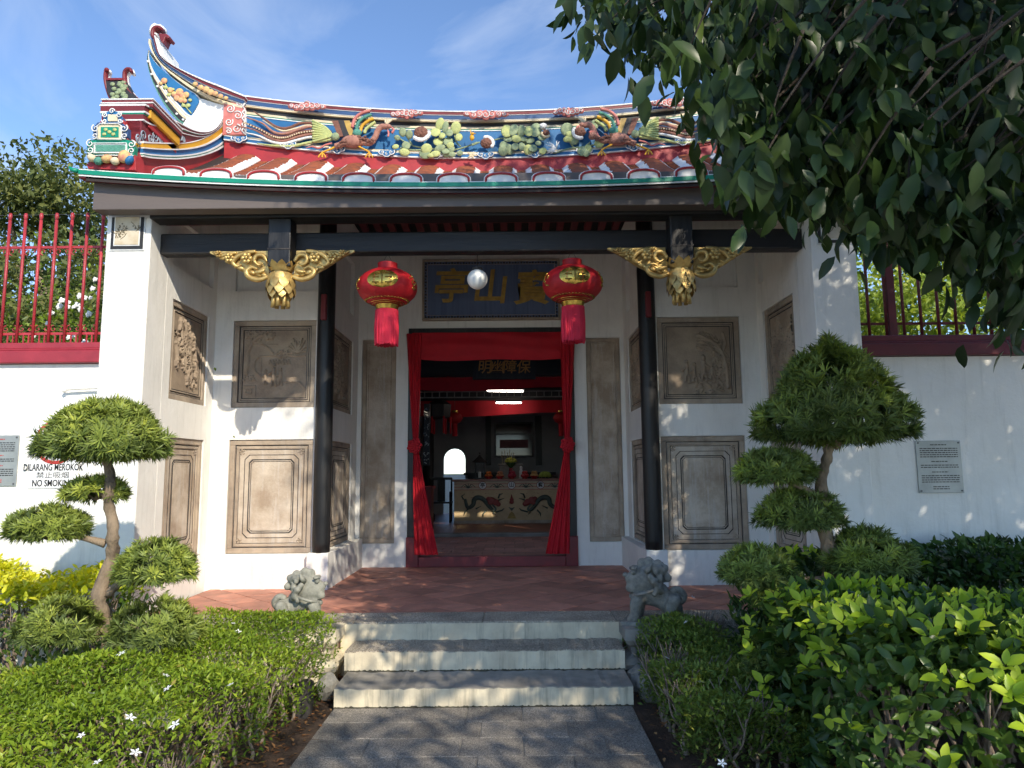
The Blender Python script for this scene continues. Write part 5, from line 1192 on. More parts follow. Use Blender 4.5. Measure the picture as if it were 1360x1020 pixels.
# hanging boards and cloths of the hall (each hung on its own)
hb = thing('hall_sign', 'black board with four gold characters over the inner hall entrance', 'sign board', (0.1,13.15,3.5))
a, b = P(628,505,13.15), P(711,478,13.15); m = MB(); m.box((a.x,13.06,a.z), (b.x,13.10,b.z+0.06)); part('board', m, BLACK, hb)
for ch, px in (('明',643.5),('幽',660),('障',676.5),('保',695)):
    me = text_mesh(ch, 0.265, 0.006, 0.0025, shear=0.1); q = part('character', me, mat('hall_gold', (0.62,0.30,0.06), (0.50,0.22,0.04), rough=0.5) if ch == '明' else bpy.data.materials['hall_gold'], hb); p = P(px, 489, 13.11); q.location = (p.x,13.052,p.z)
for px in ():
    for k in range(4): q = part('small_character', text_mesh('福山明寶'[k] if False else '丶', 0.05, 0.003, 0.004), bpy.data.materials['hall_gold'], hb); p = P(px, 482+6*k, 13.11); q.location = (p.x,13.052,p.z)
def hcloth(y, x0, x1, z1, z0, lab):
    m = MB(); m.grid(lambda u, v: (x0+(x1-x0)*u, y-0.02*math.sin(u*40)-0.03*math.sin(u*7+v*2), z1+(z0-z1)*v*(1+0.12*math.sin(u*math.pi*2))), 80, 8); solo('red_cloth', m, CLOTH, lab, 'cloth', smooth=True)
hcloth(13.17, -1.6, 1.9, 3.40, 3.17, 'red cloth band hung below the black board of the inner hall')
hcloth(16.8, -2.2, 2.4, 3.32, 2.98, 'deep red cloth hung across the inner hall above the altar')
# fluorescent tubes
TUBE = mat_emit('tube_light', (1.0,0.90,0.82), 9.0)
for (px0, px1, py, y, lab) in ((647,695,519.5,14.2,'white fluorescent tube above the altar table'),(659,692,535,16.4,'pinkish tube light with scroll ends behind the altar table')):
    a, b = P(px0,py,y), P(px1,py,y); t = thing('tube_light', lab, 'light', ((a.x+b.x)/2,y,a.z)); m = MB(); m.tube([a,b], 0.018, 8); part('tube', m, TUBE, t)
    m = MB(); m.box((a.x-0.03,y-0.02,a.z+0.02), (b.x+0.03,y+0.03,a.z+0.06)); part('fitting', m, IRON, t); m = MB(); m.tube([((a.x+b.x)/2,y,a.z+0.06),((a.x+b.x)/2,y,4.7)], 0.005, 5); part('rod', m, IRON, t)
# altar table
TZ = P(680,636,16.0).z; xa, xb = P(603,660,16.0).x, P(756,660,16.0).x; XC = (xa+xb)/2
TBL = mat('altar_cloth_tile', (0.66,0.50,0.28), (0.56,0.40,0.22), rough=0.5, scale=5, bump=0.1)
at = thing('altar_table', 'long cream altar table painted with two facing dragons', 'table', (XC,16.4,ZH))
m = MB(); m.box((xa,16.02,ZH+0.07), (xb,16.85,TZ-0.05)); part('body', m, TBL, at)
m = MB(); m.bbox((xa-0.04,15.95,TZ-0.05), (xb+0.04,16.9,TZ), 0.01); part('top', m, mat('altar_top', (0.30,0.13,0.09), (0.22,0.09,0.06), rough=0.4), at)
m = MB(); m.box((xa-0.01,16.0,ZH), (xb+0.01,16.86,ZH+0.07)); part('base', m, STONE_PALE, at)
m = MB(); m.box((xa,16.005,TZ-0.24), (xb,16.02,TZ-0.055)); fz = part('frieze', m, mat('altar_frieze', (0.70,0.56,0.38), rough=0.5, bump=0), at)
for z in (TZ-0.235, TZ-0.105, TZ-0.175):
    m = MB(); m.box((xa,16.0,z-0.006), (xb,16.005,z+0.006)); part('line', m, PINK, fz)
DRG = mat('dragon_green', (0.075,0.10,0.075), (0.05,0.065,0.05), rough=0.5, scale=20); DRR = mat('dragon_red', (0.35,0.06,0.05), (0.26,0.05,0.04), rough=0.5)
for k, ch in enumerate('亭山寶'):
    x = XC+(k-1)*0.645; m = MB(); m.tube([(x,15.999,TZ-0.14),(x,16.006,TZ-0.14)], 0.085, 24); part('medallion', m, SIGNW, fz); m = MB(); m.tube([(x+0.085*math.cos(t*.2618),15.999,TZ-0.14+0.085*math.sin(t*.2618)) for t in range(25)], 0.006, 5); part('medallion_ring', m, DRR, fz)
    q = part('character', text_mesh(ch, 0.11, 0.002, 0.002), SIGNK, fz); q.location = (x,15.996,TZ-0.14)
for k in range(4):
    x = XC+(k-1.5)*0.645; m = MB()
    for a in (0.3,0.9,1.57,2.2,2.8): m.tube([(x,16.0,TZ-0.19),(x+0.10*math.cos(a),16.0,TZ-0.19+0.10*math.sin(a))], [0.014,0.006], 5)
    m.tube([(x-0.16,16.0,TZ-0.18),(x-0.08,16.0,TZ-0.11),(x,16.0,TZ-0.19),(x+0.08,16.0,TZ-0.11),(x+0.16,16.0,TZ-0.18)], 0.008, 5); part('leaf_motif', m, DRG, fz)
def c5(zx, zy): return P(540+zx/5.667, 600+zy/5.667, 15.99)
def dragon(sgn):
    x0 = XC; 
    def q_(zx, zy): v = c5(zx, zy); return Vector((x0+sgn*(v.x-x0), 15.995, v.z))
    L = smooth_line([q_(*p) for p in ((440,355),(460,420),(500,400),(510,360),(540,345),(580,360),(620,410),(650,440),(670,430),(640,390))], 5); m = MB(); n = len(L); m.tube(L, [0.02+0.035*math.sin(math.pi*min(1,0.1+i/n)) for i in range(n)], 7, flat=(1,0.25,1)); d = part('dragon', m, DRG, at, smooth=True)
    h = MB()
    for zx, zy, r in ((640,370,32),(670,380,28),(690,395,20),(615,355,18),(625,385,20)): h.ball(q_(zx,zy), (r*0.0028,0.015,r*0.0026), 8, 6)
    part('head', h, DRR, d, smooth=True)
    l = MB()
    for pts in (((480,420),(440,450),(430,480)),((520,430),(560,410)),((600,440),(575,470),(575,490)),((670,455),(720,440),(735,425)),((650,455),(670,475)),((430,360),(415,335),(440,315)),((690,350),(700,320),(725,315)),((690,365),(735,350))): l.tube([q_(*p) for p in pts], [0.018]*(len(pts)-1)+[0.006], 6, flat=(1,0.3,1))
    part('claws', l, DRG, d, smooth=True)
    w = MB(); rr = random.Random(3)
    for k in range(16): zx = rr.uniform(400,720); zy = rr.uniform(300,490); w.tube([q_(zx,zy), q_(zx+rr.uniform(-14,14),zy+rr.uniform(-8,8))], 0.006, 5)
    part('flecks', w, mat('fleck_paint', (0.45,0.25,0.15)) if sgn > 0 else bpy.data.materials['fleck_paint'], d, kind='stuff')
dragon(1); dragon(-1)
m = MB()
for zy, r in ((345,10),(360,18),(378,20)): p = c5(788,zy); m.ball((XC,15.995,p.z), (r*0.0026,0.012,r*0.0022), 8, 6)
p = c5(788,320); m.tube([(XC,15.995,p.z),(XC,15.995,p.z-0.06)], [0.004,0.02], 6); part('flaming_pearl', m, DRR, at, smooth=True)
p = c5(790,485); m = MB(); m.prism([(XC-0.10,15.99,p.z-0.05),(XC+0.10,15.99,p.z-0.05),(XC+0.05,15.99,p.z+0.06),(XC,15.99,p.z+0.10),(XC-0.05,15.99,p.z+0.06)], (0,0.02,0)); part('rock_motif', m, GOLDFLAT, at)
p = c5(795,430); m = MB(); m.prism([(XC-0.07,15.99,p.z+0.04),(XC,15.99,p.z-0.05),(XC+0.07,15.99,p.z+0.04),(XC,15.99,p.z+0.02)], (0,0.02,0)); part('bat_motif', m, DRG, at)
# offerings
FR = {'orange':((0.72,0.17,0.015),0.038),'peach':((0.62,0.24,0.12),0.04),'dragonfruit':((0.45,0.03,0.06),0.048),'apple':((0.50,0.05,0.05),0.042),'pear':((0.66,0.40,0.15),0.042)}
BOWL = mat('red_bowl', (0.40,0.015,0.02), (0.34,0.012,0.018), rough=0.3, bump=0)
Yo = 16.14
for i, (px, kind) in enumerate(((649,'orange'),(664,'peach'),(680,'dragonfruit'),(697,'apple'),(709.5,'pear'))):
    x = P(px,630,Yo).x; m = MB(); m.lathe([(0.06,0),(0.062,0.012),(0.05,0.02),(0.10,0.05),(0.105,0.06),(0.09,0.055),(0.04,0.03)], (x,Yo,TZ+0.001), 18)
    solo('bowl', m, BOWL, 'small red bowl holding %s fruit on the altar table' % kind, 'bowl', smooth=True)
    col, r = FR[kind]; fm = bpy.data.materials.get('fruit_'+kind) or mat('fruit_'+kind, col, tuple(c*0.75 for c in col), rough=0.4, scale=30, bump=0.1)
    for (dx, dy, dz) in ((-0.05,-0.03,0.07),(0.05,-0.03,0.07),(0.0,-0.055,0.075),(0.0,0.04,0.075),(-0.025,-0.01,0.135),(0.03,-0.015,0.135)):
        f = MB(); f.ball((x+dx,Yo+dy,TZ+dz), (r,r,r*0.95), 12, 9); f.tube([(x+dx,Yo+dy,TZ+dz+r*0.85),(x+dx+0.004,Yo+dy,TZ+dz+r*1.1)], [0.006,0.002], 5); solo('fruit', f, fm, '%s heaped in a red bowl on the altar table' % kind, 'fruit', 'pieces of %s in their bowl' % kind, smooth=True)
x = P(724,632,Yo).x; bn = thing('banana_bunch', 'bunch of green bananas at the end of the altar offerings', 'fruit', (x,Yo,TZ)); BAN = mat('banana_skin', (0.36,0.42,0.06), (0.24,0.34,0.05), rough=0.5)
for k in range(9):
    a = -1.2+0.3*k; m = MB(); c = Vector((x,Yo+0.02,TZ+0.15)); m.tube(smooth_line([c, c+Vector((0.10*math.sin(a),-0.06-0.01*(k % 3),-0.03)), c+Vector((0.15*math.sin(a),-0.07,-0.125+0.01*(k % 2)))],4), [0.012]+[0.021]*7+[0.008], 7); part('banana', m, BAN, bn, smooth=True)
# candle lantern house
x = P(637,620,Yo).x; lh = thing('candle_lantern', 'small dark pagoda-roofed candle lantern on the altar table', 'lantern', (x,Yo,TZ))
for dx in (-0.095, 0.095):
    for dy in (-0.06, 0.10): m = MB(); m.box((x+dx-0.012,Yo+dy-0.012,TZ), (x+dx+0.012,Yo+dy+0.012,TZ+0.36)); part('post', m, BLACK, lh)
m = MB(); m.box((x-0.115,Yo-0.08,TZ), (x+0.115,Yo+0.12,TZ+0.03)); m.box((x-0.11,Yo-0.075,TZ+0.36), (x+0.11,Yo+0.115,TZ+0.38)); part('frame', m, BLACK, lh)
m = MB()
for k in range(8):
    t0, t1 = k/8, (k+1)/8
    def w_(t): return 0.165*(1-t)**1.4+0.012
    a, b = w_(t0), w_(t1); z0, z1 = TZ+0.38+0.17*t0, TZ+0.38+0.17*t1; cy = Yo+0.02
    m.add([(x-a,cy-a,z0),(x+a,cy-a,z0),(x+a,cy+a,z0),(x-a,cy+a,z0),(x-b,cy-b,z1),(x+b,cy-b,z1),(x+b,cy+b,z1),(x-b,cy+b,z1)], [(0,1,5,4),(1,2,6,5),(2,3,7,6),(3,0,4,7)])
m.ball((x,Yo+0.02,TZ+0.58), 0.02, 8, 6); part('roof', m, BLACK, lh)
m = MB(); m.lathe([(0.035,0.03),(0.035,0.16),(0.01,0.17)], (x,Yo+0.02,TZ), 12); part('candle', m, TRIMWHITE, lh)
# urn, incense and flowers behind, white figurine
x = P(678,618,16.45).x
ur = thing('incense_urn', 'white incense urn with thin sticks behind the offerings', 'urn', (x,16.6,TZ)); m = MB(); m.box((x-0.26,16.5,TZ), (x+0.26,16.78,TZ+0.30)); m.box((x-0.29,16.47,TZ+0.30), (x+0.29,16.81,TZ+0.34)); part('bowl', m, CEMENT, ur, bevel=0.02)
for k in range(6): m = MB(); dx = -0.19+0.055*k; m.tube([(x+dx,16.6,TZ+0.33),(x+dx+random.uniform(-.02,.02),16.6,TZ+0.64+random.uniform(-.04,.05))], 0.008, 5); part('incense_stick', m, CREAM, ur)
xf = P(678.5,612,16.25).x; vf = thing('flower_vase', 'vase of yellow chrysanthemums in the middle of the altar table', 'flowers', (xf,16.25,TZ)); m = MB(); m.lathe([(0.05,0),(0.075,0.06),(0.05,0.14),(0.035,0.2),(0.05,0.24)], (xf,16.25,TZ), 16); part('vase', m, BOWL, vf, smooth=True)
m = MB()
for k in range(70):
    d = rand_unit(1)[0]; c = Vector((xf,16.25,TZ+0.38))+Vector((d[0]*0.12,d[1]*0.10,abs(d[2])*0.09)); m.ball(c, 0.022, 6, 5)
part('blossoms', m, mat('yellow_petal', (0.62,0.58,0.08), (0.45,0.48,0.06), rough=0.6), vf, smooth=True, kind='stuff')
m = MB()
for k in range(24): a = random.uniform(0,6.28); m.tube([(xf,16.25,TZ+0.22),(xf+0.10*math.cos(a),16.25+0.08*math.sin(a),TZ+0.36)], [0.006,0.02], 5)
part('stems', m, mat('stem_green', (0.05,0.12,0.03)), vf, kind='stuff')
x = P(692,625,16.2).x; m = MB(); m.lathe([(0.045,0),(0.05,0.02),(0.04,0.1),(0.05,0.16),(0.028,0.21),(0.035,0.235),(0.03,0.27),(0.005,0.285)], (x,16.22,TZ), 14); solo('figurine', m, TRIMWHITE, 'small white robed figurine beside the yellow flowers on the altar', 'figurine', smooth=True)
# picture frame, couplet boards, lanterns at the back
fa, fb = P(659,605,19.5), P(706,563,19.5); pf = thing('wall_picture', 'glazed altar picture in a grey frame on the hall back wall', 'picture', ((fa.x+fb.x)/2,19.5,fa.z)); m = MB(); m.box((fa.x,19.5,fa.z), (fb.x,19.58,fb.z)); part('glass', m, mat('dark_glass', (0.03,0.015,0.018), rough=0.08, bump=0), pf)
w = 0.045
for (x0,x1,z0,z1) in ((fa.x-w,fb.x+w,fa.z-w,fa.z),(fa.x-w,fb.x+w,fb.z,fb.z+w),(fa.x-w,fa.x,fa.z,fb.z),(fb.x,fb.x+w,fa.z,fb.z),(fa.x,fb.x,(fa.z+fb.z)/2+0.14,(fa.z+fb.z)/2+0.17)): m = MB(); m.box((x0,19.46,z0), (x1,19.58,z1)); part('frame', m, IRON, pf)
m = MB(); m.box((fa.x+0.1,19.49,fa.z+0.2), (fb.x-0.1,19.499,(fa.z+fb.z)/2)); part('red_inset', m, MAROON, pf)
m = MB(); m.box((-0.9,18.7,ZH), (1.3,19.4,1.55)); m.box((-1.0,18.6,1.55), (1.4,19.45,1.62)); solo('back_altar', m, BLACK, 'dark wooden back altar against the hall rear wall', 'altar')
for px0, px1 in ((645,652),(711.5,719)):
    a, b = P(px0,618,19.5), P(px1,552,19.5); m = MB(); m.box((a.x,19.5,a.z), (b.x,19.56,b.z)); solo('couplet_board', m, BLACK, 'narrow black couplet board between the altar picture and the %s arch' % ('open' if px0 < 680 else 'closed'), 'board', 'couplet boards flanking the altar picture')
cb = thing('couplet_column', 'tall black couplet board of silvery characters inside the doorway', 'board', (P(567,618,13.3).x,13.3,1.7)); a, b = P(562.5,618,13.3), P(571,536,13.3); m = MB(); m.box((a.x,13.30,a.z), (b.x,13.36,b.z)); part('board', m, BLACK, cb)
SILV = mat('silver_paint', (0.55,0.55,0.5)); rr = random.Random(31)
for k in range(7):
    m = MB(); c = P(566.7, 544+11.5*k, 13.29)
    for s_ in range(5):
        q0 = c+Vector((rr.uniform(-.04,.04),0,rr.uniform(-.05,.05))); m.tube([q0, q0+Vector((rr.uniform(-.05,.05),0,rr.uniform(-.04,.04)))], [0.009,0.004], 5)
    part('brush_mark', m, SILV, cb, kind='stuff')
for px, lab in ((604,'dim red lantern hanging inside the hall near the open arch'),(745,'dim red lantern hanging inside the hall near the closed arch')):
    c = P(px,555,16.3); t = thing('hall_lantern', lab, 'lantern', c); m = MB(); m.lathe([(0.06,-0.13),(0.14,-0.09),(0.185,0.0),(0.14,0.09),(0.06,0.13)], c, 20); part('body', m, LANTRED, t, smooth=True); m = MB(); m.lathe([(0.055,-0.42),(0.06,-0.131)], c, 14); part('tassel', m, CLOTH, t); m = MB(); m.lathe([(0.07,0.131),(0.07,0.17)], c, 14); part('cap', m, LANTGOLD, t); m = MB(); m.tube([c+Vector((0,0,0.17)), (c.x,c.y,4.7)], 0.004, 5); part('wire', m, IRON, t)
c = P(583,545,15.2); t = thing('hanging_censer', 'large black hexagonal lantern frame hanging inside the hall', 'lantern', c); m = MB(); m.lathe([(0.10,-0.20),(0.24,-0.15),(0.26,0.12),(0.12,0.22)], c, 6); part('body', m, BLACK, t); m = MB(); m.tube([c+Vector((0,0,0.2)), (c.x,c.y,4.7)], 0.006, 5); part('chain', m, IRON, t)
for k in range(6): a = k*1.047; m = MB(); m.tube([c+Vector((0.25*math.cos(a),0.25*math.sin(a),-0.14)), c+Vector((0.25*math.cos(a),0.25*math.sin(a),-0.5))], 0.02, 6); part('tassel', m, CLOTH, t)
# side furniture: red cupboard and chair
a = P(566,655,14.8); m = MB(); m.box((a.x-0.6,14.8,ZH), (a.x+0.10,15.3,1.3)); m.box((a.x-0.63,14.77,1.3), (a.x+0.13,15.33,1.35)); solo('red_cupboard', m, MAROON, 'low red cupboard standing inside the hall by the couplet board', 'cupboard')
a = P(585,650,16.6); ch = thing('armchair', 'dark wooden armchair against the hall side', 'chair', (a.x,16.6,ZH))
for dx in (-0.24,0.24):
    for dy in (-0.2,0.2): m = MB(); m.tube([(a.x+dx,16.6+dy,ZH),(a.x+dx,16.6+dy,ZH+(1.0 if dy > 0 else 0.68))], 0.022, 8); part('leg', m, BLACK, ch)
    m = MB(); m.tube([(a.x+dx,16.4,ZH+0.68),(a.x+dx,16.8,ZH+0.70)], 0.02, 8); part('arm', m, BLACK, ch)
m = MB(); m.box((a.x-0.27,16.37,ZH+0.43), (a.x+0.27,16.83,ZH+0.47)); part('seat', m, BLACK, ch); m = MB(); m.box((a.x-0.09,16.79,ZH+0.47), (a.x+0.09,16.81,ZH+0.98)); m.box((a.x-0.25,16.78,ZH+0.96), (a.x+0.25,16.82,ZH+1.02)); part('back', m, BLACK, ch)

m = MB(); m.box((-6,23.0,-0.1), (2,23.2,1.55)); solo('rear_wall', m, WHITE, 'pale garden wall glimpsed through the open arch at the back', 'wall')
# ================================================================== planting
JASMINE = mat_leaf('jasmine_leaf', [(0.064,0.116,0.013),(0.129,0.205,0.019),(0.204,0.300,0.026),(0.332,0.410,0.037),(0.30,0.26,0.05)], 0.4, 0.28)
JASMINE2 = mat_leaf('pale_jasmine_leaf', [(0.086,0.131,0.028),(0.153,0.230,0.041),(0.248,0.321,0.061),(0.421,0.428,0.083)], 0.45, 0.28)  # slightly paler greens than the first jasmine leaf
GOLDEN = mat_leaf('golden_hedge_leaf', [(0.041,0.095,0.014),(0.135,0.216,0.016),(0.432,0.486,0.027),(0.675,0.648,0.041)], 0.42, 0.3)
PODO = mat_leaf('podocarpus_leaf', [(0.068,0.098,0.027),(0.170,0.223,0.048),(0.296,0.357,0.067),(0.501,0.536,0.089)], 0.45, 0.2)
PODO2 = mat_leaf('dark_podocarpus_leaf', [(0.054,0.086,0.022),(0.130,0.181,0.045),(0.216,0.285,0.062),(0.367,0.449,0.067)], 0.45, 0.2)
FICUS = mat_leaf('ficus_hedge_leaf', [(0.025,0.058,0.014),(0.042,0.092,0.019),(0.076,0.138,0.023),(0.125,0.196,0.031)], 0.32, 0.22)
LIMELEAF = mat_leaf('lime_young_leaf', [(0.220,0.352,0.023),(0.374,0.506,0.031),(0.528,0.638,0.062)], 0.38, 0.35)
TREELEAF = mat_leaf('overhanging_tree_leaf', [(0.014,0.029,0.010),(0.024,0.049,0.014),(0.041,0.073,0.017),(0.083,0.118,0.024)], 0.36, 0.22)
FARLEAF = mat_leaf('far_tree_leaf', [(0.058,0.082,0.024),(0.106,0.134,0.038),(0.163,0.182,0.048),(0.230,0.240,0.067)], 0.6, 0.25)
FARLEAF2 = mat_leaf('far_bush_leaf', [(0.084,0.144,0.024),(0.180,0.264,0.036),(0.312,0.408,0.060),(0.504,0.528,0.096)], 0.5, 0.3)
PETALW = mat('white_petal', (0.85,0.85,0.82), (0.80,0.80,0.76), rough=0.6, bump=0)
DEADLEAF = mat_leaf('dry_leaf', [(0.16,0.07,0.03),(0.28,0.13,0.05),(0.36,0.20,0.08)], 0.8, 0.1)
# ---- clipped hedge: leaves over the surface of a lumpy box-like body, stems below
def hedge_points(n, inside, bounds, top, depth_top=0.10, side=0.12):
    """sample points in the hedge volume, most of them near the top surface or the sides. inside(x,y)->signed distance to the plan edge (m, + inside)"""
    out = []
    (x0,x1),(y0,y1) = bounds; tot = 0
    while tot < n:
        k = n*2; x = RNG.uniform(x0,x1,k); y = RNG.uniform(y0,y1,k); d = inside(x,y); tz = top(x,y)
        tz = tz-0.10*np.exp(-np.maximum(d,0)/0.10)
        u = RNG.random(k); deep = -np.log(np.maximum(RNG.random(k),1e-6))*depth_top*0.5
        z = tz-deep
        sidep = d < side; z = np.where(sidep, tz-RNG.random(k)**1.25*0.34, z)
        ok = (d > 0) & (z > 0.06)
        # thin random gaps
        p = np.stack([x,y,z],1); ok &= (noise3(p, 7.0, 3)+0.6*noise3(p, 17.0, 5)) > -0.95+0.5*np.clip((tz-z-0.12)*4,0,1.4)
        out.append(p[ok]); tot += ok.sum()
    return np.concatenate(out)[:n]
def hedge_leaves(p, cen, top, L, W, up=0.7, spread=0.8, colf=None, big=False):
    n = len(p); d = rand_unit(n)*spread; d[:,2] = np.abs(d[:,2])*0.7+up*0.35
    out = p-cen; out[:,2] = 0; d += 0.25*unit(out)
    nr = rand_unit(n)*0.55+np.array([0,0,1.0])
    depth = np.clip((top(p[:,0],p[:,1])-p[:,2])/0.3,0,1)
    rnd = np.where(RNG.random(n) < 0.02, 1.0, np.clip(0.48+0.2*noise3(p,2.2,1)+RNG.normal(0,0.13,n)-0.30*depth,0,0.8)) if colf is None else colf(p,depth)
    Ls = L*RNG.uniform(0.65,1.3,n); return leaf_mesh(p, d, nr, Ls, Ls*W, rnd, big, droop=0.18)
def flower_mesh(s):
    m = MB()
    for k in range(5):
        a = k*1.2566; c, q = math.cos(a), math.sin(a); side = Vector((-q,c,0)); tip = Vector((c,q,0.15))*s; mid = Vector((c,q,0.25))*s*0.55
        m.add([(0,0,0.1*s), tuple(mid-side*s*0.24), tuple(tip), tuple(mid+side*s*0.24)], [(0,1,2,3)])
    me = m.mesh('flower'); me.materials.append(PETALW); return me
FLW = flower_mesh(0.024)
def put_flowers(par, pts):
    for p in pts:
        q = part('flower', FLW, None, par); q.location = p; q.rotation_euler = (random.uniform(-.7,.5),random.uniform(-.5,.5),random.uniform(0,6)); s = random.uniform(0.75,1.25); q.scale = (s,s,s)
def stems(pts, h0, h1, m, spread=0.12, r=0.008, forks=3):
    for (x, y) in pts:
        p = Vector((x,y,-0.03)); a = random.uniform(0,6.28); q = p+Vector((random.uniform(-.04,.04),random.uniform(-.04,.04),h0)); m.tube(smooth_line([p,(p+q)/2+Vector((random.uniform(-.03,.03),random.uniform(-.03,.03),0)),q],3), [r*1.5]*4+[r*1.2]*3, 6)
        for k in range(forks):
            a = random.uniform(0,6.28); e = q+Vector((spread*math.cos(a)*random.uniform(.4,1),spread*math.sin(a)*random.uniform(.4,1),(h1-h0)*random.uniform(.6,1))); mid = (q+e)/2+Vector((random.uniform(-.03,.03),random.uniform(-.03,.03),random.uniform(-.03,.02)))
            m.tube(smooth_line([q,mid,e],3), [r]*3+[r*.8]*2+[r*.55]*2, 5)
            for j in range(2):
                b = random.uniform(0,6.28); f = e+Vector((0.07*math.cos(b),0.07*math.sin(b),random.uniform(.02,.09))); m.tube([mid.lerp(e,0.5),f], [r*.6,r*.3], 4)
# left jasmine hedge
def lh_in(x, y):
    wob = 0.035*np.sin(y*5.1+1)+0.03*np.sin(y*11.3)
    right = -1.10+wob-x-0.10*np.maximum(0,4.2-y)
    back = np.where(x > -2.05+0.1*np.sin(y*3), 6.0-y, 4.72-y+0.05*np.sin(x*5)); left = x+5.0
    edge = np.minimum(np.minimum(right,left),np.minimum(np.where(x > -2.05, back, back), y-2.2))
    # concave corner beside the tree
    return edge
def lh_top(x, y): return 0.50+0.09*np.clip((y-5.2)/0.5,0,1)*np.clip((x+2.2)/0.5,0,1)+0.05*np.sin(x*2.2+y*1.3)+0.03*np.sin(x*5.1-y*4.2)+0.025*np.sin(y*9+x*3)+0.035*np.clip((y-4.6)/1.2,0,1)
lhd = thing('jasmine_hedge', 'sunlit clipped jasmine hedge with small white star flowers beside the path', 'hedge', (-2.2,4.2,0))
p = hedge_points(62000, lh_in, ((-4.6,-1.0),(2.3,6.05)), lh_top)
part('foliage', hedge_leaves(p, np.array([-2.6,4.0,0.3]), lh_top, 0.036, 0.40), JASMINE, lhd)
m = MB(); stems([(random.uniform(-1.55,-1.22),random.uniform(2.9,5.9)) for _ in range(34)]+[(random.uniform(-3.8,-1.6),random.uniform(2.6,4.5)) for _ in range(16)], 0.14, 0.44, m, 0.17); part('stems', m, TWIG, lhd, smooth=True, kind='stuff')
fl = []
for (px, py) in ((70,990),(232,970),(172,963),(108,975),(160,884),(210,882),(306,916),(222,925),(122,932),(220,905),(345,840),(300,836),(316,842),(318,846),(383,846),(354,834),(413,814),(423,801),(416,811),(310,831),(250,860),(265,886),(360,806),(427,869),(84,902),(35,940),(180,996),(130,1004),(380,826)): 
    q = PZ(px, py, 0.53)
    if -5 < q.x < -1.0 and 2 < q.y < 6.1: fl.append((q.x,q.y,float(lh_top(np.array([q.x]),np.array([q.y]))[0])+0.012))
put_flowers(lhd, fl)
# right jasmine bush
def rh_in(x, y):
    left = x-1.22-0.05*np.sin(y*6)-0.04*np.sin(y*13+1); right = 2.02+0.12*np.sin(y*3)-x-0.25*np.clip(y-5.2,0,1); return np.minimum(np.minimum(left,right),np.minimum(y-3.95,6.0-y+0.06*np.sin(x*8)))
def rh_top(x, y): return 0.40+0.05*np.sin(x*4+y*2.3)+0.04*np.sin(y*7.3+x*3)+0.10*np.clip((y-5.0)/0.8,0,1)
rhd = thing('jasmine_bush', 'straggly jasmine bush with white star flowers between the grey lion and the broad-leaved hedge', 'bush', (1.6,4.9,0))
p = hedge_points(22000, rh_in, ((1.1,2.3),(3.9,6.1)), rh_top, 0.16, 0.2); part('foliage', hedge_leaves(p, np.array([1.6,4.9,0.3]), rh_top, 0.038, 0.40), JASMINE2, rhd)
m = MB(); stems([(random.uniform(1.28,1.9),random.uniform(4.05,5.9)) for _ in range(26)]+[(1.27+0.05*random.random(),random.uniform(4.1,5.9)) for _ in range(14)], 0.12, 0.40, m, 0.16); part('stems', m, TWIG, rhd, smooth=True, kind='stuff')
fl = []
for (px, py) in ((903,799),(916,803),(921,806),(901,800),(888,812),(918,823),(930,886),(885,853),(911,836),(870,888),(958,1000),(920,1010)):
    q = PZ(px, py, 0.46); fl.append((q.x,q.y,float(rh_top(np.array([q.x]),np.array([q.y]))[0])+0.01))
put_flowers(rhd, fl)
# dry patches in the bushes
for (c, s, lab) in (((-1.98,5.0,0.44),(0.16,0.12,0.10),'patch of bare dry twigs in the jasmine hedge beside the dome-topped tree'),((1.72,5.75,0.50),(0.22,0.12,0.05),'patch of dry brown twigs on the jasmine bush by the grey lion')):
    m = MB()
    for k in range(120):
        d = rand_unit(1)[0]; q = Vector((c[0]+d[0]*s[0],c[1]+d[1]*s[1],c[2]+abs(d[2])*s[2])); b = Vector((c[0]+d[0]*s[0]*.4,c[1]+d[1]*s[1]*.4,c[2]-0.30)); m.tube([b,q.lerp(b,.35)+Vector((random.uniform(-.02,.02),random.uniform(-.02,.02),0)),q], [0.004,0.003,0.0015], 4)
    solo('dry_twigs', m, TWIG, lab, 'twigs')
# golden hedge by the left wall
def gh_in(x, y): return np.minimum(np.minimum(-2.72+0.06*np.sin(y*8)-x, x+6.0), np.minimum(y-5.25-0.05*np.sin(x*6), 6.36-y))
def gh_top(x, y): return 0.88+0.05*np.sin(x*4.1)+0.04*np.sin(y*6+x*7)
ghd = thing('golden_hedge', 'golden yellow broad-leaved hedge along the sunlit boundary wall', 'hedge', (-3.8,5.8,0))
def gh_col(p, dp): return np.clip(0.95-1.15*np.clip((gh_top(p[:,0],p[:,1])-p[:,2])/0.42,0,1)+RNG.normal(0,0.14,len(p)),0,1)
n = 9000; x = RNG.uniform(-5.6,-2.7,n*3); y = RNG.uniform(5.2,6.4,n*3); d = gh_in(x,y); z = gh_top(x,y)-np.where(d < 0.2, RNG.random(n*3)**1.1*0.75, RNG.random(n*3)*0.15); k = (d > 0); p = np.stack([x,y,z],1)[k][:n]
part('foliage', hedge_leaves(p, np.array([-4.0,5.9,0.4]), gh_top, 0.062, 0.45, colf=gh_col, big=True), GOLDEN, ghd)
m = MB(); stems([(random.uniform(-4.6,-2.85),random.uniform(5.4,6.1)) for _ in range(22)], 0.2, 0.7, m, 0.2, 0.01); part('stems', m, TWIG, ghd, smooth=True, kind='stuff')
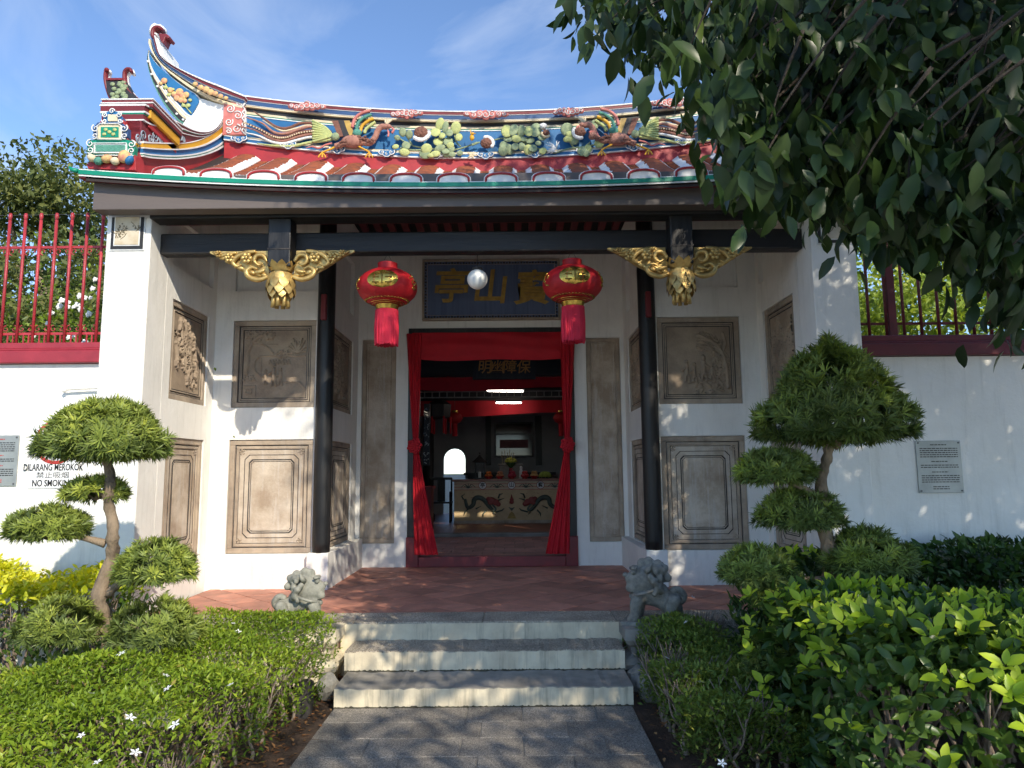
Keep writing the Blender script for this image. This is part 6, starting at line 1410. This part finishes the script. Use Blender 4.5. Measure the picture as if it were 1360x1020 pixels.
# small reddish-green undergrowth at the foot of the golden hedge and a stone edging
def sprig_plant(nm, lab, cat, c, s, n, mt, L=0.07, colr=(0.2,0.8)):
    t = thing(nm, lab, cat, c); p = np.array(c)+rand_unit(n)*RNG.random((n,1))**0.5*np.array(s)*0.85; p[:,2] = np.maximum(p[:,2], 0.03); d = unit(p-np.array([c[0],c[1],c[2]-s[2]*1.5]))+RNG.normal(0,.35,(n,3))
    part('foliage', leaf_mesh(p, d, rand_unit(n)*.5+np.array([0,-.2,1.0]), L*RNG.uniform(.6,1.2,n), L*0.4*RNG.uniform(.7,1.1,n), RNG.uniform(*colr,n), True, 0.25), mt, t)
    m = MB()
    for k in range(12): q = p[RNG.integers(n)]; m.tube([(c[0]+random.uniform(-.05,.05),c[1],-0.03), tuple((q+np.array(c))/2), tuple(q)], [0.006,0.004,0.002], 5)
    part('stems', m, TWIG, t, kind='stuff')
sprig_plant('ground_shrub', 'low mixed shrub growing at the foot of the dome-topped tree', 'shrub', (-2.75,4.95,0.32), (0.5,0.3,0.28), 420, JASMINE2)
sprig_plant('ground_shrub', 'dark leafy shrub crowding the trunk of the cone-topped tree', 'shrub', (2.2,5.35,0.50), (0.42,0.4,0.5), 1500, FICUS, 0.075, (0.0,0.7))
sprig_plant('ground_shrub', 'leafy shrub below the wall behind the cone-topped tree', 'shrub', (2.75,5.3,0.5), (0.6,0.4,0.5), 1500, FICUS, 0.075, (0.0,0.7))
sprig_plant('ground_shrub', 'small low shrub in the gap between the jasmine bush and the broad-leaved hedge', 'shrub', (1.98,4.75,0.30), (0.35,0.4,0.22), 700, PODO2, 0.06, (0.2,0.9))
# broad-leaved hedge on the right
def fh(name, lab, xr, yr, top, n, nl, loc):
    t = thing(name, lab, 'hedge', loc)
    def topf(x, y): return top+0.05*np.sin(x*3.3+1)+0.04*np.sin(y*5+x*2)
    def ind(x, y): return np.minimum(np.minimum(x-xr[0]-0.07*np.sin(y*7), xr[1]-x), np.minimum(y-yr[0]-0.07*np.sin(x*6)-0.05*np.sin(x*13), yr[1]-y))
    k = n*4; x = RNG.uniform(xr[0],xr[1],k); y = RNG.uniform(yr[0],yr[1],k); d = ind(x,y); z = topf(x,y)-np.where(d < 0.22, RNG.random(k)*0.98, RNG.random(k)**2*0.3); z -= 0.12*np.exp(-np.maximum(d,0)/0.08)
    p = np.stack([x,y,z],1); ok = (d > 0) & (z > 0.03) & (noise3(p,6.0,2)+0.5*noise3(p,14,4) > -0.75); p = p[ok][:n]; cen = np.array([(xr[0]+xr[1])/2,yr[1],0.4])
    o = p-cen; dd = rand_unit(len(p))*0.8+unit(o*np.array([1,1,0.5]))*0.7+np.array([0,0,0.35]); nr = rand_unit(len(p))*0.6+unit(o)*0.6+np.array([0,0,0.6]); Ls = 0.085*RNG.uniform(.6,1.25,len(p))
    part('foliage', leaf_mesh(p, dd, nr, Ls, Ls*0.46, np.clip(0.4+0.3*noise3(p,4,7)+RNG.normal(0,.2,len(p)),0,1), True, 0.2), FICUS, t)
    # lime new growth in rosettes on the outer face
    if nl:
        sel = RNG.permutation(np.where((ind(p[:,0],p[:,1]) < 0.10) | (p[:,2] > topf(p[:,0],p[:,1])-0.10))[0]); sel = [i for i in sel if noise3(p[i:i+1],3.3,11)[0] > -0.35][:nl]
        P_, D_, N_, L_, R_ = [], [], [], [], []
        for i in sel:
            k = int(RNG.integers(3,7)); out = unit((p[i]-cen)[None]*np.array([[1,1.2,0.3]]))[0]; c = p[i]+out*0.05; ax = unit((out*0.6+np.array([0,-0.1,0.75]))[None])[0]; a0 = RNG.random()*6
            u_ = unit(np.cross(ax,[0.3,0.2,0.9])[None])[0]; v_ = np.cross(ax,u_)
            for j in range(k):
                a = a0+j*2.4; r = u_*math.cos(a)+v_*math.sin(a); D_.append(r*(0.75+.2*RNG.random())+ax*(0.35+0.5*RNG.random())); N_.append(ax-0.2*r); P_.append(c+r*0.006); L_.append(0.085*RNG.uniform(.6,1.15)); R_.append(RNG.random())
        L_ = np.array(L_); part('young_growth', kind='stuff', mb=leaf_mesh(np.array(P_), np.array(D_), np.array(N_), L_, L_*0.48, np.array(R_), True, 0.15), mat=LIMELEAF, parent=t)
    m = MB(); stems([(random.uniform(xr[0]+.15,min(xr[1],xr[0]+2)-.1),random.uniform(yr[0]+.12,yr[1]-.1)) for _ in range(26)], 0.25, top*0.85, m, 0.25, 0.011); part('stems', m, TWIG, t, smooth=True, kind='stuff')
    return t
fh('broad_leaved_hedge', 'dense broad-leaved hedge dotted with lime-green young leaves in the foreground', (1.72,4.6), (3.0,4.55), 0.90, 15000, 900, (3.0,3.8,0))
fh('wall_hedge', 'dark broad-leaved hedge running along the foot of the shaded boundary wall', (2.35,6.2), (5.1,6.3), 0.98, 11000, 60, (4.2,5.8,0))
# ---- cloud-pruned podocarpus trees
def rosettes(c, r, n, mt_rnd, flat_low=0.35, L=0.055, needles=13, sharp=0.0):
    """points on the upper shell of an ellipsoid pad; returns leaf arrays"""
    d = rand_unit(n); low = RNG.random(n) < flat_low; d[:,2] = np.abs(d[:,2])
    ang = RNG.uniform(0,2*np.pi,n); q_ = np.sqrt(RNG.random(n)); dl = np.stack([q_*np.cos(ang), q_*np.sin(ang), -0.10-0.14*(1-q_**2)*RNG.random(n)],1); d = np.where(low[:,None], dl, d)
    rr = np.where(low, 1.0, np.where(RNG.random(n) < 0.75, RNG.uniform(0.88,1.03,n), RNG.uniform(0.5,0.9,n))); rr = rr*(1+0.10*noise3(d*3+np.array(c),2.0,1)+0.06*noise3(d*7,1.7,4))
    if sharp: s_ = 1-sharp*np.clip(d[:,2],0,1)**1.2*0; 
    p = np.array(c)+d*np.array(r)*rr[:,None]
    if sharp: # conical profile
        t = np.clip((p[:,2]-c[2])/r[2],0,1); w = (1-t)**sharp/np.maximum(np.sqrt(np.maximum(1-t*t,1e-4)),0.25); w = np.clip(w,0.35,1.15); p[:,0] = c[0]+(p[:,0]-c[0])*w; p[:,1] = c[1]+(p[:,1]-c[1])*w
    ax = unit(d*np.array([1,1,1.0])+np.array([0,0,0.35])+RNG.normal(0,.25,(n,3)))
    keep = (noise3(p,9.0,6)+0.5*noise3(p,21.0,2)) > -0.5; p = p[keep]; ax = ax[keep]; rr = rr[keep]; low = low[keep]; n = len(p)
    P_ = np.repeat(p, needles, 0); A_ = np.repeat(ax, needles, 0); q = rand_unit(n*needles); q -= A_*(q*A_).sum(1,keepdims=True); q = unit(q); D_ = q*RNG.uniform(.55,1.0,(n*needles,1))+A_*RNG.uniform(.25,.9,(n*needles,1))
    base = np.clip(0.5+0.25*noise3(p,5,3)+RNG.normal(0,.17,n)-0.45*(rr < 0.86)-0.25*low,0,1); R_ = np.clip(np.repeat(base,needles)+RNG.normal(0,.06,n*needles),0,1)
    Ls = L*RNG.uniform(.7,1.15,n*needles); return P_, D_, A_, Ls, R_
def pad(par, c, r, n, mt, sharp=0.0, L=0.055, low=0.35):
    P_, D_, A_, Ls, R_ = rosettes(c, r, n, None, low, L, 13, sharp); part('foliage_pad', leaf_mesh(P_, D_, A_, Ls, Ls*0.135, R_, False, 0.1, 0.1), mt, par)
def topiary(name, lab, Y, trunk, crown, pads, branches, mt, sharp):
    base = P(trunk[0][0], trunk[0][1], Y); t = thing(name, lab, 'tree', (base.x,Y,0)); s = Y/955.0
    pts = [Vector((base.x+0.02,Y,-0.05))]+[P(px,py,Y) for px, py, r in trunk]; L = smooth_line(pts, 6); rs = [trunk[0][2]*1.15*0.85]+[q[2]*0.85 for q in trunk]
    rad_ = [s*np.interp(i/6, range(len(rs)), rs) for i in range(len(L))]
    for i, q in enumerate(L): q.y += 0.025*math.sin(i*0.5)
    m = MB(); m.tube(L, [r*(1+0.10*math.sin(i*1.7)+0.07*math.sin(i*4.1)) for i, r in enumerate(rad_)], 12); part('trunk', m, BARK, t, smooth=True)
    for br in branches:
        m = MB(); n = len(br); m.tube(smooth_line([P(px,py,Y+dy) for px, py, dy in br], 4), list(np.linspace(s*6.0,s*2.2,(n-1)*4+1)), 8); part('branch', m, BARK, t, smooth=True)
    for k, (px0, px1, py0, py1, dy, n) in enumerate([crown]+pads):
        c = P((px0+px1)/2, py1-(py1-py0)*(0.24 if k == 0 else 0.32), Y+dy); rx_ = s*(px1-px0)/2*0.92; h = s*(py1-py0); m = MB()
        pad(t, c, (rx_,rx_*0.85,h*(0.70 if k == 0 else 0.60)), n, mt, sharp if k == 0 else 0.0, 0.085 if k == 0 else 0.07)
        # twigs inside the pad
        for j in range(14):
            a = random.uniform(0,6.28); q = c+Vector((rx_*0.75*math.cos(a),rx_*0.65*math.sin(a),h*random.uniform(0,.35))); m.tube([c+Vector((0,0,-h*0.22)), (c+q)/2+Vector((0,0,-0.01)), q], [0.010,0.006,0.003], 5)
        part('twigs', m, BARK, t, kind='stuff')
    return t
topiary('podocarpus_tree', 'cloud-pruned podocarpus with a wide sunlit dome crown in front of the NO SMOKING sign', 4.95,
    [(147,900,12),(146,860,11),(136,820,10.5),(135,780,11),(148,735,9.5),(152,705,8.5),(143,675,8),(148,645,8),(142,622,7),(140,598,6)], (52,226,527,613,0.0,2200),
    [(86,168,634,667,0.06,420),(12,113,672,720,-0.05,720),(160,256,718,778,-0.10,700),(26,130,797,858,-0.15,650),(150,262,798,862,-0.15,620)],
    [[(140,722,0),(118,716,-0.03),(95,712,-0.05)],[(148,660,0.0),(135,656,0.04),(122,652,0.06)],[(142,790,0),(165,770,-0.06),(190,762,-0.10)],[(138,835,0),(112,845,-0.1),(90,842,-0.15)],[(145,845,0),(170,848,-0.1),(195,842,-0.15)]], PODO, 0.5)
topiary('podocarpus_tree', 'cloud-pruned podocarpus with a tall cone crown in front of the shaded wall', 4.95,
    [(1104,860,14),(1104,800,12.5),(1103,760,12),(1098,720,11),(1096,690,10.5),(1090,655,9.5),(1095,625,8),(1098,598,7.5),(1100,570,6)], (1000,1218,446,600,0.0,2700),
    [(978,1082,595,648,-0.05,760),(1004,1120,650,707,0.0,720),(958,1050,725,778,-0.15,560),(1094,1212,702,768,-0.06,860),(996,1072,752,810,-0.15,420),(1000,1060,838,900,-0.5,300)],
    [[(1088,662,0),(1070,650,-0.03),(1045,640,-0.05)],[(1095,702,0),(1075,695,-0.02),(1055,690,0.0)],[(1100,770,0),(1060,770,-0.1),(1010,762,-0.15)],[(1101,750,0),(1125,745,-0.04),(1150,740,-0.06)],[(1102,790,0),(1060,800,-0.1),(1035,795,-0.15)]], PODO2, 0.6)
# ---- fallen leaves on the bed
n = 1500; x = np.where(RNG.random(n) < 0.5, RNG.uniform(-1.6,-1.0,n), RNG.uniform(1.13,2.6,n)); y = RNG.uniform(2.5,6.0,n); p = np.stack([x,y,np.full(n,0.012)],1); d = rand_unit(n); d[:,2] *= 0.2
o = part('leaf_litter', leaf_mesh(p, d, rand_unit(n)*.3+np.array([0,0,1.0]), 0.05*RNG.uniform(.5,1.2,n), 0.02, RNG.random(n), False, 0.1), DEADLEAF); o['kind'] = 'stuff'; o['label'] = 'dry fallen leaves scattered on the soil beside the path'
# black spotlight box among the stems
q = PZ(402,945,0.03); m = MB(); m.bbox((q.x-0.06,q.y-0.02,-0.02), (q.x+0.05,q.y+0.1,0.22), 0.015); solo('garden_spotlight', m, GROOVE, 'small black garden light box among the jasmine stems', 'light')
# rough stones beside the steps
for (x, y, r) in ((1.22,5.62,0.10),(1.27,5.40,0.11),(1.22,5.86,0.09),(-1.12,5.55,0.09)):
    m = MB(); m.ball((x,y,r*0.7), (r*1.0,r*0.9,r*1.1), 9, 7, Matrix.Rotation(random.uniform(0,3),3,'Z')); m.v = [(a+random.uniform(-.012,.012),b+random.uniform(-.012,.012),c+random.uniform(-.012,.012)) for a,b,c in m.v]
    solo('rock', m, GRANITE, 'rough grey rock wedged beside the %s' % {5.62:'middle step by the jasmine bush',5.40:'lowest step by the jasmine bush',5.86:'top riser under the grey lion',5.55:'steps below the pale lion'}[y], 'rock', 'rocks beside the steps')
q = P(205,858,5.15); m = MB(); m.bbox((q.x-0.30,5.0,-0.05), (q.x+0.22,5.3,q.z+0.03), 0.05); solo('planter_edge', m, RISER, 'weathered cement edging behind the jasmine hedge below the dome-topped tree', 'edging')
# ================================================================== trees behind the walls
def broad_tree(name, lab, base, h, crown_r, n, mt, L, group=None, seed=0, squash=0.75):
    rg = np.random.default_rng(100+seed); t = thing(name, lab, 'tree', base, group); b = Vector(base)
    m = MB(); top = b+Vector((0,0,h*0.62)); m.tube(smooth_line([b+Vector((0,0,-0.3)), b+Vector((0.1,0,h*0.25)), b+Vector((-0.1,0.1,h*0.45)), top],4), list(np.linspace(h*0.03,h*0.014,13)), 10); lobes = []
    for k in range(11):
        a = k*2.4; rr = crown_r*rg.uniform(0.35,0.8); c = b+Vector((rr*math.cos(a), rr*math.sin(a), h*rg.uniform(0.34,0.90)-0.10*rr)); lobes.append((c, crown_r*rg.uniform(0.28,0.45)))
        m.tube(smooth_line([b+Vector((0,0,h*rg.uniform(.3,.55))), b.lerp(c,0.55)+Vector((0,0,h*0.12)), c],3), list(np.linspace(h*0.012,h*0.003,7)), 6)
    part('trunk', m, BARK, t, smooth=True)
    P_ = []
    for c, r in lobes+[(b+Vector((0,0,h*0.85)), crown_r*0.45)]+[(b+Vector((crown_r*rg.uniform(-.8,.8),0.5,h*q_)), crown_r*0.42) for q_ in (0.3,0.4,0.5,0.55)]:
        k = n//14; d = unit(rg.normal(size=(k,3))); q = np.array(c)+d*r*(rg.random((k,1))**0.45)*np.array([1,1,squash]); P_.append(q)
    P_ = np.concatenate(P_); P_ = P_[noise3(P_,2.2/crown_r*3,seed) > -0.6]; k = len(P_); D_ = unit(rg.normal(size=(k,3)))+np.array([0,0,-0.1]); R_ = np.clip(0.45+0.3*noise3(P_,1.3,seed+1)+rg.normal(0,.18,k),0,1); Ls = L*rg.uniform(.6,1.3,k)
    part('crown', leaf_mesh(P_, D_, rg.normal(size=(k,3))+np.array([0,-.3,1.2]), Ls, Ls*0.5, R_, False, 0.2), mt, t); return t
gb = 'trees behind the boundary walls'
broad_tree('broadleaf_tree', 'tall feathery tree rising beyond the red railing beside the roof corner', (-11.0,17.0,-0.1), 10.6, 3.2, 26000, FARLEAF, 0.17, gb, 1)
broad_tree('broadleaf_tree', 'rounded olive tree filling the gaps of the red railing', (-8.4,13.0,-0.1), 6.6, 2.6, 24000, FARLEAF, 0.13, gb, 2)
broad_tree('broadleaf_tree', 'dense low tree at the far end of the red railing', (-11.2,12.6,-0.1), 6.9, 2.6, 22000, FARLEAF, 0.14, gb, 3)
broad_tree('broadleaf_tree', 'bushy tree behind the pillar end of the red railing', (-8.6,18.5,-0.1), 8.6, 2.6, 20000, FARLEAF, 0.15, gb, 4)
broad_tree('broadleaf_tree', 'bright yellow-green tree behind the dark railing', (8.2,12.5,-0.1), 6.6, 2.8, 24000, FARLEAF2, 0.13, gb, 5)
broad_tree('broadleaf_tree', 'lime-leaved tree behind the dark railing next to the pillar', (5.9,12.0,-0.1), 6.2, 2.2, 20000, FARLEAF2, 0.12, gb, 6)
broad_tree('broadleaf_tree', 'leafy tree at the far end of the dark railing', (10.8,12.0,-0.1), 6.6, 2.6, 20000, FARLEAF2, 0.13, gb, 7)
broad_tree('broadleaf_tree', 'low olive tree close behind the pillar end of the red railing', (-5.6,10.2,-0.1), 4.7, 1.7, 14000, FARLEAF, 0.11, gb, 8)
broad_tree('broadleaf_tree', 'low olive tree close behind the outer end of the red railing', (-7.6,10.0,-0.1), 4.9, 1.8, 14000, FARLEAF, 0.11, gb, 9)
# white flowering shrub behind the red railing
c = P(100,410,8.0); t = thing('flowering_shrub', 'shrub with white blossoms behind the red railing', 'shrub', (c.x,8.0,0)); n = 5000
p = np.array([c.x,8.0,2.75])+RNG.normal(0,1,(n,3))*np.array([0.55,0.3,0.55]); d = rand_unit(n); part('foliage', leaf_mesh(p, d, rand_unit(n)+np.array([0,-.3,.8]), 0.07*RNG.uniform(.6,1.2,n), 0.03, RNG.uniform(0,.5,n), False), JASMINE, t)
m = MB()
for k in range(8): m.tube([(c.x+random.uniform(-.3,.3),8.0,-0.1),(c.x+random.uniform(-.3,.3),8.0,1.5),(c.x+random.uniform(-.7,.7),8.0,2.9)], [0.03,0.02,0.008], 6)
part('stems', m, TWIG, t)
BLO = MB()
for k in range(9): a = k*2.4; r = 0.035*math.sqrt(k/9); BLO.ball((r*math.cos(a),-0.01*(9-k)/9,r*math.sin(a)), 0.02, 6, 5)
BLO = BLO.mesh('blossom', True); BLO.materials.append(PETALW)
for (px, py) in ((122,383),(112,396),(121,396),(99,404),(76,406),(92,402),(90,408),(108,411),(120,418),(132,390),(67,415),(61,429),(45,447),(84,400),(103,392),(100,409),(98,446),(112,455),(88,447),(128,372),(70,418)):
    q = part('blossom', BLO, None, t); q.location = P(px,py,7.6)+Vector((0,random.uniform(-.05,.05),0)); s_ = random.uniform(.45,.85); q.scale = (s_,)*3
# ================================================================== the tree overhanging from the right
ot = thing('overhanging_tree', 'large dark-leaved tree whose drooping branches hang over the front garden', 'tree', (6.9,0.2,0))
TB = Vector((6.9,0.2,-0.1)); m = MB()
m.tube(smooth_line([TB, TB+Vector((-0.1,0.0,1.2)), TB+Vector((-0.25,0.1,2.4)), TB+Vector((-0.6,0.1,3.8))],5), list(np.linspace(0.30,0.20,16)), 14); part('trunk', m, BARK, ot, smooth=True)
fork = TB+Vector((-0.6,0.1,3.8)); lv = []
rg = np.random.default_rng(42)
def spray(c, n, s, L=0.105, droop=0.75, ax=None):
    """drooping leafy shoot ends round a point"""
    k = n; d = np.clip(rg.normal(size=(k,3)),-1.5,1.5); q = np.array(c)+d*np.array(s); D = unit(rg.normal(size=(k,3))*np.array([.75,.75,.4])+np.array([0,0,-droop])); lv.append((q, D, L*rg.uniform(.65,1.2,k)))
def in_frame_ok(c, rpx=30):
    """keep the open sky and the gate clear: where a shoot would stand inside the picture it may only hang where the photographed branches do"""
    v = ROT.transposed() @ (Vector(c)-CAM)
    if v.z > -0.3: return True
    px = 680+F_PX*v.x/-v.z; py = 510-F_PX*v.y/-v.z
    if py < -rpx*1.6 or  px > 1360+rpx*2 or px < -60 or py > 1060: return True
    lim = np.interp(px, [0,760,780,840,905,935,965,990,1010,1060,1090,1110,1150,1200,1260,1320,1345,1400], [-90,-60,30,68,82,100,172,222,272,262,255,292,312,315,335,375,415,420])
    return py < lim
limbs = MB()
def limb(pts, r0, r1):
    L_ = smooth_line(pts, 5)
    k_ = 0
    while k_ < len(L_) and in_frame_ok(L_[k_], -12): k_ += 1
    L_ = L_[:k_]
    if len(L_) < 3: return
    limbs.tube(L_, list(np.linspace(r0,r1,len(L_))), 8); return L_
# leaf-bearing limbs towards the gate and back over the path
ends = []
for k in range(26):
    a = rg.uniform(-1.3,1.3)+math.pi; ln_ = rg.uniform(2.2,5.8); e = fork+Vector((ln_*math.cos(a), ln_*math.sin(a)*0.9+0.4, rg.uniform(-0.2,2.6)-0.12*ln_)); ends.append(e)
    w1, w2 = [Vector(rg.uniform(-.35,.35,3)) for _ in (0,1)]; limb([fork.lerp(TB,0.1), fork.lerp(e,0.3)+Vector((0,0,0.3+0.08*ln_))+w1, fork.lerp(e,0.62)+Vector((0,0,0.35+0.1*ln_))+w2, e], 0.07, 0.010)
for e in ((3.2,3.4,4.0),(2.3,3.6,3.8),(3.9,3.5,3.5),(2.6,4.0,3.9),(4.3,3.2,3.3),(1.6,3.0,4.0),(3.3,4.2,3.6),(2.0,2.6,3.7),(4.8,3.8,3.4),(2.6,4.2,7.6),(3.6,3.6,8.2),(1.8,3.4,7.2),(4.4,4.4,7.4)):
    e = Vector(e); mid = fork.lerp(e,0.55)+Vector((0,0,0.5)); limb([fork, mid, e], 0.06, 0.012)
DARKBARK = mat('dark_bark', (0.07,0.055,0.042), (0.035,0.028,0.022), rough=0.95, scale=9, bump=0.9, bscale=26, bdist=0.03)
part('limbs', limbs, DARKBARK, ot, smooth=True)
cl = []
# upper canopy: shades the right half of the gate
S_ = np.array(TO_SUN)
def shades_ok(c):
    """the crown stops where its shade would reach the sunlit garden: follow the sun line down to the plane of the gate front"""
    k_ = (7.0-c[1])/S_[1]; q = np.array(c)+S_*k_
    return q[0] > np.interp(q[2], [-4,-2.5,-1,0.4,2,3.2,4,4.8,5.6,7,9], [-4.2,-3.3,-2.2,-1.3,-1.2,-1.5,-1.7,-1.2,0.2,1.4,2.6])+0.22*math.sin(q[2]*5)
REG = (((-1.2,3.5),(6.2,9.4),(0.4,4.2),(7.0,12.0),330),((-1.1,1.3),(3.0,8.0),(0.1,0.4),(7.0,11.0),110),((1.2,5.2),(3.0,6.3),(0.3,1.6),(5.0,9.0),200),
       ((3.2,7.2),(6.3,6.5),(0.2,3.4),(3.5,7.5),760),((-1.6,3.5),(6.14,6.15),(4.0,4.4),(3.2,7.0),70),((0.4,3.8),(6.2,7.9),(4.5,5.6),(3.2,7.0),190),((3.6,7.0),(6.4,7.0),(2.8,4.4),(3.0,6.0),90))
for (xr, yr, zr, tr_, cnt) in REG:
    K = 0; tries = 0
    while K < cnt and tries < 20000:
        tries += 1; tg = np.array([rg.uniform(*xr),rg.uniform(*yr),rg.uniform(*zr)]); c = tg+S_*rg.uniform(*tr_)
        if not in_frame_ok(c, 60) or not shades_ok(c): continue
        cl.append(c); K += 1
for c in cl: spray(c, 28, (0.24,0.24,0.17), 0.135)
# hanging skirt in view
K = 0; tries = 0
vis = []
while K < 620 and tries < 60000:
    tries += 1; px = rg.uniform(775,1420); py = rg.uniform(-60,430); Yv = rg.uniform(2.4,4.7); c = P(px,py,Yv)
    if not in_frame_ok(c, 0) or c.z > 5.2 or not shades_ok(np.array(c)): continue
    vis.append(c); K += 1
tw = MB()
for c in vis:
    spray((c.x,c.y,c.z), 17, (0.10,0.10,0.085), 0.10+0.05*rg.random(), 1.5); up_ = c+Vector((rg.uniform(.1,.4),rg.uniform(-.3,.2),rg.uniform(.2,.45))); tw.tube(smooth_line([up_, (up_+c)/2+Vector((0,0,0.05)), c+Vector((0,0,0.05))],3), list(np.linspace(0.008,0.003,7)), 5)
part('twigs', tw, DARKBARK, ot, smooth=True, kind='stuff')
NB = len(vis); lo_ = lv[:-NB]; hi_ = lv[-NB:]
for nm_, lv, bg_ in (('crown', lo_, False), ('hanging_leaves', hi_, True)):
  Pq = np.concatenate([a for a,_,_ in lv]); Dq = np.concatenate([b for _,b,_ in lv]); Lq = np.concatenate([c for _,_,c in lv])
  part(nm_, leaf_mesh(Pq, Dq, rg.normal(size=Pq.shape)*np.array([1,1,.5])+np.array([0,-.5,.6]), Lq, Lq*0.45, np.clip(0.36+0.25*noise3(Pq,1.6,2)+rg.normal(0,.2,len(Pq)),0,1), bg_, 0.22, 0.14), TREELEAF, ot)
